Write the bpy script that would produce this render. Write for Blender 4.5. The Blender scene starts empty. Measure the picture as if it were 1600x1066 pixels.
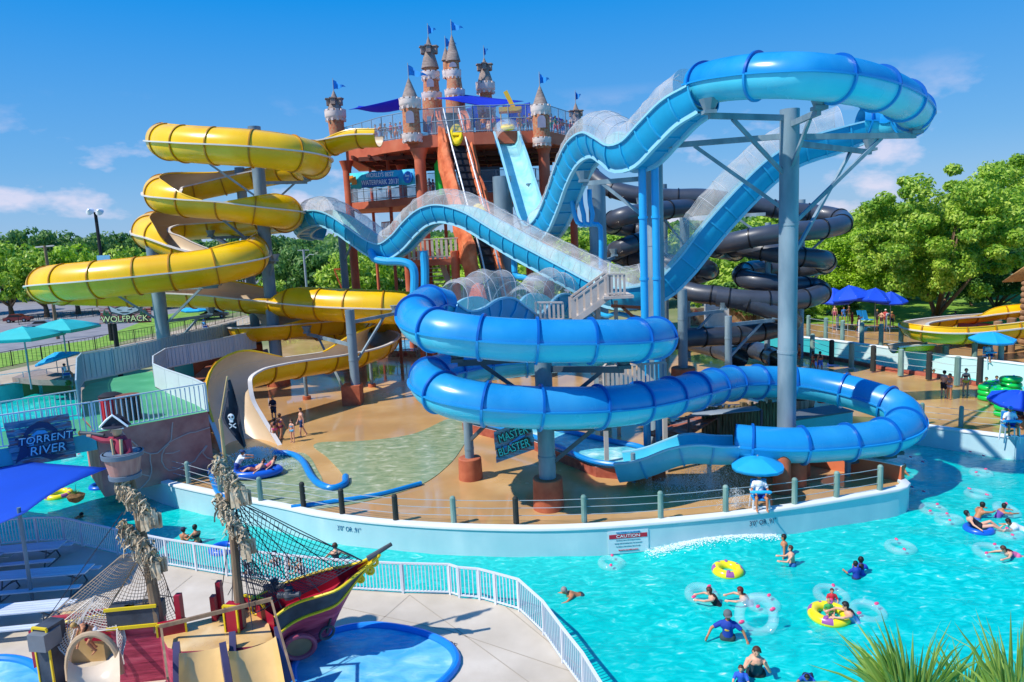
import bpy, bmesh, math, random
import numpy as np
from mathutils import Vector as V, Matrix, Quaternion
from mathutils import noise as mnoise
R = math.radians
PI = math.pi
SC = bpy.context.scene
COL = SC.collection
random.seed(7)
# ---------------------------------------------------------------- camera
FPX = 1111.0
PITCH, ROLL, CAMZ = R(8.45), R(2.7), 11.5
F_ = V((0, math.cos(PITCH), -math.sin(PITCH)))
U0 = V((0, math.sin(PITCH), math.cos(PITCH)))
R0 = V((1, 0, 0))
RT = R0 * math.cos(ROLL) - U0 * math.sin(ROLL)
UP = R0 * math.sin(ROLL) + U0 * math.cos(ROLL)
cd = bpy.data.cameras.new('camera'); cam = bpy.data.objects.new('camera', cd); COL.objects.link(cam)
cd.sensor_width = 36; cd.lens = 36 * FPX / 1600; cd.clip_end = 6000; cd.clip_start = .3
m = Matrix((RT, UP, -F_)).transposed().to_4x4(); m.translation = V((0, 0, CAMZ)); cam.matrix_world = m
SC.camera = cam
# ---------------------------------------------------------------- sun, sky, exposure
SUN_EL = R(50); SDX, SDY = -0.90, -0.43          # towards the sun, in plan
sdir = V((SDX * math.cos(SUN_EL), SDY * math.cos(SUN_EL), math.sin(SUN_EL))).normalized()
sl = bpy.data.lights.new('sun', 'SUN'); sl.energy = 3.6; sl.angle = R(.55); sl.color = (1, .95, .87)
so = bpy.data.objects.new('sun', sl); COL.objects.link(so)
so.rotation_euler = sdir.to_track_quat('Z', 'Y').to_euler()
wd = bpy.data.worlds.new('World'); SC.world = wd; wd.use_nodes = True
nt = wd.node_tree; nt.nodes.clear()
def N(nt, t, **k):
    n = nt.nodes.new(t)
    for a, b in k.items():
        if a in n.inputs: n.inputs[a].default_value = b
        else: setattr(n, a, b)
    return n
sky = N(nt, 'ShaderNodeTexSky', sky_type='NISHITA', sun_disc=False, sun_elevation=SUN_EL,
        sun_rotation=math.atan2(SDX, SDY), air_density=1.0, dust_density=.35, ozone_density=3.0, altitude=0)
hs = N(nt, 'ShaderNodeHueSaturation'); hs.inputs['Saturation'].default_value = 1.6; hs.inputs['Value'].default_value = 1.0
bg = N(nt, 'ShaderNodeBackground'); bg.inputs['Strength'].default_value = .15
ou = N(nt, 'ShaderNodeOutputWorld')
tc = N(nt, 'ShaderNodeTexCoord'); sp = N(nt, 'ShaderNodeSeparateXYZ')
nt.links.new(tc.outputs['Generated'], sp.inputs[0])
mp = N(nt, 'ShaderNodeMapping'); mp.inputs['Scale'].default_value = (5.5, 5.5, 12); mp.inputs['Location'].default_value = (3.1, .4, 1.7)
nt.links.new(tc.outputs['Generated'], mp.inputs[0])
nz = N(nt, 'ShaderNodeTexNoise'); nz.inputs['Scale'].default_value = 1.7; nz.inputs['Detail'].default_value = 8; nz.inputs['Roughness'].default_value = .55
nt.links.new(mp.outputs[0], nz.inputs['Vector'])
rp = N(nt, 'ShaderNodeValToRGB'); rp.color_ramp.elements[0].position = .545; rp.color_ramp.elements[1].position = .68
nt.links.new(nz.outputs[0], rp.inputs[0])
mz = N(nt, 'ShaderNodeMapRange'); mz.inputs['From Min'].default_value = .19; mz.inputs['From Max'].default_value = .1
nt.links.new(sp.outputs['Z'], mz.inputs[0])
mul = N(nt, 'ShaderNodeMath', operation='MULTIPLY'); nt.links.new(rp.outputs[0], mul.inputs[0]); nt.links.new(mz.outputs[0], mul.inputs[1])
mul2 = N(nt, 'ShaderNodeMath', operation='MULTIPLY'); nt.links.new(mul.outputs[0], mul2.inputs[0]); mul2.inputs[1].default_value = .55
mx = N(nt, 'ShaderNodeMix', data_type='RGBA'); nt.links.new(mul2.outputs[0], mx.inputs[0])
gr = N(nt, 'ShaderNodeValToRGB'); e = gr.color_ramp.elements; e[0].position = 0; e[0].color = (1.3, 2.2, 3.5, 1); e[1].position = .6; e[1].color = (.0, 1.0, 3.6, 1)
q = e.new(.10); q.color = (.68, 1.85, 3.55, 1); q = e.new(.30); q.color = (.05, 1.3, 3.7, 1)
nt.links.new(sp.outputs['Z'], gr.inputs[0])
mg = N(nt, 'ShaderNodeMix', data_type='RGBA'); mg.inputs[0].default_value = .92
nt.links.new(sky.outputs[0], hs.inputs['Color']); nt.links.new(hs.outputs[0], mg.inputs[6]); nt.links.new(gr.outputs[0], mg.inputs[7]); nt.links.new(mg.outputs[2], mx.inputs[6]); mx.inputs[7].default_value = (4.6, 4.0, 4.5, 1)
nt.links.new(mx.outputs[2], bg.inputs[0]); nt.links.new(bg.outputs[0], ou.inputs[0])
SC.view_settings.view_transform = 'Standard'; SC.view_settings.look = 'None'; SC.view_settings.exposure = 0.55; SC.view_settings.gamma = 1
SC.cycles.max_bounces = 8; SC.cycles.transparent_max_bounces = 24

# ---------------------------------------------------------------- helpers
def ray(px, py): return (RT * ((px - 800) / FPX) - UP * ((py - 533) / FPX) + F_)
def W(px, py, D):
    d = ray(px, py); t = D / d.y; return V((d.x * t, D, CAMZ + d.z * t))
def G(px, py, z=0.0):
    d = ray(px, py); t = (z - CAMZ) / d.z; return V((d.x * t, d.y * t, z))
def pxm(D): return D / FPX          # metres per photo pixel at depth D
def rgb(h): 
    h = h.lstrip('#'); return tuple(((int(h[i:i+2], 16) / 255) ** 2.2) for i in (0, 2, 4))
MC = {}
def M(name, col, rough=.5, var=.12, scale=1.5, bump=0., metal=0., alpha=1., trans=0., coat=0., emit=0, spec=.5, detail=4):
    if name in MC: return MC[name]
    if isinstance(col, str): col = rgb(col)
    m = bpy.data.materials.new(name); m.use_nodes = True; t = m.node_tree; b = t.nodes['Principled BSDF']
    b.inputs['Roughness'].default_value = rough; b.inputs['Metallic'].default_value = metal; b.inputs['Alpha'].default_value = alpha
    b.inputs['Coat Weight'].default_value = coat; b.inputs['Specular IOR Level'].default_value = spec
    b.inputs['Transmission Weight'].default_value = trans
    b.inputs['Base Color'].default_value = (*col, 1)
    g = N(t, 'ShaderNodeNewGeometry'); n = N(t, 'ShaderNodeTexNoise'); n.inputs['Scale'].default_value = scale; n.inputs['Detail'].default_value = detail
    n.inputs['Roughness'].default_value = .65
    t.links.new(g.outputs['Position'], n.inputs['Vector'])
    if var:
        r = N(t, 'ShaderNodeValToRGB'); e = r.color_ramp.elements
        e[0].position = .3; e[1].position = .7
        e[0].color = (*[max(0, c * (1 - var)) for c in col], 1); e[1].color = (*[min(1, c * (1 + var)) for c in col], 1)
        t.links.new(n.outputs[0], r.inputs[0]); t.links.new(r.outputs[0], b.inputs['Base Color'])
    if bump:
        bp = N(t, 'ShaderNodeBump'); bp.inputs['Strength'].default_value = 1; bp.inputs['Distance'].default_value = bump
        t.links.new(n.outputs[0], bp.inputs['Height']); t.links.new(bp.outputs[0], b.inputs['Normal'])
    m['c'] = 1; MC[name] = m; return m

def wloc(o):
    v = V((0, 0, 0))
    while o is not None: v = v + V(o.location); o = o.parent
    return v
def props(o, label=None, cat=None, group=None, kind=None):
    if label: o['label'] = label
    if cat: o['category'] = cat
    if group: o['group'] = group
    if kind: o['kind'] = kind
    return o
def thing(name, label, cat, loc=(0, 0, 0), rz=0, group=None):
    o = bpy.data.objects.new(name, None); COL.objects.link(o); o.location = loc; o.rotation_euler = (0, 0, rz)
    o.empty_display_size = .2
    return props(o, label, cat, group)
def copy_tree(o, parent=None):
    c = o.copy(); COL.objects.link(c); c.parent = parent
    for ch in list(o.children): copy_tree(ch, c)
    return c
class MB:
    def __init__(s): s.v = []; s.f = []; s.m = []
    def add(s, vs, fs, mi=0):
        n = len(s.v); s.v += [tuple(v) for v in vs]; s.f += [tuple(i + n for i in f) for f in fs]; s.m += [mi] * len(fs); return s
    def box(s, c, d, rz=0, mi=0, M4=None):
        x, y, z = d[0] / 2, d[1] / 2, d[2] / 2
        vs = [V((a * x, b * y, e * z)) for a in (-1, 1) for b in (-1, 1) for e in (-1, 1)]
        q = M4 if M4 is not None else Matrix.Rotation(rz, 3, 'Z')
        vs = [q @ v + V(c) for v in vs]
        return s.add(vs, [(0, 1, 3, 2), (4, 6, 7, 5), (0, 4, 5, 1), (2, 3, 7, 6), (0, 2, 6, 4), (1, 5, 7, 3)], mi)
    def beam(s, a, b, w, h, mi=0):
        a = V(a); b = V(b); d = b - a; L = d.length
        if L < 1e-6: return s
        x = d / L; z = V((0, 0, 1)) if abs(x.z) < .95 else V((0, 1, 0))
        y = z.cross(x).normalized(); z = x.cross(y)
        return s.box((a + b) / 2, (L, w, h), 0, mi, Matrix((x, y, z)).transposed())
    def tube(s, a, b, r0, r1=None, n=8, mi=0, cap=True):
        r1 = r0 if r1 is None else r1; a = V(a); b = V(b); d = (b - a)
        if d.length < 1e-6: return s
        d.normalize(); x = d.orthogonal().normalized(); y = d.cross(x)
        vs = []
        for c, r in ((a, r0), (b, r1)):
            for i in range(n):
                t = 2 * PI * i / n; vs.append(c + (x * math.cos(t) + y * math.sin(t)) * r)
        fs = [(i, (i + 1) % n, n + (i + 1) % n, n + i) for i in range(n)]
        if cap: fs += [tuple(range(n))[::-1], tuple(range(n, 2 * n))]
        return s.add(vs, fs, mi)
    def path(s, pts, r, n=6, mi=0, closed=False):
        pts = [V(p) for p in pts]; L = len(pts); rr = r if hasattr(r, '__len__') else [r] * L
        x = None; vs = []
        for i, p in enumerate(pts):
            if closed: d = (pts[(i + 1) % L] - pts[i - 1])
            else: d = pts[min(i + 1, L - 1)] - pts[max(i - 1, 0)]
            d.normalize()
            x = d.orthogonal().normalized() if x is None else (x - d * x.dot(d)).normalized()
            y = d.cross(x)
            for k in range(n):
                t = 2 * PI * k / n; vs.append(p + (x * math.cos(t) + y * math.sin(t)) * rr[i])
        fs = []
        for i in range(L if closed else L - 1):
            j = (i + 1) % L
            for k in range(n):
                l = (k + 1) % n; fs.append((i * n + k, i * n + l, j * n + l, j * n + k))
        if not closed: fs += [tuple(range(n))[::-1], tuple(range((L - 1) * n, L * n))]
        return s.add(vs, fs, mi)
    def lathe(s, c, prof, n=20, mi=0, caps=True, M3=None):
        c = V(c); vs = []; L = len(prof)
        for r, z in prof:
            for i in range(n):
                t = 2 * PI * i / n; p = V((r * math.cos(t), r * math.sin(t), z)); vs.append(c + (M3 @ p if M3 is not None else p))
        fs = []
        for j in range(L - 1):
            for i in range(n):
                k = (i + 1) % n; fs.append((j * n + i, j * n + k, (j + 1) * n + k, (j + 1) * n + i))
        if caps: fs += [tuple(range(n))[::-1], tuple(range((L - 1) * n, L * n))]
        return s.add(vs, fs, mi)
    def prism(s, poly, z0, z1, mi=0, side=None, bottom=False):
        """poly: list of (x,y[,z]); top at z1, walls down to z0"""
        n = len(poly); a = sum(poly[i][0] * poly[(i + 1) % n][1] - poly[(i + 1) % n][0] * poly[i][1] for i in range(n))
        if a < 0: poly = poly[::-1]
        vs = [(p[0], p[1], z1) for p in poly] + [(p[0], p[1], z0) for p in poly]
        s.add(vs, [tuple(range(n))] + ([tuple(range(n, 2 * n))[::-1]] if bottom else []), mi)
        b = len(s.v) - 2 * n
        if z0 != z1:
            for i in range(n):
                j = (i + 1) % n; s.f.append((b + j, b + i, b + n + i, b + n + j)); s.m.append(mi if side is None else side)
        return s
    def torus(s, c, R_, r, n=32, k=12, mi=0, M3=None, sx=1, sy=1, zs=1, fn=None):
        c = V(c); vs = []; fs = []; ms = []
        for i in range(n):
            a = 2 * PI * i / n
            for j in range(k):
                b = 2 * PI * j / k; q = V(((R_ + r * math.cos(b)) * math.cos(a) * sx, (R_ + r * math.cos(b)) * math.sin(a) * sy, r * zs * math.sin(b)))
                vs.append(c + (M3 @ q if M3 is not None else q))
        for i in range(n):
            for j in range(k):
                fs.append((i * k + j, ((i + 1) % n) * k + j, ((i + 1) % n) * k + (j + 1) % k, i * k + (j + 1) % k)); ms.append(fn(i, j) if fn else mi)
        s.add(vs, fs, mi); s.m[-len(ms):] = ms; return s
    def ball(s, c, r, n=10, k=7, mi=0, M3=None):
        r = r if hasattr(r, '__len__') else (r, r, r); c = V(c); vs = []
        for j in range(k + 1):
            ph = PI * j / k
            for i in range(n):
                t = 2 * PI * i / n; q = V((r[0] * math.sin(ph) * math.cos(t), r[1] * math.sin(ph) * math.sin(t), r[2] * math.cos(ph)))
                vs.append(c + (M3 @ q if M3 is not None else q))
        fs = [(j * n + i, (j + 1) * n + i, (j + 1) * n + (i + 1) % n, j * n + (i + 1) % n) for j in range(k) for i in range(n)]
        return s.add(vs, fs, mi)
    def sheet(s, P, thick=0, mi=0):
        """P: 2D list of points -> grid"""
        a = len(P); b = len(P[0]); vs = [V(p) for row in P for p in row]
        return s.add(vs, [(i * b + j, i * b + j + 1, (i + 1) * b + j + 1, (i + 1) * b + j) for i in range(a - 1) for j in range(b - 1)], mi)
    def build(s, name, mats, parent=None, smooth=35, loc=None, **pr):
        me = bpy.data.meshes.new(name); mats = mats if isinstance(mats, (list, tuple)) else [mats]
        if loc is None:
            if parent is None and s.v:
                a = np.array(s.v); loc = V((float(a[:, 0].mean()), float(a[:, 1].mean()), float(a[:, 2].min())))
            else: loc = V((0, 0, 0))
        off = wloc(parent) + V(loc) if parent is not None else V(loc)
        me.from_pydata([(v[0] - off.x, v[1] - off.y, v[2] - off.z) for v in s.v], [], s.f)
        for mm in mats: me.materials.append(mm)
        me.polygons.foreach_set('material_index', s.m)
        if smooth:
            me.polygons.foreach_set('use_smooth', [True] * len(s.f)); me.set_sharp_from_angle(angle=R(smooth))
        me.validate(); me.update()
        o = bpy.data.objects.new(name, me); COL.objects.link(o); o.location = loc
        if parent is not None: o.parent = parent
        return props(o, **pr)
def fixn(o):
    bm = bmesh.new(); bm.from_mesh(o.data); bmesh.ops.recalc_face_normals(bm, faces=bm.faces); bm.to_mesh(o.data); bm.free(); return o
def tri(o):
    bm = bmesh.new(); bm.from_mesh(o.data); bmesh.ops.triangulate(bm, faces=[f for f in bm.faces if len(f.verts) > 4]); bm.to_mesh(o.data); bm.free(); return o
def cr(pts, ds=.35):
    """catmull-rom through n-d points (first 3 dims xyz), resampled every ds metres"""
    A = np.array([list(p) for p in pts], float); n = len(A); out = []
    A = np.vstack([2 * A[0] - A[1], A, 2 * A[-1] - A[-2]])
    for i in range(1, n):
        p0, p1, p2, p3 = A[i-1], A[i], A[i+1], A[i+2]
        d = [max(1e-3, np.linalg.norm((b - a)[:3]) ** .5) for a, b in ((p0, p1), (p1, p2), (p2, p3))]
        m1 = (p2 - p1) + d[1] * ((p1 - p0) / d[0] - (p2 - p0) / (d[0] + d[1]))
        m2 = (p2 - p1) + d[1] * ((p3 - p2) / d[2] - (p3 - p1) / (d[1] + d[2]))
        for t in np.linspace(0, 1, 24, endpoint=False):
            out.append((2*t**3 - 3*t*t + 1) * p1 + (t**3 - 2*t*t + t) * m1 + (-2*t**3 + 3*t*t) * p2 + (t**3 - t*t) * m2)
    out.append(A[-2]); O = np.array(out); L = np.r_[0, np.cumsum(np.linalg.norm(np.diff(O[:, :3], axis=0), axis=1))]
    k = max(2, int(L[-1] / ds) + 1); s = np.linspace(0, L[-1], k)
    return np.stack([np.interp(s, L, O[:, j]) for j in range(O.shape[1])], 1)
def frames(A):
    P = A[:, :3]; T = np.gradient(P, axis=0); T /= np.linalg.norm(T, axis=1)[:, None]
    S = np.cross(T, [0, 0, 1.]); S /= np.linalg.norm(S, axis=1)[:, None]; U = np.cross(S, T); return P, T, S, U
def text(s, size, mat, M4, parent, name='lettering', ext=.01, xs=1., shear=0, off=0.0, align='CENTER'):
    c = bpy.data.curves.new(name, 'FONT'); c.body = s; c.size = size; c.extrude = ext; c.align_x = align; c.align_y = 'CENTER'; c.shear = shear; c.offset = off
    c.resolution_u = 3
    o = bpy.data.objects.new(name, c); COL.objects.link(o)
    me = bpy.data.meshes.new_from_object(o.evaluated_get(bpy.context.evaluated_depsgraph_get())); bpy.data.objects.remove(o)
    me.name = name; me.materials.clear(); me.materials.append(mat)
    o = bpy.data.objects.new(name, me); COL.objects.link(o)
    for v in me.vertices: v.co.x *= xs
    Mx = M4.copy()
    if parent is not None: Mx.translation = Mx.translation - wloc(parent)
    for v in me.vertices: v.co = Mx @ v.co
    o.parent = parent; return o
def basis(o, x, y, n=None):
    """matrix: local x->x, local y->y, z->x cross y, at o"""
    x = V(x).normalized(); z = x.cross(V(y)).normalized(); y = z.cross(x)
    m = Matrix((x, y, z)).transposed().to_4x4(); m.translation = V(o); return m
# ---------------------------------------------------------------- setting materials
def noise_mat(name, stops, scale=1., rough=.5, bump=0, bscale=8, detail=6, stretch=(1, 1, 1), spec=.5, alpha=1., dist=0., rrange=None, blotch=None):
    m = bpy.data.materials.new(name); m.use_nodes = True; t = m.node_tree; b = t.nodes['Principled BSDF']
    b.inputs['Roughness'].default_value = rough; b.inputs['Specular IOR Level'].default_value = spec; b.inputs['Alpha'].default_value = alpha
    g = N(t, 'ShaderNodeNewGeometry'); mp = N(t, 'ShaderNodeMapping'); mp.inputs['Scale'].default_value = stretch
    t.links.new(g.outputs['Position'], mp.inputs[0])
    n = N(t, 'ShaderNodeTexNoise'); n.inputs['Scale'].default_value = scale; n.inputs['Detail'].default_value = detail; n.inputs['Distortion'].default_value = dist
    t.links.new(mp.outputs[0], n.inputs['Vector'])
    r = N(t, 'ShaderNodeValToRGB'); e = r.color_ramp.elements
    while len(e) < len(stops): e.new(.5)
    for i, (p, c) in enumerate(stops):
        e[i].position = p; e[i].color = (*(rgb(c) if isinstance(c, str) else c), 1)
    t.links.new(n.outputs[0], r.inputs[0]); src = r.outputs[0]
    if blotch:      # (scale, lo, hi, colour, amount): second, larger stain layer
        n3 = N(t, 'ShaderNodeTexNoise'); n3.inputs['Scale'].default_value = blotch[0]; n3.inputs['Detail'].default_value = 5
        t.links.new(g.outputs['Position'], n3.inputs['Vector'])
        mr = N(t, 'ShaderNodeMapRange'); mr.inputs['From Min'].default_value = blotch[1]; mr.inputs['From Max'].default_value = blotch[2]; mr.inputs['To Max'].default_value = blotch[4]
        t.links.new(n3.outputs[0], mr.inputs[0]); mx = N(t, 'ShaderNodeMix', data_type='RGBA'); t.links.new(mr.outputs[0], mx.inputs[0]); t.links.new(src, mx.inputs[6])
        mx.inputs[7].default_value = (*(rgb(blotch[3]) if isinstance(blotch[3], str) else blotch[3]), 1); src = mx.outputs[2]
        if rrange:
            rr = N(t, 'ShaderNodeMapRange'); rr.inputs['From Min'].default_value = blotch[1]; rr.inputs['From Max'].default_value = blotch[2]
            rr.inputs['To Min'].default_value = rrange[0]; rr.inputs['To Max'].default_value = rrange[1]
            t.links.new(n3.outputs[0], rr.inputs[0]); t.links.new(rr.outputs[0], b.inputs['Roughness'])
    t.links.new(src, b.inputs['Base Color'])
    if bump:
        n2 = N(t, 'ShaderNodeTexNoise'); n2.inputs['Scale'].default_value = bscale; n2.inputs['Detail'].default_value = 4
        t.links.new(mp.outputs[0], n2.inputs['Vector'])
        bp = N(t, 'ShaderNodeBump'); bp.inputs['Distance'].default_value = bump; t.links.new(n2.outputs[0], bp.inputs['Height']); t.links.new(bp.outputs[0], b.inputs['Normal'])
    MC[name] = m; return m
mGROUND = noise_mat('ground_mat', [(.3, '#6f7a4a'), (.6, '#8a8a60'), (.8, '#a39a78')], .15, .9)
mWATER = noise_mat('river_water', [(.36, '#04b6b0'), (.5, '#0ccac0'), (.60, '#28d4ca'), (.67, '#54dad0'), (.77, '#d0f2ea')], 1.9, .14, .03, 3.4, 9, (1, 1.7, 1), .4, .86, 1.3,
                   blotch=(.14, .4, .75, '#04b4b4', .5))
mPOOLW = noise_mat('splash_water', [(.36, '#7f9a74'), (.5, '#96aa82'), (.6, '#a9b692'), (.72, '#d3d8bd')], 1.6, .1, .012, 6, 8, (1, 1.8, 1), .5, .82, .8)
mCHW = noise_mat('channel_water', [(.35, '#4fb4c4'), (.55, '#8fd6dc'), (.7, '#d8f3f3')], 1.2, .1, .05, 3)
mWADE = noise_mat('wading_water', [(.35, '#4cacdc'), (.55, '#74c4e8'), (.68, '#a4dcf0'), (.78, '#dcf2f8')], .9, .07, .04, 2.5, 8, (1, 1.5, 1), .5, .9, .9)
mFLOOR = noise_mat('pool_paint', [(.3, '#22c0c4'), (.7, '#50d8d4')], .6, .6)
mDECK = noise_mat('tan_wet_deck', [(.3, '#c0935a'), (.5, '#ca9e64'), (.7, '#d4ac76')], .5, .35, .0, 5, 3, blotch=(.13, .36, .58, '#a98560', .7), rrange=(.32, .04))
mPLAZA = noise_mat('pale_concrete', [(.3, '#b5a996'), (.6, '#c4b8a6'), (.75, '#cdc2b1')], .7, .75, .004, 12, blotch=(.25, .5, .7, '#9c9284', .5))
mASPH = noise_mat('asphalt', [(.3, '#77767a'), (.7, '#918f90')], .5, .85)
mPATH = noise_mat('path_concrete', [(.3, '#a8967c'), (.7, '#bcab92')], .5, .8)
mGRASS = noise_mat('grass_mat', [(.3, '#5a8426'), (.55, '#7aa034'), (.75, '#94b050')], .9, .9, .05, 9)
mWALLW = noise_mat('pool_wall_paint', [(.3, '#aad0d6'), (.6, '#b9d9dd'), (.75, '#c8e2e4')], .9, .45, .004, 8, 6, (1, 1, .35), blotch=(.35, .5, .75, '#8fc4cc', .5))
mCAP = M('white_wall_cap', '#d8dcd9', .5, .05)
mTEALW = noise_mat('teal_wall_paint', [(.3, '#2e9ba5'), (.7, '#4cb4ba')], .8, .5, .003, 8)
mGREENF = noise_mat('green_floor', [(.3, '#3f8f62'), (.6, '#4e9e70'), (.75, '#62ac80')], .7, .5, .004, 10)
# ---------------------------------------------------------------- land masses and water
def xy(L, z=0): return [G(a, b, z) for a, b in L]
WZ, PZ = -1.1, -0.8
front = [(200, 732), (232, 747), (262, 757), (300, 766), (373, 781), (442, 794), (492, 805), (553, 814), (620, 820.5), (700, 825.5), (775, 828), (853, 828.5), (950, 824.5), (1050, 816.5), (1141, 807.5), (1200, 800), (1253, 792.5), (1300, 785), (1338, 778.5), (1385, 770), (1408, 765.5), (1419, 760)]
front = [tuple(p) for p in np.array(front, float)]
back_isl = [(1412, 752), (1377, 744), (1324, 736), (1270, 726), (1222, 712), (1205, 696), (1225, 680), (1262, 668), (1300, 658), (1326, 650)]
right_deck = [(1375, 653), (1445, 667), (1495, 674), (1568, 683), (1587, 686), (1640, 680), (1760, 668)]
river2_near = [(1700, 640), (1600, 622), (1524, 602), (1453, 588), (1403, 582), (1327, 567), (1251, 554), (1205, 546), (1165, 538)]
far_edge = [(1160, 526), (1205, 529), (1248, 534), (1300, 540), (1352, 547), (1453, 562), (1530, 571), (1600, 580), (1760, 602)]
left_shore = [(-420, 655), (-200, 628), (0, 603), (62, 592), (112, 590), (128, 622), (138, 655), (150, 700), (160, 715)]
gp = xy(left_shore) + xy(front) + xy(back_isl) + xy(right_deck) + xy(river2_near) + xy(far_edge)
far = [V((160, 60, 0)), V((2600, 500, 0)), V((2600, 3200, 0)), V((-2600, 3200, 0)), V((-2600, 60, 0))]
gd = MB().prism(gp + far, -2.2, -.012).build('ground', [mGROUND], loc=V((0, 0, 0)), smooth=0, kind='structure'); fixn(tri(gd))
# tan wet deck sheets
plaza_pts = [(150, 716)] + front + back_isl + right_deck + river2_near + [(1120, 520), (1000, 512), (850, 505), (700, 512), (560, 516), (440, 520), (420, 560), (330, 600), (320, 640)]
dk = MB().prism(xy(plaza_pts), 0, 0).build('plaza_floor', [mDECK], loc=V((0, 0, 0)), smooth=0, kind='structure'); fixn(tri(dk))
dk2 = MB().prism(xy(far_edge[:-1]) + xy([(1700, 594), (1700, 528), (1560, 520), (1420, 510), (1330, 505), (1255, 505), (1150, 510)]), 0, 0).build('far_deck', [mDECK], loc=V((0, 0, 0)), smooth=0, kind='structure'); fixn(tri(dk2))
MB().box((0, 30, -2.15), (190, 110, .1)).build('river_floor', [mFLOOR], loc=V((0, 0, 0)), smooth=0, kind='structure')
# river surface: displaced grid, one sheet
def water_grid(x0, x1, y0, y1, z, s, amp, keep=None):
    nx = int((x1 - x0) / s); ny = int((y1 - y0) / s); mb = MB(); rows = []
    for j in range(ny + 1):
        row = []
        for i in range(nx + 1):
            x = x0 + (x1 - x0) * i / nx; y = y0 + (y1 - y0) * j / ny
            h = mnoise.noise(V((x * .35, y * .6, 0))) * amp + mnoise.noise(V((x * 1.1 + 5, y * 1.7, 3))) * amp * .45
            h += wave(x, y)
            row.append((x, y, z + h))
        rows.append(row)
    return mb.sheet(rows)
wa, wb = G(1015, 871, WZ), G(1215, 842, WZ)
def wave(x, y):
    p = V((x, y, WZ)); d = (wb - wa); L = d.length; d = d / L; q = p - wa; t = q.dot(d) / L; n = abs(d.x * q.y - d.y * q.x)
    if -.1 < t < 1.1: return .34 * math.exp(-((n) / .8) ** 2) * max(0, math.sin(PI * min(1, max(0, (t + .1) / 1.2))))
    return 0
water_grid(-45, 45, 9, 66, WZ, .3, .09).build('river_water', [mWATER], loc=V((0, 0, 0)), smooth=180, kind='structure')
# foreground plaza (paler concrete, lower)
pf = [(-500, 905), (-100, 862), (0, 851), (55, 845), (102, 846), (130, 853), (185, 866), (262, 883), (355, 899), (450, 911), (545, 921), (630, 926), (705, 928), (722, 935), (750, 936), (775, 943), (812, 954), (850, 991), (880, 1035), (905, 1068), (960, 1160), (1100, 1500)]
mp_ = xy(pf, PZ)
pl = MB().prism(mp_ + [V((mp_[-1].x, 4, PZ)), V((-40, 4, PZ))], -2.2, PZ).build('foreground_plaza', [mPLAZA], loc=V((0, 0, 0)), smooth=0, kind='structure'); fixn(tri(pl))
# expansion joints in the plaza paving
jm = M('joint', '#a59a89', .9, 0); mb = MB()
for a, b in (((560, 1000), (640, 930)), ((790, 948), (1000, 1120)), ((330, 905), (700, 985)), ((700, 985), (930, 1062)), ((640, 930), (900, 1120)), ((180, 880), (60, 1010)), ((300, 900), (200, 980)), ((430, 915), (330, 960))): mb.beam(G(*a, PZ) + V((0, 0, .004)), G(*b, PZ) + V((0, 0, .004)), .035, .004)
mb.build('paving_joints', jm, smooth=0, kind='structure')
# ---------------------------------------------------------------- pool walls
def wall_strip(name, pts, z0, z1, th, label, mats=None, cap=.12, out=1, cat='pool wall'):
    P = cr([V(p) for p in pts], .5); Pn, T, S, U = frames(P); mb = MB(); n = len(P)
    S = np.stack([T[:, 1], -T[:, 0], np.zeros(n)], 1) * out
    a = [V(p) for p in Pn]; s = [V(q).normalized() for q in S]
    prof = [(a_ + .06, b_) for a_, b_ in [(0, z0), (0, z1 - cap), (.05, z1 - cap), (.05, z1 - .03), (0.02, z1), (-th + .02, z1), (-th, z1 - .03), (-th, z0)]]
    mi = [0, 1, 1, 1, 1, 1, 0]
    for i in range(n):
        for o, z in prof: mb.v.append(tuple(V((a[i].x, a[i].y, 0)) + s[i] * o + V((0, 0, z))))
    k = len(prof)
    for i in range(n - 1):
        for j in range(k - 1): mb.f.append((i * k + j, i * k + j + 1, (i + 1) * k + j + 1, (i + 1) * k + j)); mb.m.append(mi[j])
    for e in (0, (n - 1) * k): mb.f.append(tuple(range(e, e + k))); mb.m.append(0)
    o = mb.build(name, mats or [mWALLW, mCAP], smooth=50, label=label, category=cat) if False else mb.build(name, mats or [mWALLW, mCAP], smooth=50)
    return props(fixn(o), label, cat)
wall_strip('pool_wall', xy(front + back_isl[:1]), -2.1, .12, .35, 'long curved pale blue pool wall with white cap holding the tan slide deck')
mORW = noise_mat('orange_wall', [(.3, '#b55a34'), (.7, '#cc6f45')], 1, .6)
wall_strip('pool_wall', xy(back_isl[:6]), -2.1, .75, .3, 'low orange stucco wall with white cap behind the lifeguard umbrella', [mORW, mCAP], out=1)
wall_strip('pool_wall', xy(right_deck[:5]), -2.1, .12, .35, 'white pool wall below the cable railing at the right edge of the deck')
wall_strip('pool_wall', xy(right_deck[4:]), -2.1, .1, .3, 'short wall corner beside the seated guard in blue shorts')
wall_strip('pool_wall', xy(far_edge), -2.1, .55, .35, 'far white and teal pool wall behind the row of short wooden posts', [noise_mat('far_wall_paint', [(.44, '#3fb0b4'), (.455, '#c6dcd9'), (.7, '#d3e2de')], .09, .5, 0, 8, 1, (1, .4, .1)), mCAP], out=1)
mCURB = noise_mat('brick_curb', [(.3, '#8c3f2e'), (.7, '#b0604a')], 3, .7)
wall_strip('brick_curb', xy(river2_near[1:]), -.5, .28, .3, 'low red brick curb along the back edge of the tan deck', [mCURB, mCURB], cat='curb', cap=.05)
wall_strip('bank_wall', xy(left_shore), -2.1, .1, .3, 'brown and teal bank wall on the far side of the left river bend', [mTEALW, M('bankcap', '#8a7c70', .8)], out=1)
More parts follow.
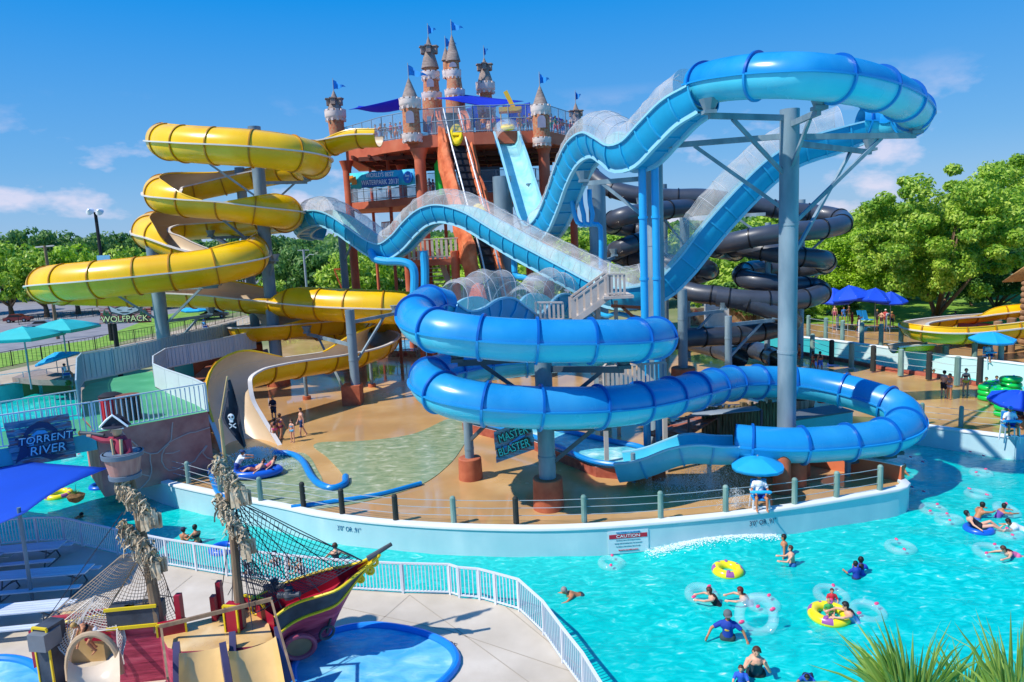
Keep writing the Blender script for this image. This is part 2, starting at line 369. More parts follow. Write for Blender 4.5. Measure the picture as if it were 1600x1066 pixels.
# far white wave lettering blocks and depth marks
mBLU = M('letter_blue', '#0d5f8c', .5, 0); mNAVY = M('navy', '#0c2a55', .5, 0)
def sign_on_wall(px, py, z, s, size, mat=mBLU, lead=1):
    o = W(px, py, G(px, py, z).y)
    return o
# splash pool water sheets on the deck (shallow, opaque, greenish)
lane = [(333, 700), (360, 716), (430, 712), (470, 708), (500, 742), (512, 762), (530, 762), (538, 750), (512, 716), (490, 696), (500, 692), (560, 690), (640, 680), (700, 655), (745, 640), (735, 672), (722, 700), (700, 728), (660, 757), (600, 777), (540, 790), (478, 797), (420, 790), (360, 776), (335, 755), (328, 725)]
lane_s = [V(p[:3]) for p in cr(xy(lane) + xy(lane[:1]), .3)][:-1]
sheet = MB().prism(lane_s, 0, .03).build('splash_pool', [mPOOLW], loc=V((0, 0, 0)), smooth=0, kind='structure'); fixn(tri(sheet))
# far-left ground bands: path, grass, asphalt, road
def band(name, pts, z, mat):
    o = MB().prism(xy(pts, z), z, z).build(name, [mat], loc=V((0, 0, 0)), smooth=0, kind='structure'); fixn(tri(o))
band('asphalt_lot', [(-700, 640), (-700, 455), (0, 440), (300, 434), (700, 424), (1000, 418), (1150, 430), (1000, 470), (700, 480), (420, 478), (320, 492), (0, 570)], .0, mASPH)
band('grass_strip', [(-420, 640), (0, 575), (150, 545), (300, 505), (410, 478), (330, 478), (240, 496), (150, 530), (0, 552), (-420, 610)], .006, mGRASS)
band('footpath', [(-420, 652), (0, 602), (110, 588), (240, 555), (330, 530), (420, 505), (420, 485), (300, 510), (150, 550), (0, 581), (-420, 642)], .012, mPATH)
band('grass_field', [(-700, 462), (0, 446), (300, 437), (330, 428), (0, 432), (-700, 445)], .006, mGRASS)
band('grass_bed', [(1240, 506), (1330, 506), (1420, 510), (1640, 520), (1900, 545), (1900, 470), (1500, 440), (1240, 450)], .006, mGRASS)
# blue kerb pipes of the landing lane
mPIPE = M('blue_pipe', '#1480c8', .35, .06)
mb = MB(); c = cr(xy([(428, 708), (452, 709), (470, 718), (487, 745), (500, 757), (520, 763), (537, 757), (540, 745)], .12), .2); mb.path([V(p[:3]) for p in c], .17, 10)
mb.build('foam_kerb', mPIPE, label='curved bright blue padded kerb around the tan tongue of deck', category='kerb') if 0 else props(mb.build('padded_kerb', mPIPE), 'curved bright blue padded kerb around the tan tongue beside the slide exit', 'kerb')
mb = MB(); c = cr(xy([(455, 793), (520, 784), (590, 773), (658, 755)], .1), .3); mb.path([V(p[:3]) for p in c], .11, 8)
props(mb.build('padded_kerb', mPIPE), 'long thin blue padded kerb along the front edge of the splash pool', 'kerb')
mb = MB(); c = cr(xy([(327, 735), (333, 752), (342, 772), (356, 781)], .1), .2); mb.path([V(p[:3]) for p in c], .13, 8)
props(mb.build('padded_kerb', mPIPE), 'short blue padded kerb at the foot of the pink rock wall', 'kerb')
# ---------------------------------------------------------------- slide materials
mTUP = noise_mat('tube_upper', [(.3, '#1c7fbe'), (.5, '#2288c6'), (.7, '#2f94cc')], .6, .34, stretch=(1, 1, .4), blotch=(.35, .5, .8, '#4aa2d2', .6), rrange=(.24, .5))
mTLO = noise_mat('tube_lower', [(.3, '#44bfdc'), (.7, '#58cde6')], .6, .34, stretch=(1, 1, .4), blotch=(.4, .5, .8, '#8ad6e4', .5), rrange=(.25, .5))
mTRING = M('tube_ring', '#0f5cae', .3, 0)
mTSEAM = M('tube_seam', '#1f8fd0', .3, 0)
mFIN = noise_mat('flume_inside', [(.3, '#7cc7d2'), (.55, '#a0d8dd'), (.75, '#bce6e6')], 1.2, .25, 0, 8, 6, blotch=(.9, .5, .8, '#8fc9c4', .6))
mFOUT = M('flume_outside', '#1c9bc8', .4, .12, .8)
mFLIP = M('flume_lip', '#8fcbe0', .4, .05)
mFRIB = M('flume_rib', '#2fa4d2', .4, .05)
mYEL = noise_mat('yellow_shell', [(.3, '#e6ae08'), (.5, '#f0bc10'), (.7, '#f4c628')], .5, .34, stretch=(1, 1, .4), blotch=(.3, .5, .8, '#d9a824', .5), rrange=(.26, .5))
mYIN = M('slide_inside', '#cdb595', .4, .06, .8)
mYLIP = M('white_flange', '#d5cfc6', .4, .04)
mYRIB = M('yellow_rib', '#b07a04', .4, 0)
mBLK = M('black_tube', '#3d434e', .4, .2, .9, coat=.3)
mBLKR = M('black_ring', '#15171b', .4, 0)
mSTEEL = noise_mat('galvanised', [(.3, '#5f7683'), (.5, '#748a96'), (.7, '#8c9fa8')], 1.3, .5, .0, 8, 6, (1, 1, .3))
mDSTEEL = M('dark_steel', '#46525c', .5, .15, 2)
mPIER = noise_mat('orange_pier', [(.3, '#a04f35'), (.7, '#bd6a48')], 2, .7, .006, 12)
def wire_net_mat(name='net_white', a=.30, col='#cfcac6'):
    m = bpy.data.materials.new(name); m.use_nodes = True; t = m.node_tree; t.nodes.clear()
    d = N(t, 'ShaderNodeBsdfDiffuse'); d.inputs[0].default_value = (*rgb(col), 1); tr = N(t, 'ShaderNodeBsdfTransparent'); mx = N(t, 'ShaderNodeMixShader')
    n = N(t, 'ShaderNodeTexNoise'); n.inputs['Scale'].default_value = 1.1; g = N(t, 'ShaderNodeNewGeometry'); t.links.new(g.outputs['Position'], n.inputs['Vector'])
    mr = N(t, 'ShaderNodeMapRange'); mr.inputs['From Min'].default_value = .3; mr.inputs['From Max'].default_value = .7; mr.inputs['To Min'].default_value = a * .6; mr.inputs['To Max'].default_value = a * 1.4
    t.links.new(n.outputs[0], mr.inputs[0]); t.links.new(mr.outputs[0], mx.inputs[0]); t.links.new(tr.outputs[0], mx.inputs[1]); t.links.new(d.outputs[0], mx.inputs[2])
    o = N(t, 'ShaderNodeOutputMaterial'); t.links.new(mx.outputs[0], o.inputs[0]); MC[name] = m; return m
mNET = wire_net_mat(); mHOOP = M('hoop_wire', '#b9bcc0', .5, 0); mHOOPD = M('hoop_dark', '#70767c', .5, 0)

def tube_sweep(parent, pts, seg=2.6, ringm=None, mats=(mTUP, mTLO), partname='tube_shell', ds=.35, seam=True, ringw=.09, ringh=.10, n=28, phase=0):
    """pts: (px,py,D,r)"""
    A = cr([(*W(a, b, d), r) for a, b, d, r in pts], ds); P, T, S, U = frames(A); mb = MB(); L = len(P)
    for i in range(L):
        for k in range(n):
            t = 2 * PI * k / n; r = A[i, 3]; mb.v.append(tuple(P[i] + S[i] * r * math.cos(t) + U[i] * r * math.sin(t)))
    for i in range(L - 1):
        for k in range(n):
            j = (k + 1) % n; mb.f.append((i * n + k, (i + 1) * n + k, (i + 1) * n + j, i * n + j)); mb.m.append(0 if k < n // 2 else 1)
    if seam:
        for sg in (-1, 1):
            b = len(mb.v)
            for i in range(L):
                r = A[i, 3]
                for o, u in ((r - .02, .035), (r + .09, .035), (r + .09, -.035), (r - .02, -.035)): mb.v.append(tuple(P[i] + S[i] * sg * o + U[i] * u))
            for i in range(L - 1):
                for q in range(3):
                    mb.f.append((b + i * 4 + q, b + i * 4 + q + 1, b + (i + 1) * 4 + q + 1, b + (i + 1) * 4 + q)); mb.m.append(2)
    fixn(mb.build(partname, list(mats) + [mTSEAM], parent))
    # joint rings, each a part
    dist = np.r_[0, np.cumsum(np.linalg.norm(np.diff(P, axis=0), axis=1))]; s = phase; out = []
    while s <= dist[-1]:
        i = min(L - 1, int(np.searchsorted(dist, s))); r = A[i, 3]; rb = MB(); prof = [(-ringw / 2, -.01), (-ringw / 2, ringh), (ringw / 2, ringh), (ringw / 2, -.01)]
        m_ = 36
        for k in range(m_):
            t = 2 * PI * k / m_; d = S[i] * math.cos(t) + U[i] * math.sin(t)
            for w_, h_ in prof: rb.v.append(tuple(P[i] + T[i] * w_ + d * (r + h_)))
        for k in range(m_):
            j = (k + 1) % m_
            for q in range(3):
                rb.f.append((k * 4 + q, j * 4 + q, j * 4 + q + 1, k * 4 + q + 1)); rb.m.append(0 if k < m_ // 2 else 1)
        fixn(rb.build('joint_ring', ringm or [mTRING, mTSEAM], parent)); out.append(P[i]); s += seg
    return A

def flume_sweep(parent, pts, prof_in, prof_out, mats, partname='flume_channel', ds=.35, lipw=.12, rib=1.25, ribmat=1, beams=None):
    """pts: (px,py,D,halfwidth); rim centre line.  profiles: list of (s,u) in units of halfwidth, left->right"""
    A = cr([(*W(a, b, d), r) for a, b, d, r in pts], ds); P, T, S, U = frames(A); mb = MB(); L = len(P)
    def strip(prof, mi, closed=False):
        b = len(mb.v); k = len(prof)
        for i in range(L):
            w = A[i, 3]
            for s_, u_ in prof: mb.v.append(tuple(P[i] + S[i] * s_ * w + U[i] * u_ * w))
        for i in range(L - 1):
            for j in range(k - 1): mb.f.append((b + i * k + j, b + i * k + j + 1, b + (i + 1) * k + j + 1, b + (i + 1) * k + j)); mb.m.append(mi)
    strip(prof_in, 0); strip(prof_out, 1)
    a0, b0 = prof_in[0], prof_out[0]; lw = lipw / A[:, 3].mean()
    for sg, (p, q) in ((1, (prof_in[-1], prof_out[-1])), (-1, (prof_in[0], prof_out[0]))):
        strip([(p[0], p[1]), (p[0], p[1] + .06), (q[0] + sg * lw, q[1] + .06), (q[0] + sg * lw, q[1] - .03), (q[0], q[1] - .03)], 2)
    # cross ribs under the shell
    dist = np.r_[0, np.cumsum(np.linalg.norm(np.diff(P, axis=0), axis=1))]; s = rib / 2
    while rib and s < dist[-1]:
        i = min(L - 1, int(np.searchsorted(dist, s))); w = A[i, 3]; b = len(mb.v); k = len(prof_out)
        for (s_, u_) in prof_out:
            l = math.hypot(s_, u_); e = 1 + .07 / max(.3, l)
            for t_ in (-.04, .04): mb.v.append(tuple(P[i] + S[i] * s_ * w * e + U[i] * u_ * w * e + T[i] * t_))
        c0 = len(mb.v)
        for (s_, u_) in prof_out:
            for t_ in (-.04, .04): mb.v.append(tuple(P[i] + S[i] * s_ * w + U[i] * u_ * w + T[i] * t_))
        for j in range(k - 1):
            o, q = b + 2 * j, c0 + 2 * j
            mb.f += [(o, o + 2, o + 3, o + 1), (o, q, q + 2, o + 2), (o + 1, o + 3, q + 3, q + 1)]; mb.m += [3] * 3
        s += rib
    for (s_, u_, bw, bh) in (beams or []):
        b = len(mb.v)
        for i in range(L):
            w = A[i, 3]
            for ds_, du_ in ((-bw, -bh), (bw, -bh), (bw, bh), (-bw, bh)): mb.v.append(tuple(P[i] + S[i] * (s_ * w + ds_) + U[i] * (u_ * w + du_)))
        for i in range(L - 1):
            for q in range(4):
                mb.f.append((b + i * 4 + q, b + i * 4 + (q + 1) % 4, b + (i + 1) * 4 + (q + 1) % 4, b + (i + 1) * 4 + q)); mb.m.append(2)
    mb.build(partname, mats, parent, smooth=40); return A

def net_sweep(parent, A, i0, i1, h=1.0, hoop=1.1, bulge=.16, wire=.014, dome=None):
    P, T, S, U = frames(A); L = len(P); i0 = int(i0 * (L - 1)); i1 = int(i1 * (L - 1)); dist = np.r_[0, np.cumsum(np.linalg.norm(np.diff(P, axis=0), axis=1))]
    mb = MB(); hb = MB(); n = 12; idx = list(range(i0, i1 + 1)); s0 = dist[i0]
    def pt(i, k, e=0):
        w = A[i, 3] + .08; ph = (dist[i] - s0) / hoop; fr = ph - round(ph); bl = 1 + bulge * (1 - math.cos(2 * PI * fr)) / 2 * 0 - bulge * abs(math.sin(PI * fr)) * .5
        env = 1; t = PI * k / n; hh = (dome(i / L) if dome else h) * bl
        return P[i] + S[i] * w * math.cos(t) + U[i] * (hh + e) * math.sin(t) ** .8
    rows = [[tuple(pt(i, k)) for k in range(n + 1)] for i in idx]
    mb.sheet(rows); mb.build('safety_net', mNET, parent, smooth=60)
    s = s0
    while s <= dist[i1]:
        i = min(L - 1, int(np.searchsorted(dist, s))); hb.path([V(pt(i, k, .01)) for k in range(n + 1)], wire, 4); s += hoop
    for k in (3, 6, 9): hb.path([V(pt(i, k, .012)) for i in idx[::2]], wire * .7, 3)
    hb.build('hoop_frame', mHOOP, parent)
U_in = [(-.94, 0), (-.9, -.45), (-.72, -.86), (-.4, -.98), (.4, -.98), (.72, -.86), (.9, -.45), (.94, 0)]
U_out = [(-1, 0), (-.97, -.47), (-.8, -.93), (-.62, -1.14), (.62, -1.14), (.8, -.93), (.97, -.47), (1, 0)]
FM = [mFIN, mFOUT, mFLIP, mFRIB]
# ================= high ride: steep flume, crest, big tube loop, flume down and the long wave flume
t1 = thing('uphill_water_slide', 'huge light blue netted wave slide from the castle with a high closed tube loop', 'water slide', (W(1236, 700, 31).x, 31, 0))
A = flume_sweep(t1, [(791, 206, 61, 1.0), (801, 235, 59, 1.0), (812, 272, 56.5, 1.0), (824, 312, 54, 1.0), (834, 341, 52, 1.0), (845, 352, 50, 1.0), (862, 338, 48, 1.0), (880, 300, 45.5, 1.0), (897, 255, 43, 1.0), (917, 220, 40.5, 1.0), (940, 207, 38.5, 1.0), (960, 216, 36.8, 1.0), (980, 228, 35.6, 1.0), (1003, 220, 34.6, 1.0), (1032, 190, 33.2, .97), (1066, 156, 31.8, .92), (1098, 137, 30.8, .86)],
                U_in, U_out, FM, beams=[(-.55, -1.22, .1, .08), (.55, -1.22, .1, .08)])
net_sweep(t1, A, .40, .985, h=1.15)
net_sweep(t1, A, 0, .04, h=1.2, hoop=.8)
A = tube_sweep(t1, [(1093, 134, 31.2, .84), (1125, 126, 30, .84), (1163, 121, 28.8, .84), (1203, 118.5, 28, .84), (1245, 118.5, 27.5, .84), (1290, 122, 27.6, .84), (1335, 129, 28.3, .84), (1375, 140, 29.5, .83), (1408, 155, 31.3, .82), (1426, 172, 33.5, .82), (1426, 184, 36, .82), (1408, 191, 37.6, .8), (1378, 192.5, 38.6, .76), (1343, 191, 38.8, .72)], seg=3.0, phase=.05)
A = flume_sweep(t1, [(1346, 194, 38.6, .82), (1310, 203, 38.9, .95), (1272, 213, 39.1, 1.0), (1232, 228, 39.3, 1.0), (1192, 254, 39.5, 1.0), (1152, 292, 39.7, 1.0), (1112, 336, 39.9, 1.0), (1078, 378, 40.1, 1.0), (1052, 410, 40.2, 1.0), (1030, 432, 40.3, 1.0), (1005, 444, 40.4, 1.0), (975, 448, 40.8, 1.0), (945, 440, 42.1, 1.0), (905, 420, 43.8, 1.0), (860, 397, 45.7, 1.0), (815, 374, 47.6, 1.0), (770, 348, 49.6, 1.0), (738, 330, 50.9, 1.0), (712, 322, 52.1, 1.0), (690, 321, 53.0, 1.0), (668, 328, 53.8, 1.0), (645, 347, 54.7, 1.0), (624, 370, 55.5, 1.0), (606, 381, 56.2, 1.0), (588, 376, 56.8, 1.0), (560, 357, 57.8, 1.0), (530, 337, 58.9, 1.0), (505, 329, 59.8, 1.0), (485, 334, 61.0, 1.0), (474, 343, 62.5, 1.0), (478, 350, 64.5, 1.0), (496, 354, 66.0, 1.0)],
                U_in, U_out, FM, beams=[(-.55, -1.22, .1, .08), (.55, -1.22, .1, .08)])
net_sweep(t1, A, .02, .95, h=1.2)
# ================= lower ride: netted humps, two blue tube loops, last chute
t2 = thing('blue_tube_slide', 'large two-tone blue tube slide winding in two low loops over the tan splash deck', 'water slide', (W(850, 800, 28).x, 28.5, 0))
A = flume_sweep(t2, [(905, 492, 44, 1.0), (888, 474, 43, 1.0), (868, 461, 41.8, 1.0), (848, 462, 40.5, 1.0), (832, 478, 39.5, 1.0), (815, 492, 38.4, 1.0), (798, 482, 37.4, 1.0), (775, 466, 36.3, 1.0), (752, 468, 35.3, 1.0), (728, 482, 34.3, 1.0), (705, 486, 33.4, .95), (690, 476, 32.8, .88)], U_in, U_out, FM)
net_sweep(t2, A, .12, .97, h=1.55, hoop=1.2, bulge=.3)
tube_sweep(t2, [(694, 480, 33, .84), (676, 476, 32.4, .84), (659, 482, 31.3, .84), (651, 494, 30, .84), (659, 507, 28.8, .84), (680, 516, 27.9, .84), (709, 522, 27.4, .84), (750, 527, 27.2, .84), (798, 531, 27, .84), (850, 533, 27, .84), (900, 533, 27.1, .84), (950, 533, 27.4, .84), (990, 532, 28, .84), (1016, 529.5, 29, .84), (1026, 528, 30.3, .84), (1016, 530, 31.8, .84), (985, 536, 33, .84), (930, 546, 33.8, .84), (870, 555, 34, .84), (810, 562, 34, .84), (760, 568, 33.4, .84), (715, 577, 32.3, .84), (686, 584, 31, .84), (671, 592, 29.7, .84), (676, 604, 28.5, .84), (700, 618, 27.7, .84), (740, 628, 27.2, .84), (790, 634.5, 27, .84), (850, 637.5, 27.1, .84), (905, 637.5, 27.4, .84), (955, 635, 28, .84), (1000, 630, 28.8, .84), (1040, 622, 29.9, .83), (1078, 613, 31.4, .83), (1112, 605, 33.2, .83), (1153, 598, 35.3, .83), (1212, 597, 36.4, .83), (1262, 600, 36.2, .83), (1310, 608, 35.4, .83), (1355, 620, 34.4, .83), (1390, 632, 33.6, .83), (1411, 645, 32.9, .83), (1416, 660, 32.2, .83), (1404, 674, 31.2, .82), (1375, 684, 30.5, .8), (1335, 690, 30, .78), (1290, 694, 29.7, .77), (1240, 696, 29.6, .77), (1190, 694, 29.8, .77), (1148, 690, 30.1, .77)], seg=2.15, phase=1.0)
flume_sweep(t2, [(1150, 690, 30.1, .77), (1120, 690, 30.2, .8), (1090, 687, 30.3, .82), (1060, 690, 30.4, .82), (1035, 698, 30.6, .82), (1010, 708, 30.8, .82), (985, 714, 31, .84), (966, 716, 31.2, .86)], U_in, U_out, [mTLO, mTLO, mFLIP, mFRIB], rib=1.6)
# ================= yellow slide
t3 = thing('yellow_raft_slide', 'wide yellow open slide stacked in many loops left of the castle', 'water slide', (W(420, 600, 53).x, 53, 0))
def yellow(parent, pts, ds=.4, seg=2.7):
    """pts: px,py,D,r,near,far  (shell degrees above the flange on the two sides: 'right' and 'left' of travel)"""
    A = cr([(*W(a, b, d), r, l, q) for a, b, d, r, l, q in pts], ds); P, T, S, U = frames(A); L = len(P); n = 30
    for off, nm, mi in ((0, 'yellow_shell', mYEL), (-.07, 'tan_lining', mYIN)):
        mb = MB()
        for i in range(L):
            r = A[i, 3] + off; a0 = -180 - max(0, A[i, 4]); a1 = max(0, A[i, 5])          # angle measured: 0 = left(+(-S)), bottom = -90
            for k in range(n + 1):
                t = R(a0 + (a1 - a0) * k / n); mb.v.append(tuple(P[i] - S[i] * r * math.cos(t) + U[i] * r * math.sin(t)))
        for i in range(L - 1):
            for k in range(n): mb.f.append((i * (n + 1) + k, i * (n + 1) + k + 1, (i + 1) * (n + 1) + k + 1, (i + 1) * (n + 1) + k)); mb.m.append(0)
        mb.build(nm, mi, parent, smooth=60)
    mb = MB()
    for sg, sh in ((1, 4), (-1, 5)):
        b = len(mb.v); N4 = 5
        for i in range(L):
            r = A[i, 3]
            for o, u in ((-.09, .05), (.17, .05), (.17, -.05), (-.0, -.05), (-.09, .05)): mb.v.append(tuple(P[i] + S[i] * sg * (r + o) + U[i] * u))
        for i in range(L - 1):
            for q in range(4): mb.f.append((b + i * 5 + q, b + i * 5 + q + 1, b + (i + 1) * 5 + q + 1, b + (i + 1) * 5 + q)); mb.m.append(0)
        # top edge of the extra shell
        b = len(mb.v)
        for i in range(L):
            t = R(A[i, sh]); r = A[i, 3]
            for o in (-.08, .05):
                for w in (-.03, .03):
                    tt = t + w; mb.v.append(tuple(P[i] + S[i] * sg * (r + o) * math.cos(tt) + U[i] * (r + o) * math.sin(tt)))
        for i in range(L - 1):
            if A[i, sh] < 3: continue
            for q0, q1 in ((0, 1), (1, 3), (3, 2), (2, 0)): mb.f.append((b + i * 4 + q0, b + i * 4 + q1, b + (i + 1) * 4 + q1, b + (i + 1) * 4 + q0)); mb.m.append(1)
    mb.build('white_flange', [mYLIP, mYEL], parent)
    dist = np.r_[0, np.cumsum(np.linalg.norm(np.diff(P, axis=0), axis=1))]; s = seg / 2
    while s < dist[-1]:
        i = min(L - 1, int(np.searchsorted(dist, s))); r = A[i, 3]; a0 = -180 - max(0, A[i, 4]); a1 = max(0, A[i, 5]); rb = MB()
        for k in range(n + 1):
            t = R(a0 + (a1 - a0) * k / n); d = -S[i] * math.cos(t) + U[i] * math.sin(t)
            for w_, h_ in ((-.05, 0), (-.05, .09), (.05, .09), (.05, 0)): rb.v.append(tuple(P[i] + T[i] * w_ + d * (r + h_)))
        for k in range(n):
            for q in range(3): rb.f.append((k * 4 + q, k * 4 + q + 1, (k + 1) * 4 + q + 1, (k + 1) * 4 + q)); rb.m.append(0)
        rb.build('joint_rib', mYRIB, parent); s += seg
    return A
# travel is anticlockwise seen from above on laps whose front goes rightwards.  columns: right shell, left shell
r = 1.32
YP = [ # lap A : castle -> back leftwards -> left end -> front rightwards
 (592, 212, 61, .95, 0, 25), (556, 213, 61.5, 1.0, 0, 25), (515, 221, 62.5, 1.2, 0, 0), (470, 227, 63.5, r, 20, 0), (410, 229, 64, r, 45, 0), (340, 226, 63, r, 70, 0), (278, 222, 60.5, r, 85, 0), (257, 220, 58, r, 90, 0), (268, 223, 55.5, r, 90, 0), (310, 227, 54, r, 90, 0), (360, 230, 53.4, r, 90, 0), (410, 234, 53.5, r, 90, 0), (455, 240, 54.3, r, 90, 0), (485, 247, 56.5, r, 90, 0), (491, 253, 59, r, 80, 0), (476, 258, 61.5, r, 60, 0), (440, 263, 63.2, r, 40, 0), (395, 271, 63.4, r, 30, 0), (345, 281, 63, r, 35, 0), (300, 290, 62, r, 60, 0), (262, 297, 60.5, r, 90, 0), (252, 302, 58.5, r, 90, 0), (262, 308, 56.8, r, 70, 0), (300, 313, 56, r, 20, 0), (350, 317, 55.8, r, 0, 0), (400, 325, 56.3, r, 40, 0), (438, 331, 57.6, r, 88, 0), (449, 335, 59.5, r, 80, 0), (436, 340, 61.5, r, 60, 0), (400, 344, 63, r, 50, 0), (350, 348, 63.6, r, 40, 0), (300, 351, 63.4, r, 50, 0), (262, 353, 62, r, 80, 0), (238, 358, 60, r, 100, 0), (237, 365, 57.6, r, 88, 0), (256, 371, 55.8, r, 50, 0), (285, 383, 54.8, r, 0, 0), (320, 394, 54.2, r, 0, 0), (355, 399, 54.2, r, 40, 0), (385, 403, 54.8, r, 80, 20)]
yellow(t3, YP)
YP2 = [(366, 373, 60.5, r, 0, 0), (385, 385, 58.5, r, 50, 0), (393, 396, 56.6, r, 85, 0), (388, 404, 54.8, r, 92, 0), (360, 412, 53.4, r, 92, 0), (310, 421, 52.4, r, 92, 0), (250, 428, 51.8, r, 92, 0), (190, 434, 51.4, r, 92, 0), (130, 439.5, 51.6, r, 92, 0), (88, 443, 52.6, r, 92, 0), (72, 446, 54.6, r, 92, 0), (85, 450, 57.4, r, 92, 0), (125, 453, 59.6, r, 92, 0), (190, 455, 61, r, 92, 0), (260, 456, 61.5, r, 88, 0), (330, 459, 61, r, 70, 0), (390, 465, 60, r, 45, 0), (440, 469, 59, r, 0, 10)]
# the big front lap turns the other way: its outer shell is on the right of travel when travelling leftwards on the front
YP2 = [(a, b, c, d, l, q) for a, b, c, d, l, q in YP2]
yellow(t3, [(a, b, c, d, 0, l) if 0 else (a, b, c, d, q, l) for a, b, c, d, l, q in YP2])
YP3 = [(436, 469, 59, r, 0, 0), (470, 473, 58, r, 70, 0), (520, 477, 57, r, 90, 0), (570, 479, 56.4, r, 90, 0), (615, 481, 56.4, r, 90, 0), (655, 484, 57.5, r, 90, 0), (676, 489, 60, r, 90, 0), (660, 494, 62.5, r, 90, 0), (620, 496, 63.6, r, 80, 0), (575, 497, 63.4, r, 45, 0), (530, 499, 62.4, r, 0, 0), (480, 503, 60.5, r, 20, 20), (430, 507, 58.5, r, 60, 0), (398, 509, 58.6, r, 88, 0), (384, 510, 61, r, 90, 0), (400, 509, 63.4, r, 88, 0), (450, 508, 65, r, 60, 0), (510, 510, 65, r, 60, 0), (565, 516, 63.5, r, 85, 0), (596, 523, 60.5, r, 90, 0), (592, 533, 56.8, r, 80, 0), (565, 544, 53.8, r, 50, 0), (520, 553, 51.5, r, 0, 0), (470, 560, 49.2, r, 0, 0), (425, 567, 47.2, r, 30, 0), (385, 577, 45.6, r, 60, 0), (358, 595, 44, r, 60, 0), (356, 622, 42.8, r * 1.02, 25, 0), (371, 656, 41.6, r * 1.05, 0, 0), (386, 686, 40.4, r * 1.1, 0, 0), (396, 708, 39.4, r * 1.15, 0, 0)]
yellow(t3, [(a, b, c, d, q, l) if 0 else (a, b, c, d, l, q) for a, b, c, d, l, q in YP3])
# ================= black tubes
def black(label, lists, base):
    t = thing('black_tube_slide', label, 'water slide', base)
    for L in lists: tube_sweep(t, [(a, b, d, .72) for a, b, d in L], seg=2.6, mats=(mBLK, mBLK), ringm=[mBLKR, mBLKR], ds=.45, seam=False, n=20, ringh=.06)
    return t
black('black tube slide whose loops reach farthest right behind the tall column', [
 [(925, 275, 62), (950, 293, 60.5), (994, 305, 59.5), (1050, 309, 59), (1099, 309, 58.5), (1160, 318, 58.5), (1219, 328, 58), (1275, 334, 57.5), (1311, 341, 56), (1316, 350, 54), (1290, 357, 52.5), (1238, 363, 51.8), (1190, 369, 52), (1150, 377, 53), (1120, 384, 55), (1122, 390, 57.5), (1150, 394, 58.5)],
 [(1150, 394, 58.5), (1144, 388, 56.5), (1165, 387, 55), (1210, 396, 53.5), (1256, 402, 53), (1286, 406, 53.8), (1290, 413, 56), (1262, 419, 58), (1210, 420, 58.5), (1172, 422, 57.5), (1158, 431, 55.5), (1175, 439, 54), (1205, 443, 53.4), (1240, 447, 54), (1270, 448, 54.6), (1284, 455, 53.6), (1272, 463, 52.2), (1240, 469, 51.4), (1200, 470, 51.4), (1160, 468, 51.8), (1120, 464, 52.4)]], (W(1250, 560, 55).x, 55, 0))
black('black tube slide coiling behind the light blue pipes and ending in open mouths', [
 [(1110, 322, 60), (1060, 326, 57.5), (1010, 332, 55.5), (975, 338, 54.8), (956, 346, 56), (962, 354, 58.5), (990, 358, 60), (1010, 366, 59), (1000, 377, 56.5), (975, 386, 56), (960, 394, 57.5), (975, 402, 58.5), (1010, 407, 57), (1060, 414, 55.5), (1095, 418, 55.5), (1108, 424, 57.5), (1085, 432, 59.5), (1050, 440, 58.6), (1040, 450, 56)],
 [(1030, 452, 57), (1060, 452, 54.5), (1092, 459, 53.2), (1120, 462, 52.6), (1153, 468, 52), (1190, 479, 51.4), (1222, 491, 51.4), (1238, 501, 52.4), (1224, 510, 53.6), (1185, 519, 53), (1128, 525, 51.8), (1077, 528, 51.2), (1040, 534, 51), (1010, 538, 52), (1020, 545, 54)],
 [(1080, 535, 58), (1112, 543, 56.5), (1135, 551, 54.5), (1155, 560, 52)], [(1145, 540, 60), (1172, 545, 58), (1195, 552, 56), (1214, 562, 53)]], (W(1100, 570, 53).x, 53, 0))
# ---------------------------------------------------------------- columns under the slides
def wx(px, py, D): return W(px, py, D)
def column(label, top, D, base, r, pier=None, arms=(), base_z=0., name='support_column', mat=None, grp=None, lean=0):
    """top=(px,py), foot under it (vertical in the world); pier=(radius,height); arms: (px,py,D) end points"""
    tp = W(*top, D); ft = V((tp.x, D, base_z)); t = thing(name, label, 'column', ft, group=grp)
    mb = MB(); mb.tube(ft + V((0, 0, pier[1] - .1 if pier else 0)), tp, r, r, 20)
    for z in (.35, .7): 
        zz = ft.z + (tp.z - ft.z) * z; mb.tube((ft.x, D, zz - .06), (ft.x, D, zz + .06), r * 1.06, r * 1.06, 20)
    mb.build('shaft', mat or mSTEEL, t)
    if pier:
        mb = MB(); mb.lathe(ft, [(pier[0] * 1.06, 0), (pier[0], pier[1] * .97), (pier[0] * .94, pier[1])], 24); mb.build('base_pier', mPIER, t)
    for a in arms:
        e = W(*a[:3]); z0 = a[3] if len(a) > 3 else 0; s = V((tp.x, D, e.z)); d = V((e.x - s.x, e.y - s.y, 0)); 
        mb = MB(); L = d.length; d.normalize(); mb.beam(s + d * r * .8, e, .16, .24)
        mb.beam(V((tp.x, D, e.z - max(1.2, L * .55))) + d * r * .7, s + d * L * .72 - V((0, 0, .1)), .12, .16)
        mb.box(e + V((0, 0, .14)), (.5, .5, .14)); mb.lathe(e + V((0, 0, .2)), [(.22, 0), (.42, .45)], 8)
        mb.build('arm', mDSTEEL if (len(a) > 4) else mSTEEL, t)
    return t
column('tallest thick grey steel column carrying the high blue tube loop on four arms', (1234, 171), 31.7, None, .41, (1.0, 1.75),
       [(1108, 181, 30), (1030, 229, 33.4), (1280, 175, 28.4), (1430, 212, 33.5), (1360, 238, 38)])
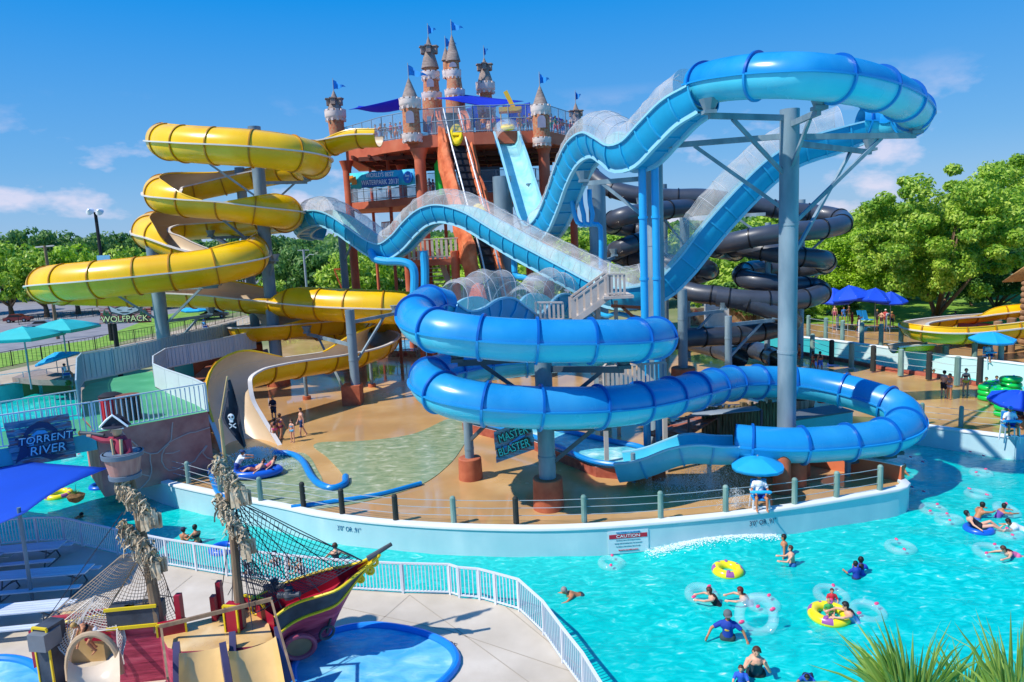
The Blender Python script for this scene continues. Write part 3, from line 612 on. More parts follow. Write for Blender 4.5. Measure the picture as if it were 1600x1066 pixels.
column('short dark octagonal column on an orange pier in front of the lower tube loops', (848, 560), 28.8, None, .36, (.62, 1.35), [(975, 578, 27.8, 0, 1), (715, 568, 28.5, 0, 1), (955, 668, 28.4, 0, 1)], mat=mSTEEL)
column('short grey column on an orange pier left of the carved wooden slide sign', (728, 612), 33.0, None, .22, (.55, 1.05), [(785, 655, 31, 0, 1)])
column('wide grey column behind two light blue drain pipes under the high slide crest', (1022, 240), 37.0, None, .42, None, [(912, 287, 39, 0), (1000, 230, 35.4)])
column('slim dark post holding the last blue chute in the wet shadow', (989, 708), 31.4, None, .11, None, name='support_post')
column('slim dark post standing in the splash below the last chute', (1108, 712), 30.8, None, .1, None, name='support_post')
column('stubby orange pedestal under the bend of the last blue chute', (1029, 712), 31.6, None, .18, (.3, .75), name='support_post')
column('dark wooden post at the orange wall below the right tube bend', (1325, 715), 31.0, None, .13, None, [(1400, 711, 31.6, 0, 1)], name='support_post')
column('fat orange drum pier beside the lifeguard umbrella', (1241, 722), 30.1, None, .2, (.5, 1.5), name='support_post')
column('slim orange pillar half hidden by the lifeguard umbrella', (1222, 722), 29.3, None, .3, (.36, 1.75), name='support_post', mat=mPIER)
# yellow slide poles
column('left grey pole on which the widest front yellow loop rests', (237, 372), 55.6, None, .5, None, [(158, 462, 53.5), (340, 448, 55), (330, 493, 59)], base_z=0)
column('tallest grey pole of the yellow slide rising through all its loops', (397, 198), 58.6, None, .50, (.9, 1.3), [(290, 251, 57), (480, 285, 60), (300, 330, 60), (430, 410, 57)])
column('second grey pole close behind the tallest one of the yellow slide', (374, 262), 63.5, None, .42, None, [(300, 322, 62), (330, 372, 62)])
column('grey pole on a square orange block under the last right yellow bend', (546, 484), 50.2, None, .33, None, [(618, 490, 55), (480, 522, 58)], base_z=1.3)
pb = W(553, 640, 50.2); mb = MB(); mb.box((pb.x, 50.2, .72), (1.3, 1.3, 1.44)); props(mb.build('base_block', mPIER), 'square orange concrete block under the right pole of the yellow slide', 'base block')
column('thin post on the splash floor left under the last yellow curve', (476, 584), 52.5, None, .14, (.3, .25), name='support_post')
column('thin post on the splash floor right under the last yellow curve', (578, 560), 56, None, .13, (.3, .25), name='support_post')
column('grey pole standing on a stone foot between yellow slide and castle', (533, 362), 66, None, .33, (.8, 1.6), [(560, 372, 63)])
# black slide poles
column('grey pole right of the black loops against the trees', (1252, 312), 60, None, .33, None, [(1316, 362, 57), (1290, 427, 57)])
column('grey pole between the black loops just left of the tallest column', (1200, 348), 54.5, None, .22, None, [(1130, 338, 56)])
column('grey pole at the left black coil nearest the water stairs', (1066, 452), 50.5, None, .34, (.85, 1.5), [(1130, 486, 52)], base_z=0)
column('short grey pole in front of the open black tube mouths', (1138, 494), 49.5, None, .25, (.6, .5), [(1210, 500, 51)])
column('grey pole behind the black loops with its flat top against the sky', (1069, 296), 62.5, None, .42, None, [(1000, 322, 59)])
column('grey pole just right of the netted crest behind the pipes', (932, 285), 46.5, None, .55, None, [(960, 402, 56)])
column('round grey tank like column between the red conveyor and the pale first drop', (784, 276), 57.5, None, .75, None, [(830, 300, 57)])
column('far grey pole seen above the farthest black loop', (1036, 288), 64, None, .34, None)
# light blue drain pipes
mLPIPE = M('drain_pipe', '#2aa2dc', .35, .05)
def pipes(label, paths, r, cat='pipe', name='drain_pipe'):
    mb = MB()
    for L in paths:
        c = cr([W(*p) for p in L], .25); mb.path([V(p[:3]) for p in c], r, 10)
    return props(mb.build(name, mLPIPE), label, cat)
for i, (dx, lb) in enumerate(((0, 'left of two tall light blue drain pipes beside the wide column'), (20, 'right of two tall light blue drain pipes beside the wide column'))):
    top = W(1003 + dx, 256, 35.2); ft = V((W(1003 + dx, 256, 35.2).x, 35.2, 0)); mb = MB(); mb.tube(ft, top, .19, n=14)
    for z in (3, 6, 9, 12): mb.tube(ft + V((0, 0, z)), ft + V((0, 0, z + .12)), .23, n=14)
    k = 1 if dx else -1; c = cr([top, W(1001 + dx + 3 * k, 246, 35.2), W(1004 + dx + 2 * k, 236, 35.2)], .2); mb.path([V(p[:3]) for p in c], .17, 10)
    props(mb.build('drain_pipe', mLPIPE), lb, 'pipe')
pipes('light blue pipe elbows hanging under the far end of the wave slide', [[(580, 392, 56), (584, 403, 55.6), (600, 408, 55.2), (632, 410, 54.8), (645, 418, 54.6), (647, 470, 54.4), (650, 520, 54)], [(662, 392, 54.6), (664, 420, 54.6), (662, 520, 54)]], .32)
pipes('light blue pipe elbows under the middle of the wave slide by the netted humps', [[(790, 382, 49), (793, 398, 49), (802, 400, 48.6), (806, 430, 48.4), (820, 434, 48), (880, 434, 46)], [(802, 392, 48.6), (804, 425, 48.4)]], .2)
for px_, D_, lb in ((893, 44.5, 'left'), (907, 44.4, 'middle'), (921, 44.3, 'right')):
    pipes(lb + ' one of three light blue pipes hanging under the netted crest', [[(px_, 296, D_), (px_ + 1, 318, D_), (px_ + 5, 335, D_), (px_ + 12 - (px_ - 893) * .3, 350, D_), (936, 352, D_), (939, 372, D_), (939, 420, D_)]], .15)
pipes('white blue pipe run beside the beige stairs', [[(936, 490, 42), (950, 494, 41.5), (962, 490, 41), (1000, 498, 40)]], .14)
# ---------------------------------------------------------------- castle tower building
mRED = noise_mat('red_stucco', [(.3, '#b45438'), (.6, '#c8694a'), (.8, '#d27a5a')], .8, .7, .006, 9)
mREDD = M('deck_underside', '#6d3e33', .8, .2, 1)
mBRICK = noise_mat('tower_brick', [(.42, '#b86444'), (.5, '#c98560'), (.58, '#a07a5c'), (.66, '#cf9c74')], 6, .8, .02, 14)
mBAT = noise_mat('battlement_white', [(.3, '#d4bfb6'), (.7, '#e6d6cc')], 2, .7)
mROOF = noise_mat('shingle_grey', [(.3, '#7d6c64'), (.6, '#97867c'), (.8, '#a8988c')], 3, .85, .02, 9, stretch=(1, 1, 3))
mWIN = M('window_pale', '#8f8b9c', .3, .1)
mFLAGB = M('flag_blue', '#2a8ad6', .6, .2, 2); mPOLE = M('thin_pole', '#8f9aa5', .5, 0)
mSAIL = M('sail_blue', '#1238c8', .7, .08, .6)
def translucent(m, f, col):
    t = m.node_tree; b = t.nodes['Principled BSDF']; o = [n for n in t.nodes if n.type == 'OUTPUT_MATERIAL'][0]; tl = N(t, 'ShaderNodeBsdfTranslucent'); tl.inputs[0].default_value = (*rgb(col), 1); mx = N(t, 'ShaderNodeMixShader'); mx.inputs[0].default_value = f
    t.links.new(b.outputs[0], mx.inputs[1]); t.links.new(tl.outputs[0], mx.inputs[2]); t.links.new(mx.outputs[0], o.inputs[0]); return m
translucent(mSAIL, .35, '#2a58e8')
mRAIL = M('rail_metal', '#7f92a2', .5, .1); mDARK = M('dark_gear', '#1d1d22', .7, .1)
CD = 62
deckU = [(540, 69), (598, 64), (652, 61.5), (740, 60.8), (850, 61.5), (905, 68), (893, 79), (560, 79)]
zU, zL = 20.1, 15.2
def XD(px, D, z):          # world point at depth D and height z seen near column px
    a = W(px, 300, D); # correct x for roll
    b = W(px, 200, D); k = (z - a.z) / (b.z - a.z); return V((a.x + (b.x - a.x) * k, D, z))
dU = [XD(a, b, zU) for a, b in deckU]
dL = [XD(a, b, zL) for a, b in [(550, 68), (652, 63), (745, 62), (838, 63), (880, 69), (880, 78), (560, 78)]]
cas = thing('castle_tower_building', 'tall red stucco slide tower with two open decks under castle turrets', 'tower', (dU[3].x, 68, 0))
MBx = MB().prism(dU, zU - 1.0, zU, 0, bottom=True); tri(fixn(MBx.build('upper_deck', [mRED], cas, smooth=0)))
MBx = MB().prism(dL, zL - .65, zL, 0, bottom=True); tri(fixn(MBx.build('lower_deck', [mRED], cas, smooth=0)))
# underside joists
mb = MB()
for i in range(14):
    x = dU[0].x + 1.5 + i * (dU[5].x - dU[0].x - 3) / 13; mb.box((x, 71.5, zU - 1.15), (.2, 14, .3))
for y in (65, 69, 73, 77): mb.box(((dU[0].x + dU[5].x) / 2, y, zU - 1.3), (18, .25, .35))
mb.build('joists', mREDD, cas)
def pillar(px, D, r, ztop, zcap=True, z0=0, name='pillar'):
    r *= .8; p = XD(px, D, zU - 1); mb = MB(); mb.tube((p.x, D, z0), (p.x, D, ztop), r, r, 16)
    if zcap: mb.lathe((p.x, D, ztop - .9), [(r, 0), (r * 1.25, .4), (r * 1.7, .9)], 16)
    mb.build(name, mRED, cas)
for px_, D_, r_ in ((541, 68.5, .5), (655, 62, .6), (849, 62.2, .6), (893, 69, .45), (627, 72, .5), (820, 73, .45)): pillar(px_, D_, r_, zU - 1)
for px_, D_, r_ in ((578, 76, .2), (605, 66.5, .2), (720, 76, .25), (765, 75, .25), (795, 70, .2), (690, 70, .2)): pillar(px_, D_, r_, zU - 1, False)
for px_, D_, r_ in ((700, 57, .42), (726, 57, .3), (752, 61, .4), (640, 60, .3)): pillar(px_, D_, r_, 10.5, False)
# mid landing and beige balustrade below the wave slide
mBEIGE = noise_mat('beige_rail', [(.3, '#b3a79d'), (.7, '#cabfb4')], 1.5, .7)
def picket(parent, pts, h, gap, w=.09, mat=mBEIGE, name='balustrade', rails=(1.0, .12), th=.05, build=True, railw=.1):
    mb = MB(); P = cr(pts, gap) if len(pts) > 2 and 0 else None
    for a, b in zip(pts[:-1], pts[1:]):
        a = V(a); b = V(b); d = b - a; L = math.hypot(d.x, d.y); n = max(1, int(L / gap)); ang = math.atan2(d.y, d.x)
        for i in range(n + 1):
            c = a + d * (i / n); mb.box((c.x, c.y, c.z + h / 2), (w, th, h), ang)
        for rr in rails: mb.beam(a + V((0, 0, h * rr)), b + V((0, 0, h * rr)), railw, .09)
    return mb.build(name, mat, parent) if build else mb
mbp = MB().prism([XD(a, b, 8) for a, b in [(640, 57), (735, 57), (735, 64), (640, 64)]], 9.4, 9.9, bottom=True); tri(fixn(mbp.build('landing', [mRED], cas, smooth=0)))
picket(cas, [XD(640, 57, 9.9), XD(735, 57, 9.9)], 1.6, .35, .2)
# stairs behind, beige, going down
def stair(parent, a, b, w, n, mat=mBEIGE, rail=1.1, nm='staircase'):
    a = V(a); b = V(b); d = b - a; h = V((d.x, d.y, 0)).normalized(); s = V((-h.y, h.x, 0)); mb = MB()
    for i in range(n):
        c = a + d * ((i + .5) / n); mb.box(c, (abs(V((d.x, d.y, 0)).length) / n * 1.15, w, .08), math.atan2(h.y, h.x))
    for sg in (-1, 1):
        mb.beam(a + s * sg * w / 2, b + s * sg * w / 2, .08, .3)
        mb.beam(a + s * sg * w / 2 + V((0, 0, rail)), b + s * sg * w / 2 + V((0, 0, rail)), .12, .1)
        k = int((b - a).length / .38)
        for i in range(k + 1):
            c = a + d * (i / k) + s * sg * w / 2; mb.box(c + V((0, 0, rail / 2)), (.27, .05, rail), math.atan2(h.y, h.x))
    mb.build(nm, mat, parent)
stair(cas, XD(700, 66, 4.5), XD(668, 60, 9.6), 2, 14)
stair(cas, XD(735, 66, 6), XD(700, 66, 4.5), 2, 5)
mORNG = M('orange_rail', '#c0562c', .6, .1)
picket(cas, [XD(598, 66, 12.0), XD(622, 63, 12.0)], 1.2, .3, .1, mORNG, 'orange_railing'); picket(cas, [XD(622, 63, 12.0), XD(640, 65, 10.6)], 1.2, .3, .1, mORNG, 'orange_railing')
# railings of both decks (metal frame + fine mesh)
mMESH = wire_net_mat('rail_mesh', .32, '#8fa3b5')
def mesh_rail(parent, pts, h, name='railing'):
    mb = MB(); fm = MB()
    for a, b in zip(pts[:-1], pts[1:]):
        a = V(a); b = V(b); d = b - a; n = max(1, round(d.length / 1.6))
        for i in range(n + 1): c = a + d * (i / n); fm.tube(c, c + V((0, 0, h)), .045, n=5)
        for z in (h, h * .5, .1): fm.tube(a + V((0, 0, z)), b + V((0, 0, z)), .035, n=5)
        mb.add([a, b, b + V((0, 0, h)), a + V((0, 0, h))], [(0, 1, 2, 3)])
    fm.build(name, mRAIL, parent); mb.build(name + '_mesh', mMESH, parent)
mesh_rail(cas, dU + [dU[0]], 2.1); mesh_rail(cas, dL + [dL[0]], 1.9)
# turrets
def turret(label, cx, D, px, prof, cone, dorm=None, flag=None, windows=(), bat2=None):
    """prof: list of (photo y, full width px, matkey) top->bottom for the shaft; cone: (ytop, ybase, wbase)"""
    k = D / FPX
    def Z(y): return W(cx, y, D).z
    base = XD(cx, D, Z(px)); bx = base.x; root = thing('castle_turret', label, 'turret', (bx, D, Z(px)))
    mb = MB()
    y0, y1, w = cone; h = Z(y0) - Z(y1); n = 9
    pr = []
    for i in range(n):          # shingle courses as steps
        f0 = i / n; f1 = (i + 1) / n; r0 = w / 2 * k * (1 - f0) ** .9; r1 = w / 2 * k * (1 - f1) ** .9
        pr += [(r0 * 1.03, h * f0), (max(.02, r1 + .02), h * f1 - .005)]
    mb.lathe((bx, D, Z(y1)), pr, 18); mb.build('roof', mROOF, root)
    for j, (ya, yb, wa_, wb_) in enumerate(prof['body']):
        mb = MB(); mb.lathe((bx, D, Z(yb)), [(wb_ / 2 * k, 0), (wa_ / 2 * k, Z(ya) - Z(yb))], 20); mb.build('tower_wall', mBRICK, root)
    for (ya, yb, w_, wl) in prof['bat']:
        hz = Z(ya) - Z(yb); mb = MB(); r0 = w_ / 2 * k * .93; mb.lathe((bx, D, Z(yb)), [(wl / 2 * k, -.15), (r0 * .97, .12), (r0, .2), (r0, hz * .72), (r0 * .86, hz * .72), (r0 * .86, hz * .5)], 24)
        for i in range(11):
            t = 2 * PI * i / 11; mb.box((bx + math.cos(t) * r0 * .93, D + math.sin(t) * r0 * .93, Z(yb) + hz * .8), (r0 * .14, r0 * .36, hz * .18), t)
            mb.box((bx + math.cos(t) * r0 * .88, D + math.sin(t) * r0 * .88, Z(yb) - .12), (r0 * .2, r0 * .2, .2), t)
        mb.build('battlement', mBAT, root)
    if dorm:
        mb = MB(); zd = Z(dorm[0]); rd = dorm[1] / 2 * k
        for t in (-PI / 2, PI / 6 - .2, PI - .3, -PI / 2 + 1.3, -PI / 2 - 1.3):
            c = V((bx + math.cos(t) * rd * .7, D + math.sin(t) * rd * .7, zd)); mb.box(c, (rd * .6, rd * .55, rd * .7), t)
            mb.box(c + V((0, 0, rd * .42)), (rd * .85, rd * .8, rd * .12), t)
        mb.build('dormer', mROOF, root)
    for (yy, hh, ww) in windows:
        mb = MB(); c = V((bx, D - (ww[1] if hasattr(ww, '__len__') else 1) * 0, Z(yy)))
        rr = [b for b in prof['body'] if b[0] <= yy <= b[1]] or prof['body']
        rad = max(rr[0][2:]) / 2 * k; W_ = .34; H_ = hh * k
        pts = [(-W_, -H_ / 2), (W_, -H_ / 2)] + [(W_ * math.cos(a), H_ / 2 - W_ + W_ * math.sin(a)) for a in np.linspace(0, PI, 8)]
        n_ = len(pts); a0 = -PI / 2 - .15
        for off in (.02,):
            vs = [V((bx + x_, D - rad - .08, Z(yy) + z_)) for x_, z_ in pts]
            mb.add(vs, [tuple(range(n_))])
        mb.build('window', mWIN, root)
    if flag:
        ty, fy, side, L = flag; pt = XD(cx, D, Z(ty)); pb_ = V((bx, D, Z(cone[0]) - .3)); mb = MB(); mb.tube(pb_, V((bx, D, Z(ty))), .045, .03, 6); mb.build('flagpole', mPOLE, root)
        mb = MB(); H = .85; L *= .8; z0 = Z(ty) - .15; rows = []
        for i in range(9):
            f = i / 8; rows.append([V((bx + side * L * f * .9, D + .25 * math.sin(f * 7), z0 - f * L * .55 - j * H * (1 - f) / 3 + .08 * math.sin(f * 9))) for j in range(4)])
        mb.sheet(rows); mb.build('flag', mFLAGB, root)
    return root
turret('front left corner turret at the far left end of the upper deck', 529, 69, 240, dict(body=[(186, 224, 24, 21), (232, 240, 24, 10)], bat=[(170, 186, 34, 24), (222, 232, 28, 22)]), (140, 171, 21), (160, 24), (122, 0, 1, 1.6))
turret('turret above the hanging banner, with an arched window and a white belt', 645, 61.5, 224, dict(body=[(166, 209, 25, 27), (218, 224, 30, 20)], bat=[(152, 167, 36, 26), (208, 219, 34, 28)]), (121, 154, 24), None, (98, 0, 1, 2.3), [(185, 18, 1)])
turret('turret right of the pale first drop with a white lower battlement', 847, 61.5, 232, dict(body=[(176, 215, 26, 26), (225, 232, 28, 20)], bat=[(163, 177, 33, 26), (214, 225, 31, 26)]), (133, 165, 23), None, (112, 0, 1, 1.2), [(192, 18, 1)])
turret('small far turret at the right end of the deck', 901, 72, 215, dict(body=[(197, 214, 15, 16)], bat=[(186, 198, 22, 15)]), (160, 187, 17), (178, 20), (141, 0, 1, .8))
turret('tall left turret with dormers in its roof and two white battlements', 678, 70, 205, dict(body=[(106, 114, 20, 20), (120, 147, 22, 25), (154, 205, 29, 33)], bat=[(111, 122, 30, 22), (144, 155, 33, 28)]), (56, 107, 26), (79, 25), (36, 0, 1, 1.1), [(132, 12, 1)])
turret('tallest turret with plain pointed roof in the middle of the castle', 714, 69, 205, dict(body=[(93, 110, 17, 18), (118, 143, 20, 25), (149, 205, 28, 33)], bat=[(108, 120, 24, 20), (139, 151, 33, 26)]), (53, 96, 22), None, (30, 0, 1, 1.6), [(103, 7, 1)])
turret('small hanging turret stuck to the side of the tallest one', 699, 69.4, 126, dict(body=[(92, 112, 10, 11), (118, 126, 13, 2)], bat=[(109, 119, 15, 12)]), (73, 95, 14), None, (56, 0, 1, 1.5))
turret('tall right turret with dormers standing apart from the others', 762, 71, 205, dict(body=[(140, 160, 17, 19), (172, 205, 26, 28)], bat=[(127, 143, 31, 17), (164, 173, 31, 24)]), (89, 130, 23), (106, 22), (71, 0, 1, .6))
# shade sails above the deck
def sail(label, corners, n=10, sag=.6, cat='shade sail', mat=None, grp=None):
    a, b, c, d = [W(*q) for q in corners]; rows = []
    for i in range(n + 1):
        u = i / n; row = []
        for j in range(n + 1):
            v = j / n; p = a * (1 - u) * (1 - v) + b * u * (1 - v) + c * u * v + d * (1 - u) * v
            pin = .12 * (math.sin(PI * u) * (.5 - v) * 2 + 0); cc = (a + b + c + d) / 4
            e = 1 - .10 * (math.sin(PI * u) * abs(2 * v - 1) ** 2 + math.sin(PI * v) * abs(2 * u - 1) ** 2)
            p = cc + (p - cc) * e; p = p - V((0, 0, sag * math.sin(PI * u) * math.sin(PI * v))); row.append(p)
        rows.append(row)
    mb = MB().sheet(rows); o = mb.build('shade_sail', mat or mSAIL, smooth=180); md = o.modifiers.new('s', 'SOLIDIFY'); md.thickness = .03
    return props(o, label, cat, grp)
sail('dark blue shade sail between the two left corner turrets', [(545, 172, 67), (640, 150, 62), (650, 172, 70), (560, 166, 74)])
sail('upper blue shade sail with a peak in front of the tall turrets', [(682, 153, 64), (727, 148, 70), (818, 158, 63.5), (770, 168, 62)], sag=.35)
sail('blue shade sail hanging lower right behind the first drop', [(785, 165, 66), (828, 160, 72), (842, 190, 68), (800, 200, 65)])
sail('narrow blue shade sail right of the right front turret', [(852, 180, 66), (850, 186, 72), (884, 190, 70), (880, 186, 66)], sag=.2)
sail('lowest blue shade sail behind the tallest turret', [(728, 170, 72), (745, 160, 76), (790, 190, 74), (740, 200, 72)], sag=.3)
# red rock conveyor
mROCKR = noise_mat('red_rock', [(.3, '#c05a34'), (.5, '#d97044'), (.7, '#e68658')], 1.2, .8, .12, 2.2)
cvt = thing('raft_conveyor', 'steep dark raft conveyor with silver rails between two bands of red rock', 'conveyor', (W(745, 450, 56).x, 57, 0))
cpts = [(703, 178, 63), (718, 243, 60.5), (734, 305, 58.5), (748, 360, 57), (763, 420, 55.8), (776, 478, 54.8)]
CA = cr([W(*p) for p in cpts], .7); P_, T_, S_, U_ = frames(CA)
for sg in (-1, 1):
    mb = MB(); rows = []
    for i in range(len(P_)):
        o = (1.15 if sg > 0 else .62) ; wv = .85 if sg < 0 else .8
        row = []
        for q in range(7):
            f = q / 6; x = sg * (.62 + wv * (f) * 1.15); h = .75 * math.sin(PI * f) ** .6 - .3 + .35 * mnoise.noise(V((i * .5, f * 3, sg * 7)))
            edge = .25 * mnoise.noise(V((i * .35, sg * 3, 1))) * f * sg
            row.append(V(P_[i]) + V(S_[i]) * (x + edge) + V(U_[i]) * h)
        rows.append(row + [row[-1] - V(U_[i]) * 1.0, row[0] - V(U_[i]) * 1.0, row[0]])
    mb.sheet(rows); mb.build('rock_band', mROCKR, cvt, smooth=30)
mb = MB()
mb.sheet([[V(P_[i]) - V(S_[i]) * .62, V(P_[i]) + V(S_[i]) * .62] for i in range(len(P_))])
for i in range(0, len(P_)): mb.box(V(P_[i]) + V(U_[i]) * .05, (1.2, .1, .1), math.atan2(S_[i][1], S_[i][0]))
mb.build('belt', mDARK, cvt)
mSILV = M('silver_rail', '#c5c8cc', .3, .05, metal=.3)
for sg in (-1, 1):
    mb = MB(); mb.path([V(P_[i]) + V(S_[i]) * sg * .66 + V(U_[i]) * .62 for i in range(len(P_))], .07, 6)
    for i in range(0, len(P_), 2): mb.tube(V(P_[i]) + V(S_[i]) * sg * .66, V(P_[i]) + V(S_[i]) * sg * .66 + V(U_[i]) * .62, .03, n=4)
    mb.build('side_rail', mSILV, cvt)
def raft(label, p, rz, tilt, L=1.5, Wd=.75, r=.3, mat=None):
    M3 = (Matrix.Rotation(rz, 3, 'Z') @ Matrix.Rotation(tilt, 3, 'X')); mb = MB(); mb.torus(p, .55, r, 26, 10, 0, M3, sx=Wd / .85, sy=L / .85); mb.box(p, (Wd * .9, L * .8, .08), 0, 0, M3); mb.box(V(p) + M3 @ V((0, 0, .05)), (Wd * 1.3, .25, .3), 0, 0, M3)
    return props(mb.build('yellow_raft', mat or M('raft_yellow', '#f2cf10', .35, .05)), label, 'raft')
i = int(len(P_) * .17); raft('yellow two-seat raft riding up the steep conveyor', V(P_[i]) + V(U_[i]) * .45, 0, R(62), 1.15, .62, .24)
raft('yellow raft lower on the conveyor, half behind the wave slide', V(P_[int(len(P_) * .62)]) + V(U_[int(len(P_) * .62)]) * .45, 0, R(62))
raft('yellow raft at the mouth of the pale first drop', W(793, 199, 61.5) + V((0, 0, 0)), 0, R(15), .9, .7, .22)
mb = MB(); a = W(797, 172, 62); mb.box(a, (1.9, 1.2, .35)); mb.box(a + V((0, 0, .8)), (.35, .2, 1.6), 0, 0, Matrix.Rotation(R(-25), 3, 'Y')); mb.tube(a - V((.8, 0, 2.6)), a - V((.8, 0, 0)), .05); mb.tube(a - V((-.8, 0, 2.6)), a - V((-.8, 0, 0)), .05)
props(mb.build('hoist', M('hoist_yellow', '#e0b030', .5, .05)), 'yellow and white hoist box standing above the first drop', 'hoist')
# banner
mBAN = noise_mat('banner_teal', [(.35, '#22b4cc'), (.5, '#3cc8d8'), (.6, '#1e9cc8')], .5, .6)
a = W(546, 271, 66); b = W(647, 264, 61.3); a2 = W(548, 296, 66); b2 = W(649, 288, 61.3)
bn = thing('banner', 'teal banner reading world\'s best waterpark hung on the lower deck railing', 'banner', (a + b) / 2)
mb = MB(); mb.sheet([[a + (b - a) * (i / 20) + V((0, .06 * math.sin(i * 1.3), 0)), a2 + (b2 - a2) * (i / 20) + V((0, .1 * math.sin(i * 1.1), .05 * math.sin(i * 1.7)))] for i in range(21)]); o = mb.build('cloth', mBAN, bn); o.modifiers.new('s', 'SOLIDIFY').thickness = .03
X = (b - a).normalized(); Y = V((0, 0, 1)); nrm = X.cross(Y).normalized(); hh = (a - a2).length
mWH = M('letter_white', '#eef2f4', .5, 0); c0 = (a + b + a2 + b2) / 4 + nrm * .16
mb = MB(); mb.box(c0 - Y * hh * .2 - X * .1, ((b - a).length * .56, .02, hh * .44), math.atan2(X.y, X.x)); mb.build('ribbon', M('ribbon_blue', '#1a62b0', .5, 0), bn)
text("WORLD'S BEST", hh * .36, mWH, basis(c0 + Y * hh * .24 - nrm * .0, X, Y), bn); text('WATERPARK 2013!', hh * .42, mWH, basis(c0 - Y * hh * .2 + nrm * .05, X, Y), bn, xs=.92)
mb = MB()
for i, (u, v, w_) in enumerate(((-.43, .05, .5), (-.41, -.12, .4), (-.45, .2, .3))): mb.box(c0 + X * (b - a).length * u + Y * hh * v + nrm * (.01 * i), (w_ * 1.6, .03, w_), .0 + math.atan2(X.y, X.x), 0)
mb.build('ticket_mark', M('mark_orange', '#dd8a2a', .5, .1), bn)
mb = MB(); mb.tube(c0 + X * (b - a).length * .42, c0 + X * (b - a).length * .42 + nrm * .03, hh * .36, n=20); mb.build('round_mark', M('mark_blue', '#1668b8', .5, 0), bn)
text('Best\nof', hh * .2, mWH, basis(c0 + X * (b - a).length * .42 + nrm * .06, X, Y), bn)
# queue gear on decks
mb = MB(); p = XD(690, 62.6, zL); mb.lathe(p, [(.45, 0), (.5, 1), (.48, 2.6), (.2, 3.0)], 12); props(mb.build('green_tube_slide_piece', M('lime', '#30c83a', .4, .05)), 'bright lime green rounded panel standing on the lower deck', 'panel')
for i, (px_, D_, w_, h_, col, lb) in enumerate(((766, 64, 1.9, 2.3, '#3c424c', 'dark grey cabinet on the lower deck right of the conveyor'), (690, 66, 2.3, 2.2, '#8fa2b0', 'pale grey cabinet on the upper deck left of the conveyor top'), (800, 65, 1.2, 1.2, '#37755c', 'green bin stack on the lower deck'))):
    z = zU if i == 1 else zL; p = XD(px_, D_, z); mb = MB(); mb.box(p + V((0, 0, h_ / 2)), (w_, .9, h_)); mb.box(p + V((0, -.46, h_ * .5)), (w_ * .9, .03, h_ * .86)); mb.box(p + V((w_ * .2, -.49, h_ * .5)), (.06, .04, .3)); props(mb.build('cabinet', M('cab%d' % i, col, .5, .1)), lb, 'cabinet')
# beige stairs and bridge in the middle
mid = thing('beige_staircase', 'beige slatted stair and landing between the wave slide and upper tube loop', 'staircase', W(960, 600, 38))
def lp(px, py, D): return W(px, py, D)
stair(mid, lp(895, 500, 38.5), lp(948, 462, 38.5), 1.6, 9, rail=1.2, nm='upper_flight')
mbx = MB(); a = lp(962, 462, 38.5); mbx.box(a, (1.6, 2.2, .15)); mbx.build('landing', mBEIGE, mid); picket(mid, [lp(950, 463, 37.6), lp(976, 463, 37.6)], 1.15, .22, .12); 
picket(mid, [lp(838, 502, 37.5), lp(880, 502, 37.5)], 1.0, .22, .12); picket(mid, [lp(905, 572, 33.5), lp(945, 600, 33.5)], 1.2, .2, .12); picket(mid, [lp(944, 612, 32.5), lp(1040, 604, 32.5)], 1.15, .2, .12); picket(mid, [lp(944, 612, 32.5), lp(960, 590, 35)], 1.15, .2, .12)
for q in ((945, 613, 32.6), (1038, 606, 32.6), (962, 470, 39), (935, 480, 38.6)):
    p = lp(*q); m_ = MB(); m_.box((p.x, p.y, p.z / 2), (.2, .2, p.z)); m_.build('post', mBEIGE, mid)
p = lp(992, 608, 33.6); mbx = MB(); mbx.box((p.x, p.y, p.z - .1), (2.9, 2.2, .14)); mbx.build('lower_landing', mBEIGE, mid)
mb = MB(); 
for a, b in (((955, 478, 38), (1005, 481, 38)), ((972, 480, 38), (995, 500, 38))): mb.beam(W(*a), W(*b), .12, .16)
props(mb.build('brace', mORNG), 'orange steel brace beside the beige stair landing', 'brace')
# ---------------------------------------------------------------- vegetation
def leaf_mat(name, cols):
    m = bpy.data.materials.new(name); m.use_nodes = True; t = m.node_tree; t.nodes.clear(); g = N(t, 'ShaderNodeNewGeometry')
    n = N(t, 'ShaderNodeTexNoise'); n.inputs['Scale'].default_value = .45; n.inputs['Detail'].default_value = 3; t.links.new(g.outputs['Position'], n.inputs['Vector'])
    ad = N(t, 'ShaderNodeMath', operation='MULTIPLY_ADD'); t.links.new(g.outputs['Random Per Island'], ad.inputs[0]); ad.inputs[1].default_value = .45; sb = N(t, 'ShaderNodeMath', operation='SUBTRACT'); sb.inputs[1].default_value = .22
    t.links.new(n.outputs[0], sb.inputs[0]); t.links.new(sb.outputs[0], ad.inputs[2])
    r = N(t, 'ShaderNodeValToRGB'); e = r.color_ramp.elements; e[0].position = .3; e[1].position = .7; e[0].color = (*rgb(cols[0]), 1); e[1].color = (*rgb(cols[2]), 1); q = e.new(.5); q.color = (*rgb(cols[1]), 1)
    t.links.new(ad.outputs[0], r.inputs[0]); d = N(t, 'ShaderNodeBsdfPrincipled'); d.inputs['Roughness'].default_value = .5; tl = N(t, 'ShaderNodeBsdfTranslucent'); mx = N(t, 'ShaderNodeMixShader'); mx.inputs[0].default_value = .42
    t.links.new(r.outputs[0], d.inputs['Base Color']); t.links.new(r.outputs[0], tl.inputs[0]); t.links.new(d.outputs[0], mx.inputs[1]); t.links.new(tl.outputs[0], mx.inputs[2])
    o = N(t, 'ShaderNodeOutputMaterial'); t.links.new(mx.outputs[0], o.inputs[0]); return m
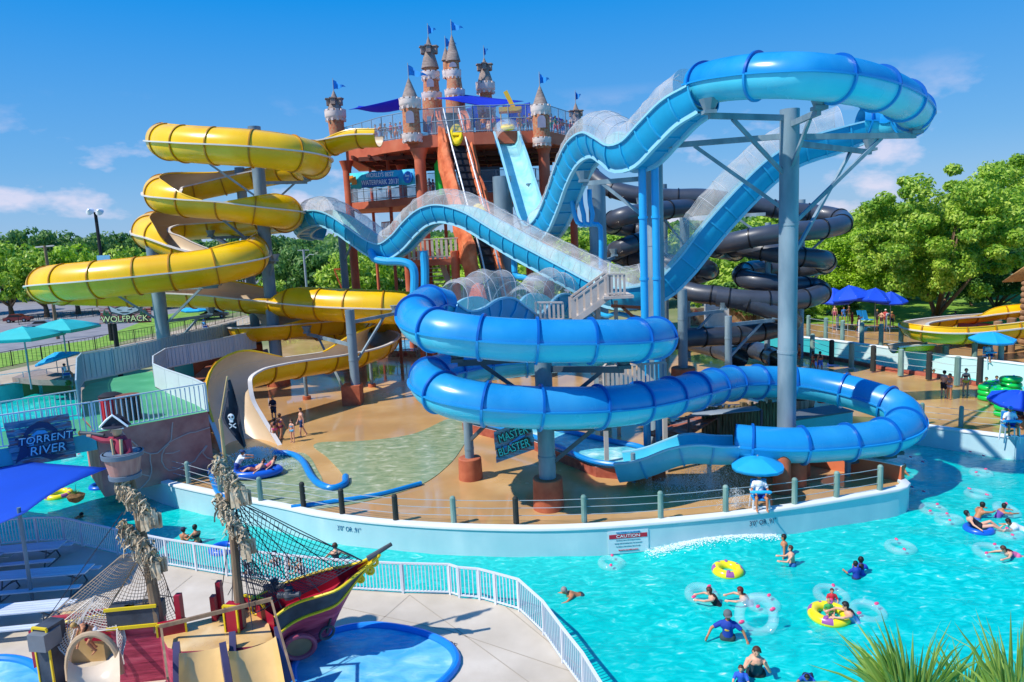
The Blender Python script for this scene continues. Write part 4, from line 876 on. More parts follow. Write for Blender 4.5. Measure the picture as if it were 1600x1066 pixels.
mLEAF = [leaf_mat('leaf_bright', ('#6c9a20', '#9ac42e', '#c6e254')), leaf_mat('leaf_mid', ('#68982a', '#98be38', '#c8de5c')), leaf_mat('leaf_dark', ('#3c6c34', '#5c8c42', '#84a856')), leaf_mat('leaf_lime', ('#74a41c', '#a4cc2c', '#c8e450'))]
mBARK = noise_mat('bark', [(.3, '#5a4636'), (.6, '#7d6450'), (.8, '#94806c')], 2, .9, .03, 8, stretch=(1, 1, .3))
def crown_mesh(seed, nl=60, per=150, leaf=.035, lobe=.17, flat=.75, hole=.0, name='crown'):
    """unit crown: radius 1 horizontally, height 2*flat, centred at z=flat"""
    rs = np.random.RandomState(seed); cs = []
    while len(cs) < nl:
        p = rs.uniform(-1, 1, 3); l = np.linalg.norm(p)
        if l < 1 and l > .35 and p[2] > -.8: cs.append(p * (.78 + .12 * rs.rand()))
    cs = np.array(cs); rad = lobe * rs.uniform(.7, 1.45, nl); vs = []; 
    d = rs.normal(size=(nl, per, 3)); d /= np.linalg.norm(d, axis=2)[..., None]; q = rs.uniform(.45, 1.08, (nl, per, 1)) ** .6
    P = (cs[:, None, :] + d * rad[:, None, None] * q * np.array([1, 1, .8])).reshape(-1, 3); P[:, 2] = P[:, 2] * flat + flat
    n = len(P); nr = d.reshape(-1, 3) * .9 + rs.normal(size=(n, 3)) * .6 + np.array([0, 0, .35]); nr /= np.linalg.norm(nr, axis=1)[:, None]
    a = np.cross(nr, rs.normal(size=(n, 3))); a /= np.linalg.norm(a, axis=1)[:, None]; b = np.cross(nr, a); s = leaf * rs.uniform(.6, 1.3, (n, 1))
    Vt = np.stack([P - a * s, P - b * s * .55, P + a * s, P + b * s * .55], 1).reshape(-1, 3)
    me = bpy.data.meshes.new(name); me.vertices.add(4 * n); me.vertices.foreach_set('co', Vt.ravel()); me.loops.add(4 * n); me.polygons.add(n)
    me.loops.foreach_set('vertex_index', np.arange(4 * n)); me.polygons.foreach_set('loop_start', np.arange(n) * 4); me.polygons.foreach_set('loop_total', np.full(n, 4)); me.update(); me['lobes'] = 1
    return me, cs * np.array([1, 1, flat]) + np.array([0, 0, flat])
CM = {}
def tree(label, cat, loc, h, w, kind, mi, trunk=.3, name='tree', grp=None, tr=.03, limbs=7, squash=1.):
    """h total height, w crown width, trunk = clear-stem fraction"""
    me0, lobes = CM[kind]; ch = h * (1 - trunk); key = (kind, mi)
    if key not in CM: 
        c = me0.copy(); c.materials.clear(); c.materials.append(mLEAF[mi]); CM[key] = c
    root = thing(name, label, cat, loc, random.uniform(0, 6), grp)
    o = bpy.data.objects.new('crown', CM[key]); COL.objects.link(o); o.parent = root; o.location = (0, 0, h * trunk - ch * .04); fl = CM['flat', kind]; o.scale = (w / 2, w / 2, ch / (2 * fl))
    mb = MB(); r = h * tr; top = V((0, 0, h * trunk)); mb.path([(0, 0, -.3), (r * .3, 0, h * trunk * .5), (0, r * .3, h * trunk)], [r * 1.3, r, r * .8], 9)
    rnd = random.Random(int(h * 100))
    for i in range(limbs):
        l = lobes[rnd.randrange(len(lobes))]; e = V((l[0] * w / 2 * .85, l[1] * w / 2 * .85, h * trunk + l[2] * ch / (2 * fl) * .85)); mid = (top + e) / 2 + V((0, 0, -h * .03)); mb.path([top - V((0, 0, .3)), mid, e], [r * .6, r * .35, r * .1], 6)
    x = mb.v; me = bpy.data.meshes.new('trunk'); me.from_pydata(mb.v, [], mb.f); me.materials.append(mBARK); me.polygons.foreach_set('use_smooth', [True] * len(mb.f)); t_ = bpy.data.objects.new('trunk', me); COL.objects.link(t_); t_.parent = root
    return root
for k, a in dict(far1=(1, 46, 95, .06, .20, .8), far2=(2, 40, 100, .062, .23, .7), big1=(3, 170, 340, .021, .108, .85), big2=(4, 150, 330, .023, .14, .9), bush=(5, 40, 90, .055, .26, .6)).items():
    CM[k] = crown_mesh(*a); CM['flat', k] = a[5]
# big trees at the right
tree('largest leafy green tree with forked pale trunk right of the blue umbrellas', 'tree', G(1462, 507), 18.4, 19.5, 'big1', 1, .06, tr=.024)
tree('tall leafy tree at the right picture edge behind the log cabin', 'tree', W(1602, 480, 88).xy.to_3d(), 20.8, 19, 'big2', 1, .08, tr=.02)
tree('bushy dark green tree in the gap behind the two big right trees', 'tree', W(1530, 480, 98).xy.to_3d(), 17, 17, 'big2', 2, .1)
tree('lime green low tree left of the largest tree', 'tree', W(1310, 480, 88).xy.to_3d(), 11.5, 15, 'big2', 3, .1)
tree('yellow green tree behind the left blue umbrella', 'tree', W(1375, 480, 96).xy.to_3d(), 13, 13, 'big1', 3, .1)
tree('dark tree crown under the right part of the largest tree', 'tree', W(1555, 480, 80).xy.to_3d(), 9, 12, 'big2', 2, .12)
tree('small olive tree behind the black tubes near the short roof', 'tree', W(1175, 440, 82).xy.to_3d(), 6.5, 9, 'far1', 2, .12)
tree('grey green tree between the wave slide and black coils', 'tree', W(1130, 440, 90).xy.to_3d(), 8.5, 12, 'far2', 1, .12)
# rows of trees, one line per tree: px, depth, height, width, kind, leaf
rowL = [(-60, 150, 17, 16, 0), (8, 140, 15.5, 15, 1), (62, 138, 15, 14, 1), (112, 142, 14.5, 13, 0), (160, 150, 13, 13, 1), (205, 145, 13.5, 13, 1), (245, 155, 13, 13, 0), (290, 150, 11, 12, 2)]
for i, (px_, D_, h_, w_, mi) in enumerate(rowL):
    lbs = ['broad leafy tree cut by the left picture edge', 'green tree above the teal umbrellas at far left', 'bright green tree behind the low yellow loop, left part', 'green tree beside the T shaped utility pole', 'green tree left of the dark lamp mast', 'green tree right behind the dark lamp mast', 'tree just left of the first yellow slide pole', 'dark low tree seen between yellow slide loops']
    tree(lbs[i], 'tree', W(px_, 420, D_).xy.to_3d(), h_, w_, ('far1', 'far2')[i % 2], mi, .16, grp='leafy trees beyond the parking lot')
rnd = random.Random(3)
for i in range(24):
    px_ = -80 + i * 24 + rnd.uniform(-6, 6); tree('dark green tree in the far row behind the parking lot trees', 'tree', W(px_, 400, 205 + rnd.uniform(-15, 20)).xy.to_3d(), rnd.uniform(17, 21.5) - (4 if px_ > 300 else 0), rnd.uniform(14, 19), ('far1', 'far2')[i % 2], 2, .1, limbs=2, grp='far dark trees at the left')
mids = [(428, 108, 6.5, 11, 'bush', 1, 'grey green rounded bush tree right of the tallest yellow slide pole'), (462, 120, 12, 13, 'far2', 2, 'dark tree between two yellow slide poles'), (505, 118, 12, 12, 'far1', 2, 'dark green tree behind the street light'), (492, 100, 5.5, 10, 'bush', 0, 'low round light green tree left of the white truck'), (548, 104, 11.5, 11, 'far1', 1, 'green tree framed by the left castle pillars'), (583, 112, 10.5, 10, 'far2', 0, 'bright tree behind the first castle pillar'), (615, 125, 12, 12, 'far1', 2, 'dark tree visible through the castle base'), (730, 120, 9.5, 14, 'far2', 0, 'green tree seen below the beige landing rail'), (780, 110, 7, 12, 'bush', 1, 'bush tree behind the grey tank column'), (840, 115, 8, 13, 'far2', 1, 'green tree right of the castle stairs'), (930, 110, 9, 13, 'far1', 1, 'tree behind the first drop of the wave slide'), (975, 105, 9, 12, 'far2', 0, 'light tree behind the left black coils'), (1040, 108, 10, 14, 'far1', 2, 'dark tree behind the light blue drain pipes'), (1090, 118, 11, 14, 'far2', 1, 'tree behind the steep blue flume')]
for px_, D_, h_, w_, k_, mi, lb in mids: tree(lb, 'tree', W(px_, 420, D_).xy.to_3d(), h_, w_, k_, mi, .1)
for i in range(22):
    px_ = 620 + i * 46 + rnd.uniform(-12, 12); tree(('distant mid green tree on the skyline right of the castle', 'distant bright green tree on the skyline right of the castle', 'distant dark green tree on the skyline right of the castle')[i % 3], 'tree', W(px_, 360, 190 + rnd.uniform(-20, 30)).xy.to_3d(), rnd.uniform(11, 14.5) + (2 if px_ > 1180 else 0), rnd.uniform(20, 26), ('far1', 'far2')[i % 2], (1, 0, 2)[i % 3], .06, limbs=2, grp='skyline trees')
# far wood as one mass
def wood(n, seed):
    rs = np.random.RandomState(seed); ang = rs.uniform(-.78, .78, n); D = rs.uniform(330, 900, n); x = D * np.tan(ang); 
    top = 12 + 5 * np.array([mnoise.noise(V((float(a) * 14, float(b) * .008, 0))) for a, b in zip(ang, D)]) + D * .003; z = top * rs.uniform(.1, 1, n) ** .5
    P = np.stack([x, D, z], 1); nr = rs.normal(size=(n, 3)) + [0, -.6, .6]; nr /= np.linalg.norm(nr, axis=1)[:, None]; a = np.cross(nr, rs.normal(size=(n, 3))); a /= np.linalg.norm(a, axis=1)[:, None]; b = np.cross(nr, a); s = (D * .0034 * rs.uniform(.6, 1.3, n))[:, None]
    Vt = np.stack([P - a * s, P - b * s, P + a * s, P + b * s], 1).reshape(-1, 3); me = bpy.data.meshes.new('far_wood'); me.vertices.add(4 * n); me.vertices.foreach_set('co', Vt.ravel()); me.loops.add(4 * n); me.polygons.add(n)
    me.loops.foreach_set('vertex_index', np.arange(4 * n)); me.polygons.foreach_set('loop_start', np.arange(n) * 4); me.polygons.foreach_set('loop_total', np.full(n, 4)); me.update(); me.materials.append(mLEAF[2])
    o = bpy.data.objects.new('far_wood', me); COL.objects.link(o); props(o, 'far dark green wood along the horizon', 'wood', kind='stuff')
wood(60000, 5)
# shrubs and flowers bed at right, low bushes
for px_, py_, s_, mi, lb in ((1290, 492, 3.2, 0, 'bright green shrub in front of the left blue umbrella'), (1262, 500, 2.4, 1, 'green shrub beside the small white hut'), (1325, 488, 2.4, 2, 'dark shrub behind the sunbathers'), (1345, 470, 5, 2, 'dark hedge mass below the blue umbrellas'), (1420, 468, 5, 2, 'dark hedge under the largest tree'), (1518, 478, 5, 2, 'dark hedge left of the log cabin')):
    p = G(px_, py_); tree(lb, 'shrub', p, s_, s_ * 1.5, 'bush', mi, .04, name='shrub', limbs=3)
for px_, py_, z_, s_, lb in ((262, 728, 0, 1.6, 'small green bush at the foot of the pink rock wall'), (108, 603, 0, .8, 'tiny green tuft on the path verge')):
    tree(lb, 'shrub', G(px_, py_, z_), s_ * .7, s_, 'bush', 2, .02, name='shrub', limbs=2)
# palm leaves in the near foreground (top of a yucca like palm whose trunk stands below the frame)
mBLADE = noise_mat('blade_green', [(.3, '#4f7a24'), (.5, '#7da03c'), (.7, '#a7bd5e')], 2.2, .45, stretch=(1, 1, .4))
mBLADE2 = leaf_mat('blade_leaf', ('#45702a', '#6f9636', '#a0ba58'))
def palm(label, px, py, D, n, L, seed, spread):
    p = W(px, py, D); rnd = random.Random(seed); root = thing('palm_tree', label, 'palm', (p.x, D, PZ)); mb = MB()
    mb.path([(p.x + .2, D, PZ - .2), (p.x + .1, D, p.z * .5), (p.x, D, p.z)], [.22, .19, .17], 10); mb.build('trunk', mBARK, root)
    mb = MB()
    for i in range(n):
        a = rnd.uniform(0, 2 * PI); tlt = abs(rnd.gauss(0, spread)); l = L * rnd.uniform(.55, 1.05); w = rnd.uniform(.018, .034); d = V((math.cos(a) * math.sin(tlt), math.sin(a) * math.sin(tlt), math.cos(tlt))); sd = d.cross(V((0, -1, .25 + rnd.uniform(-.5, .5)))).normalized(); nn = sd.cross(d); rows = []
        droop = rnd.uniform(.0, .22) * (1 + tlt)
        if i % 6 == 0: droop += rnd.uniform(.2, .5); w *= .5; l *= 1.12
        b0 = p + V((math.cos(a), math.sin(a), 0)) * rnd.uniform(.02, .14)
        for j in range(8):
            f = j / 7; c = b0 + d * l * f + V((math.cos(a), math.sin(a), -1.0)) * droop * l * f * f * (.6 if f < .8 else .72); ww = w * (.5 + 1.6 * f if f < .3 else (1 - f) / .7) ; rows.append([c - sd * ww, c + nn * ww * .45, c + sd * ww])
        mb.sheet(rows)
    mb.build('blades', mBLADE2, root, smooth=0); return root
palm('nearest palm crown with upright green blades at the bottom right edge', 1425, 1118, 6.4, 150, 1.0, 2, .42)
palm('second palm crown at the bottom right corner with taller blades', 1590, 1130, 5.6, 90, 1.0, 5, .26)
palm('small thin grass like palm tuft between the two palm crowns', 1512, 1110, 7.0, 60, .75, 8, .5)
# ---------------------------------------------------------------- left side: raised queue platform, signs, fences
PT = 3.2      # platform height
mPINK = noise_mat('pink_rockwall', [(.3, '#a8605a'), (.5, '#bf786e'), (.7, '#cc8a7e')], 1.1, .8, .01, 9)
mCRACK = M('crack_line', '#c79f98', .8, 0); mWF = M('white_fence', '#d4dadf', .45, .03); mWF2 = M('rail_grey', '#b3bcc2', .45, .03)
pl_ = [(148, 673), (328, 640), (322, 618), (240, 592), (238, 575), (180, 582), (128, 595), (127, 640)]
PP = [G(a, b, PT) for a, b in [(148, 676), (325, 642), (304, 632), (240, 606), (237, 585), (300, 568), (235, 578), (155, 598), (128, 608), (129, 655)]]
plat = thing('queue_platform', 'raised platform with green floor above the cracked pink rock wall', 'platform', (PP[0].x, PP[0].y, 0))
PQ = [G(a, b, PT) for a, b in [(-40, 668 + 34), (150, 676), (325, 643), (309, 634), (243, 606), (240, 588), (236, 578), (180, 588), (140, 600), (128, 610), (127, 655), (-40, 690)]]
P1 = [G(150, 676, PT), G(325, 643, PT), G(306, 632, PT), G(243, 606, PT), G(238, 580, PT), G(190, 588, PT), G(140, 600, PT), G(128, 610, PT), G(128, 650, PT)]
tri(fixn(MB().prism(P1, 0, PT, 0, side=1).build('green_floor', [mGREENF, mPINK], plat, smooth=0)))
# bridge deck to the left, over the river
P2 = [G(-60, 712, PT), G(149, 677, PT), G(127.5, 654, PT), G(-60, 685, PT)]
br = thing('footbridge', 'teal footbridge with white railings crossing the left river bend', 'bridge', (P2[0].x, P2[0].y, 0)); tri(fixn(MB().prism(P2, PT - .8, PT, 0, side=1, bottom=True).build('deck', [mGREENF, mTEALW], br, smooth=0)))
# crack lines on the pink wall: raised mortar veins
a_, b_ = G(150, 676, PT), G(325, 643, PT); X_ = (V((b_.x, b_.y, 0)) - V((a_.x, a_.y, 0))); LW = X_.length; X_.normalize(); N_ = V((X_.y, -X_.x, 0)); mb = MB(); rnd = random.Random(4)
veins = [[(.1, .6), (.25, .8), (.42, .5), (.6, .62), (.66, .95)], [(.42, .5), (.4, .15), (.3, 0)], [(.6, .62), (.52, .4), (.56, .2), (.78, .22), (.95, .45)], [(.6, .62), (.8, .7), (1, .72)], [(.78, .22), (.74, 0)], [(.56, .45), (.7, .47)], [(.95, .45), (.9, .3), (1.0, .2)], [(.25, .8), (.2, 1)], [(.05, .3), (.2, .35), (.4, .15)]]
for vn in veins:
    c = cr([(V((a_.x, a_.y, 0)) + X_ * u * LW + V((0, 0, v * PT)) + N_ * .02) for u, v in vn], .3); mb.path([V(p[:3]) + V((rnd.uniform(-.04, .04), 0, rnd.uniform(-.05, .05))) for p in c], .035, 4)
mb.build('rock_vein', mCRACK, plat)
def rail_fence(label, pts, h=1.15, gap=.16, mat=mWF, nm='picket_fence', solid=None, grp=None, w=.035, posts=2.4, cat='railing', bars=True, z=None):
    P = [V(p) for p in pts]; root = thing(nm, label, cat, P[0], group=grp)
    for a, b in zip(P[:-1], P[1:]):
        d = b - a; L = math.hypot(d.x, d.y); n = max(1, int(L / gap)); ang = math.atan2(d.y, d.x); mb = MB()
        if bars:
            for i in range(n): c = a + d * ((i + .5) / n); mb.box((c.x, c.y, c.z + h * .52), (w, w, h * .86), ang)
        mb.beam(a + V((0, 0, h)), b + V((0, 0, h)), .07, .06); mb.beam(a + V((0, 0, .1)), b + V((0, 0, .1)), .05, .05)
        if solid: s_ = V((-d.y, d.x, 0)).normalized() * .03; mb.add([a + s_, b + s_, b + s_ + V((0, 0, h * .97)), a + s_ + V((0, 0, h * .97))], [(0, 1, 2, 3)], 1)
        mb.build('panel', [mat] + ([solid] if solid else []), root)
        k = max(1, round(L / posts)); 
        for i in range(k + (1 if (b - P[-1]).length < 1e-4 else 0)):
            c = a + d * (i / k); m2 = MB(); m2.box((c.x, c.y, c.z + h * .51), (.08, .08, h * 1.02), ang); m2.build('post', mat, root)
    return root
rail_fence('white railing along the front edge of the footbridge and green platform', [G(-60, 712, PT), G(149, 677, PT), G(325, 643, PT)], 1.5, .22, w=.05, posts=4)
mPANEL = M('grey_blue_panel', '#9db7c0', .5, .08, .6); mPANELW = M('pale_panel', '#c9d3d6', .5, .06, .6)
rail_fence('pale curved parapet on the right edge of the green platform', [G(325, 643, PT), G(306, 632, PT), G(262, 614, PT), G(243, 604, PT), G(243, 590, PT), G(262, 576, PT), G(330, 562, PT), G(400, 545, PT)], 1.45, .3, mPANELW, 'parapet', mPANELW, cat='parapet')
rail_fence('white railing along the back edge of the footbridge', [G(-60, 684, PT), G(126, 651, PT)], 1.4, .22, w=.05, posts=4)
rail_fence('long grey blue parapet behind the green platform and up the ramp', [G(126, 651, PT), G(126, 606, PT), G(133, 596, PT), G(180, 587, PT), G(255, 569, PT), G(300, 555, PT), G(372, 536, PT)], 1.9, .3, mPANEL, 'parapet', mPANEL, cat='parapet')
# teal ramp channel and brown walls behind
rp = MB().prism([G(a, b, 2.2) for a, b in [(255, 562), (300, 555), (372, 530), (366, 517), (345, 520), (272, 545)]], 0, 2.2); o = tri(fixn(rp.build('ramp', [M('teal_channel', '#46bfc8', .5, .06)], smooth=0))); props(o, 'turquoise ramp strip rising between parapets left of the yellow slide', 'ramp')
mBRN = noise_mat('brown_block', [(.3, '#6c3c2c'), (.7, '#8a4f3c')], 1.5, .8)
mb = MB().prism([G(a, b, 3.0) for a, b in [(300, 556), (410, 538), (405, 524), (375, 527), (300, 545)]], 0, 3.0); o = tri(fixn(mb.build('block_wall', [mBRN], smooth=0))); props(o, 'brown block wall behind the pale parapet beside the yellow exit chute', 'wall')
mb = MB().prism([G(a, b, 2.0) for a, b in [(275, 610), (322, 628), (330, 600), (350, 575), (420, 552), (418, 545), (330, 566)]], 0, 2.0); o = tri(fixn(mb.build('block_wall', [mBRN], smooth=0))); props(o, 'dark brown retaining wall between green platform and yellow exit chute', 'wall')
mb = MB().prism([G(a, b, 0) for a, b in [(20, 598), (62, 583), (85, 590), (120, 592), (115, 603), (60, 602)]], 0, .5); o = tri(fixn(mb.build('rock_bank', [M('bank', '#8c7f76', .9, .2, 2)], smooth=0))); props(o, 'low brown grey bank beside the seated guard on the left path', 'bank')
# signs
mPLANK = noise_mat('plank_red_white', [(.40, '#8c2f30'), (.48, '#9c5652'), (.55, '#b9a9ae'), (.68, '#8c3f42')], 1.6, .8, .01, 6, stretch=(.35, 1, 3.2))
mPLANKB = noise_mat('plank_blue_grey', [(.40, '#3a6a86'), (.5, '#7396a8'), (.58, '#8d5b62'), (.7, '#5c7f94')], 1.6, .8, .01, 6, stretch=(.35, 1, 3.2))
def board(label, c00, c10, c01, mat, th=.08, planks=6, name='sign_board', cat='sign'):
    """c00 bottom-left, c10 bottom-right, c01 top-left (world)"""
    c00, c10, c01 = V(c00), V(c10), V(c01); X = c10 - c00; Y = c01 - c00; root = thing(name, label, cat, c00 + X / 2); n = X.cross(Y).normalized(); rnd = random.Random(len(label)); mb = MB()
    for i in range(planks):
        y0, y1 = i / planks + .006, (i + 1) / planks - .006; e0 = rnd.uniform(-.02, .015); e1 = rnd.uniform(-.015, .02); j = rnd.uniform(-.01, .02)
        q = [c00 + X * e0 + Y * y0, c00 + X * (1 + e1) + Y * y0, c00 + X * (1 + e1) + Y * y1, c00 + X * e0 + Y * y1]; mb.add([p + n * j for p in q] + [p + n * (j - th) for p in q], [(0, 1, 2, 3), (7, 6, 5, 4), (0, 4, 5, 1), (1, 5, 6, 2), (2, 6, 7, 3), (3, 7, 4, 0)])
    mb.build('planks', mat, root); return root, c00 + (X + Y) / 2 + n * .03, X, Y, n
def poly(parent, c, X, Y, n, pts, mat, off=.0, name='emblem'):
    X1 = X; Y1 = Y; mb = MB(); vs = [c + X1 * x + Y1 * y + n * off for x, y in pts]; k = len(vs); mb.add(vs + [v - n * .02 for v in vs], [tuple(range(k))] + [(i, i + k, (i + 1) % k + k, (i + 1) % k) for i in range(k)]); return tri(mb.build(name, mat, parent, smooth=0))
mLY = M('letter_pale_green', '#d7e4a4', .5, 0); mOUT = M('letter_outline', '#1c3328', .5, 0); mWOLF = M('wolf_grey', '#a8b4c0', .6, .1); mWOLFD = M('wolf_dark', '#2c3644', .6, 0); mPINE = M('pine_green', '#1f5236', .6, 0)
wl = W(157, 507, 66); root, c, X, Y, n = board('weathered plank sign with grey wolf head reading wolfpack on a dark post', wl, W(236, 504, 66), W(155, 477, 66), mPLANK)
mb = MB(); q = W(178, 505, 66.2); mb.tube((q.x, 66.2, 0), (q.x, 66.2, q.z + 1.2), .22); mb.build('post', mDARK, root)
q = W(143, 480, 66.5)
poly(root, c, X, Y, n, [(-.34, .5), (-.3, .12), (-.12, -.02), (0, -.12), (.12, -.02), (.3, .12), (.36, .5), (.2, .34), (.08, .42), (-.08, .42), (-.2, .34)], mWOLFD, .03)
poly(root, c, X, Y, n, [(-.30, .44), (-.26, .14), (-.11, .02), (0, -.06), (.11, .02), (.26, .14), (.32, .44), (.18, .28), (.07, .37), (-.07, .37), (-.18, .28)], mWOLF, .05)
for sx in (-1, 1):
    poly(root, c, X, Y, n, [(.05 * sx, .2), (.15 * sx, .27), (.14 * sx, .2)], mWOLFD, .07); poly(root, c, X, Y, n, [(.36 * sx, -.05), (.44 * sx, -.05), (.40 * sx, .3)], mPINE, .05); poly(root, c, X, Y, n, [(.29 * sx, -.07), (.37 * sx, -.07), (.33 * sx, .2)], mPINE, .06)
poly(root, c, X, Y, n, [(-.1, .1), (.1, .1), (.05, .04), (-.05, .04)], mWOLFD, .07)
S_ = Y.length
text('WOLFPACK', S_ * .46, mOUT, basis(c - Y * .26 + n * .07, X, Y), root, xs=1.0, off=.05, ext=.01); text('WOLFPACK', S_ * .44, mLY, basis(c - Y * .26 + n * .10, X, Y), root, xs=1.03)
root, c, X, Y, n = board('blue plank sign with breaking wave reading torrent river on the bridge railing', G(-60, 712, PT).lerp(G(149, 677, PT), .36) + V((0, -.12, -.95)), G(-60, 712, PT).lerp(G(149, 677, PT), .845) + V((0, -.12, -.95)), G(-60, 712, PT).lerp(G(149, 677, PT), .345) + V((0, -.12, 1.15)), mPLANKB, planks=6)
sp_ = [(-.46, -.4), (-.36, -.12), (-.3, .1), (-.18, .33), (-.02, .42), (.14, .38), (.24, .24), (.3, .1), (.42, .2), (.36, .02), (.26, -.05), (.2, .16), (.06, .28), (-.08, .28), (-.2, .16), (-.26, -.02), (-.2, -.24), (-.3, -.3)]
poly(root, c, X, Y, n, sp_, M('wave_navy', '#12365c', .5, 0), .03); poly(root, c, X, Y, n, [(-.22, -.1), (-.16, .14), (-.04, .24), (.08, .22), (.15, .08), (.08, .14), (-.03, .15), (-.12, .04), (-.14, -.1)], M('wave_light', '#4aa6d6', .5, 0), .05)
poly(root, c, X, Y, n, [(-.24, -.2), (.1, -.46), (.34, -.38), (.2, -.36)], M('wave_navy', '#12365c'), .05)
mLB = M('letter_ice', '#9fd2e6', .5, 0); Sg = Y.length
for s_, y_, z_ in (('TORRENT', .04, .22), ('RIVER', -.2, .26)):
    text(s_, Sg * z_ * 1.1, MC['wave_navy'], basis(c + Y * y_ + X * .06 + n * .07, X, Y), root, off=.03, shear=.15); text(s_, Sg * z_, mLB, basis(c + Y * y_ + X * .06 + n * .10, X, Y), root, shear=.15)
root, c, X, Y, n = board('tilted plank sign reading master blaster hung below the lower blue tube', W(776, 724, 28.3), W(834, 703, 27.8), W(772, 675, 28.3), mPLANKB, planks=5)
mTT = M('letter_teal', '#35c0b8', .5, 0); poly(root, c, X, Y, n, [(-.45, 0), (-.2, -.06), (.1, .06), (.45, .3), (.3, .02), (0, -.06), (-.25, -.12)], M('sign_wave', '#1c83c4', .5, 0), .03)
for s_, y_ in (('MASTER', .22), ('BLASTER', -.2)):
    for sz, mt, o_ in ((.37, mOUT, .05), (.34, mTT, .08)): text(s_, Y.length * sz, mt, basis(c + Y * y_ + n * o_, X, Y), root, xs=.82, off=.025 if mt is mOUT else 0, shear=.2)
# caution sign on the front wall
q = [W(948, 866, 26.4), W(1012, 864, 26.4)]
fr = [G(a, b, 0) for a, b in front]
def wallpt(px, z):          # point on the wall face at pixel column px
    best = None
    for a, b in zip(front[:-1], front[1:]):
        if a[0] <= px <= b[0]: f = (px - a[0]) / (b[0] - a[0]); p = G(*a).lerp(G(*b), f); return V((p.x, p.y, z)), (G(*b) - G(*a)).normalized()
p, X = wallpt(980, -.22); pa, _ = wallpt(949, 0); pb_, _ = wallpt(1012, 0); Lx = (pb_ - pa).length; X.z = 0; n = V((X.y, -X.x, 0)); root = thing('caution_sign', 'white notice with red caution bar on the pool wall', 'sign', p + n * .09); c = p + n * .09 + V((0, 0, -.38)); Hs = .92
mb = MB(); mb.box(c, (Lx, .03, Hs), math.atan2(X.y, X.x)); mb.build('panel', M('sign_pale', '#cfe3e6', .5, .02), root); Yv = V((0, 0, 1)); c = c + n * .02
mb = MB(); mb.box(c + Yv * .24, (Lx * .94, .012, .17), math.atan2(X.y, X.x)); mb.build('red_bar', M('sign_red', '#c4223a', .5, 0), root)
text('CAUTION', .17, mWH, basis(c + Yv * .24 + n * .010, X, Yv), root, xs=1.25, ext=.003); mTXT = M('sign_text', '#1f6a88', .5, 0)
text('THE TORRENT WAVE RIVER', .085, M('sign_blue', '#1f7fc0', .5, 0), basis(c + Yv * .39 + n * .01, X, Yv), root, xs=.9)
for i, s_ in enumerate(('Exit the pool, wave is swift moving and turbulent,', 'with high swells and breaking waves. Not recommended', 'for children or weak swimmers. Stay to the right.')): text(s_, .078, mTXT, basis(c + Yv * (.08 - i * .13) + n * .003, X, Yv), root, xs=.62, ext=.002)
text('Exit only from steps available around river', .07, MC['sign_red'], basis(c + Yv * -.33 + n * .01, X, Yv), root, xs=.66)
FS = cr([G(*q) for q in front], .1)
for px_, s_ in ((547, '3\'0" OR .91"'), (1190, '3\'0" OR .91"')):
    p0, _ = wallpt(px_, -.38); i_ = int(np.argmin(np.hypot(FS[:, 0] - p0.x, FS[:, 1] - p0.y))); p = V((FS[i_][0], FS[i_][1], -.38)); X = V(FS[i_ + 2][:3] - FS[i_ - 2][:3]).normalized(); X.z = 0; n = V((X.y, -X.x, 0)); t_ = text(s_, .30, mNAVY if px_ > 1000 else mBLU, basis(p + n * .074, X, Yv), None, name='depth_marking', xs=.78, ext=.002); props(t_, ('left' if px_ < 1000 else 'right') + ' painted depth figure 3\'0" on the curved pool wall', 'depth marking')
# cable railings with wooden posts
mPOSTG = noise_mat('post_green_grey', [(.3, '#5d8078'), (.7, '#8aa79c')], 3, .8, stretch=(1, 1, .3)); mPOSTD = M('post_dark', '#2f3330', .8, .2, 4); mCAB = M('cable', '#aab3b8', .4, 0)
def cable_rail(label, pts, h, r, mats, heights=(.3, .6, .9), rad=.014, z=0.1, cables=True):
    P = [V((p.x, p.y, z)) for p in pts]; root = thing('cable_railing', label, 'railing', P[0])
    for i, p in enumerate(P):
        mb = MB(); mb.tube(p, p + V((0, 0, h)), r, r * .95, 10); mb.lathe(p + V((0, 0, h)), [(r * .95, 0), (r * .6, .06), (.01, .08)], 10); mb.build('post', mats[i % len(mats)], root)
    mb = MB()
    for a, b in zip(P[:-1], P[1:]):
        for k in heights: mb.path([a + V((0, 0, h * k)), (a + b) / 2 + V((0, 0, h * k - .02)), b + V((0, 0, h * k))], rad, 4)
    if cables: mb.build('cables', mCAB, root)
    return root
inn = [(213, 738), (247, 749), (293, 763), (343, 778), (406, 791), (473, 800), (534, 812), (618, 822), (709, 826), (807, 827), (914, 825), (1034, 819), (1136, 809), (1244, 797), (1310, 786), (1378, 775)]
cable_rail('cable railing with mixed grey green and dark posts along the curved pool wall', [G(a, b - 3, 0) + V((0, .18, 0)) for a, b in inn], 1.05, .12, [mPOSTG, mPOSTG, mPOSTG, mPOSTG, mPOSTG, mPOSTD, mPOSTD, mPOSTD, mPOSTG, mPOSTD, mPOSTG, mPOSTG, mPOSTG, mPOSTG, mPOSTG, mPOSTG])
cable_rail('cable railing of two posts at the right corner of the deck', [G(a, b, 0) for a, b in [(1440, 664), (1501, 670), (1566, 677)]], 1.1, .12, [mPOSTG])
cable_rail('row of short grey posts with cables along the brick curb', [G(a, b, 0) for a, b in [(1221, 552), (1269, 559), (1299, 571), (1330, 576), (1364, 582), (1407, 589), (1451, 595), (1495, 604), (1530, 604)]], 1.9, .2, [mPOSTD, mPOSTG], heights=(.45, .7, .95), rad=.02)
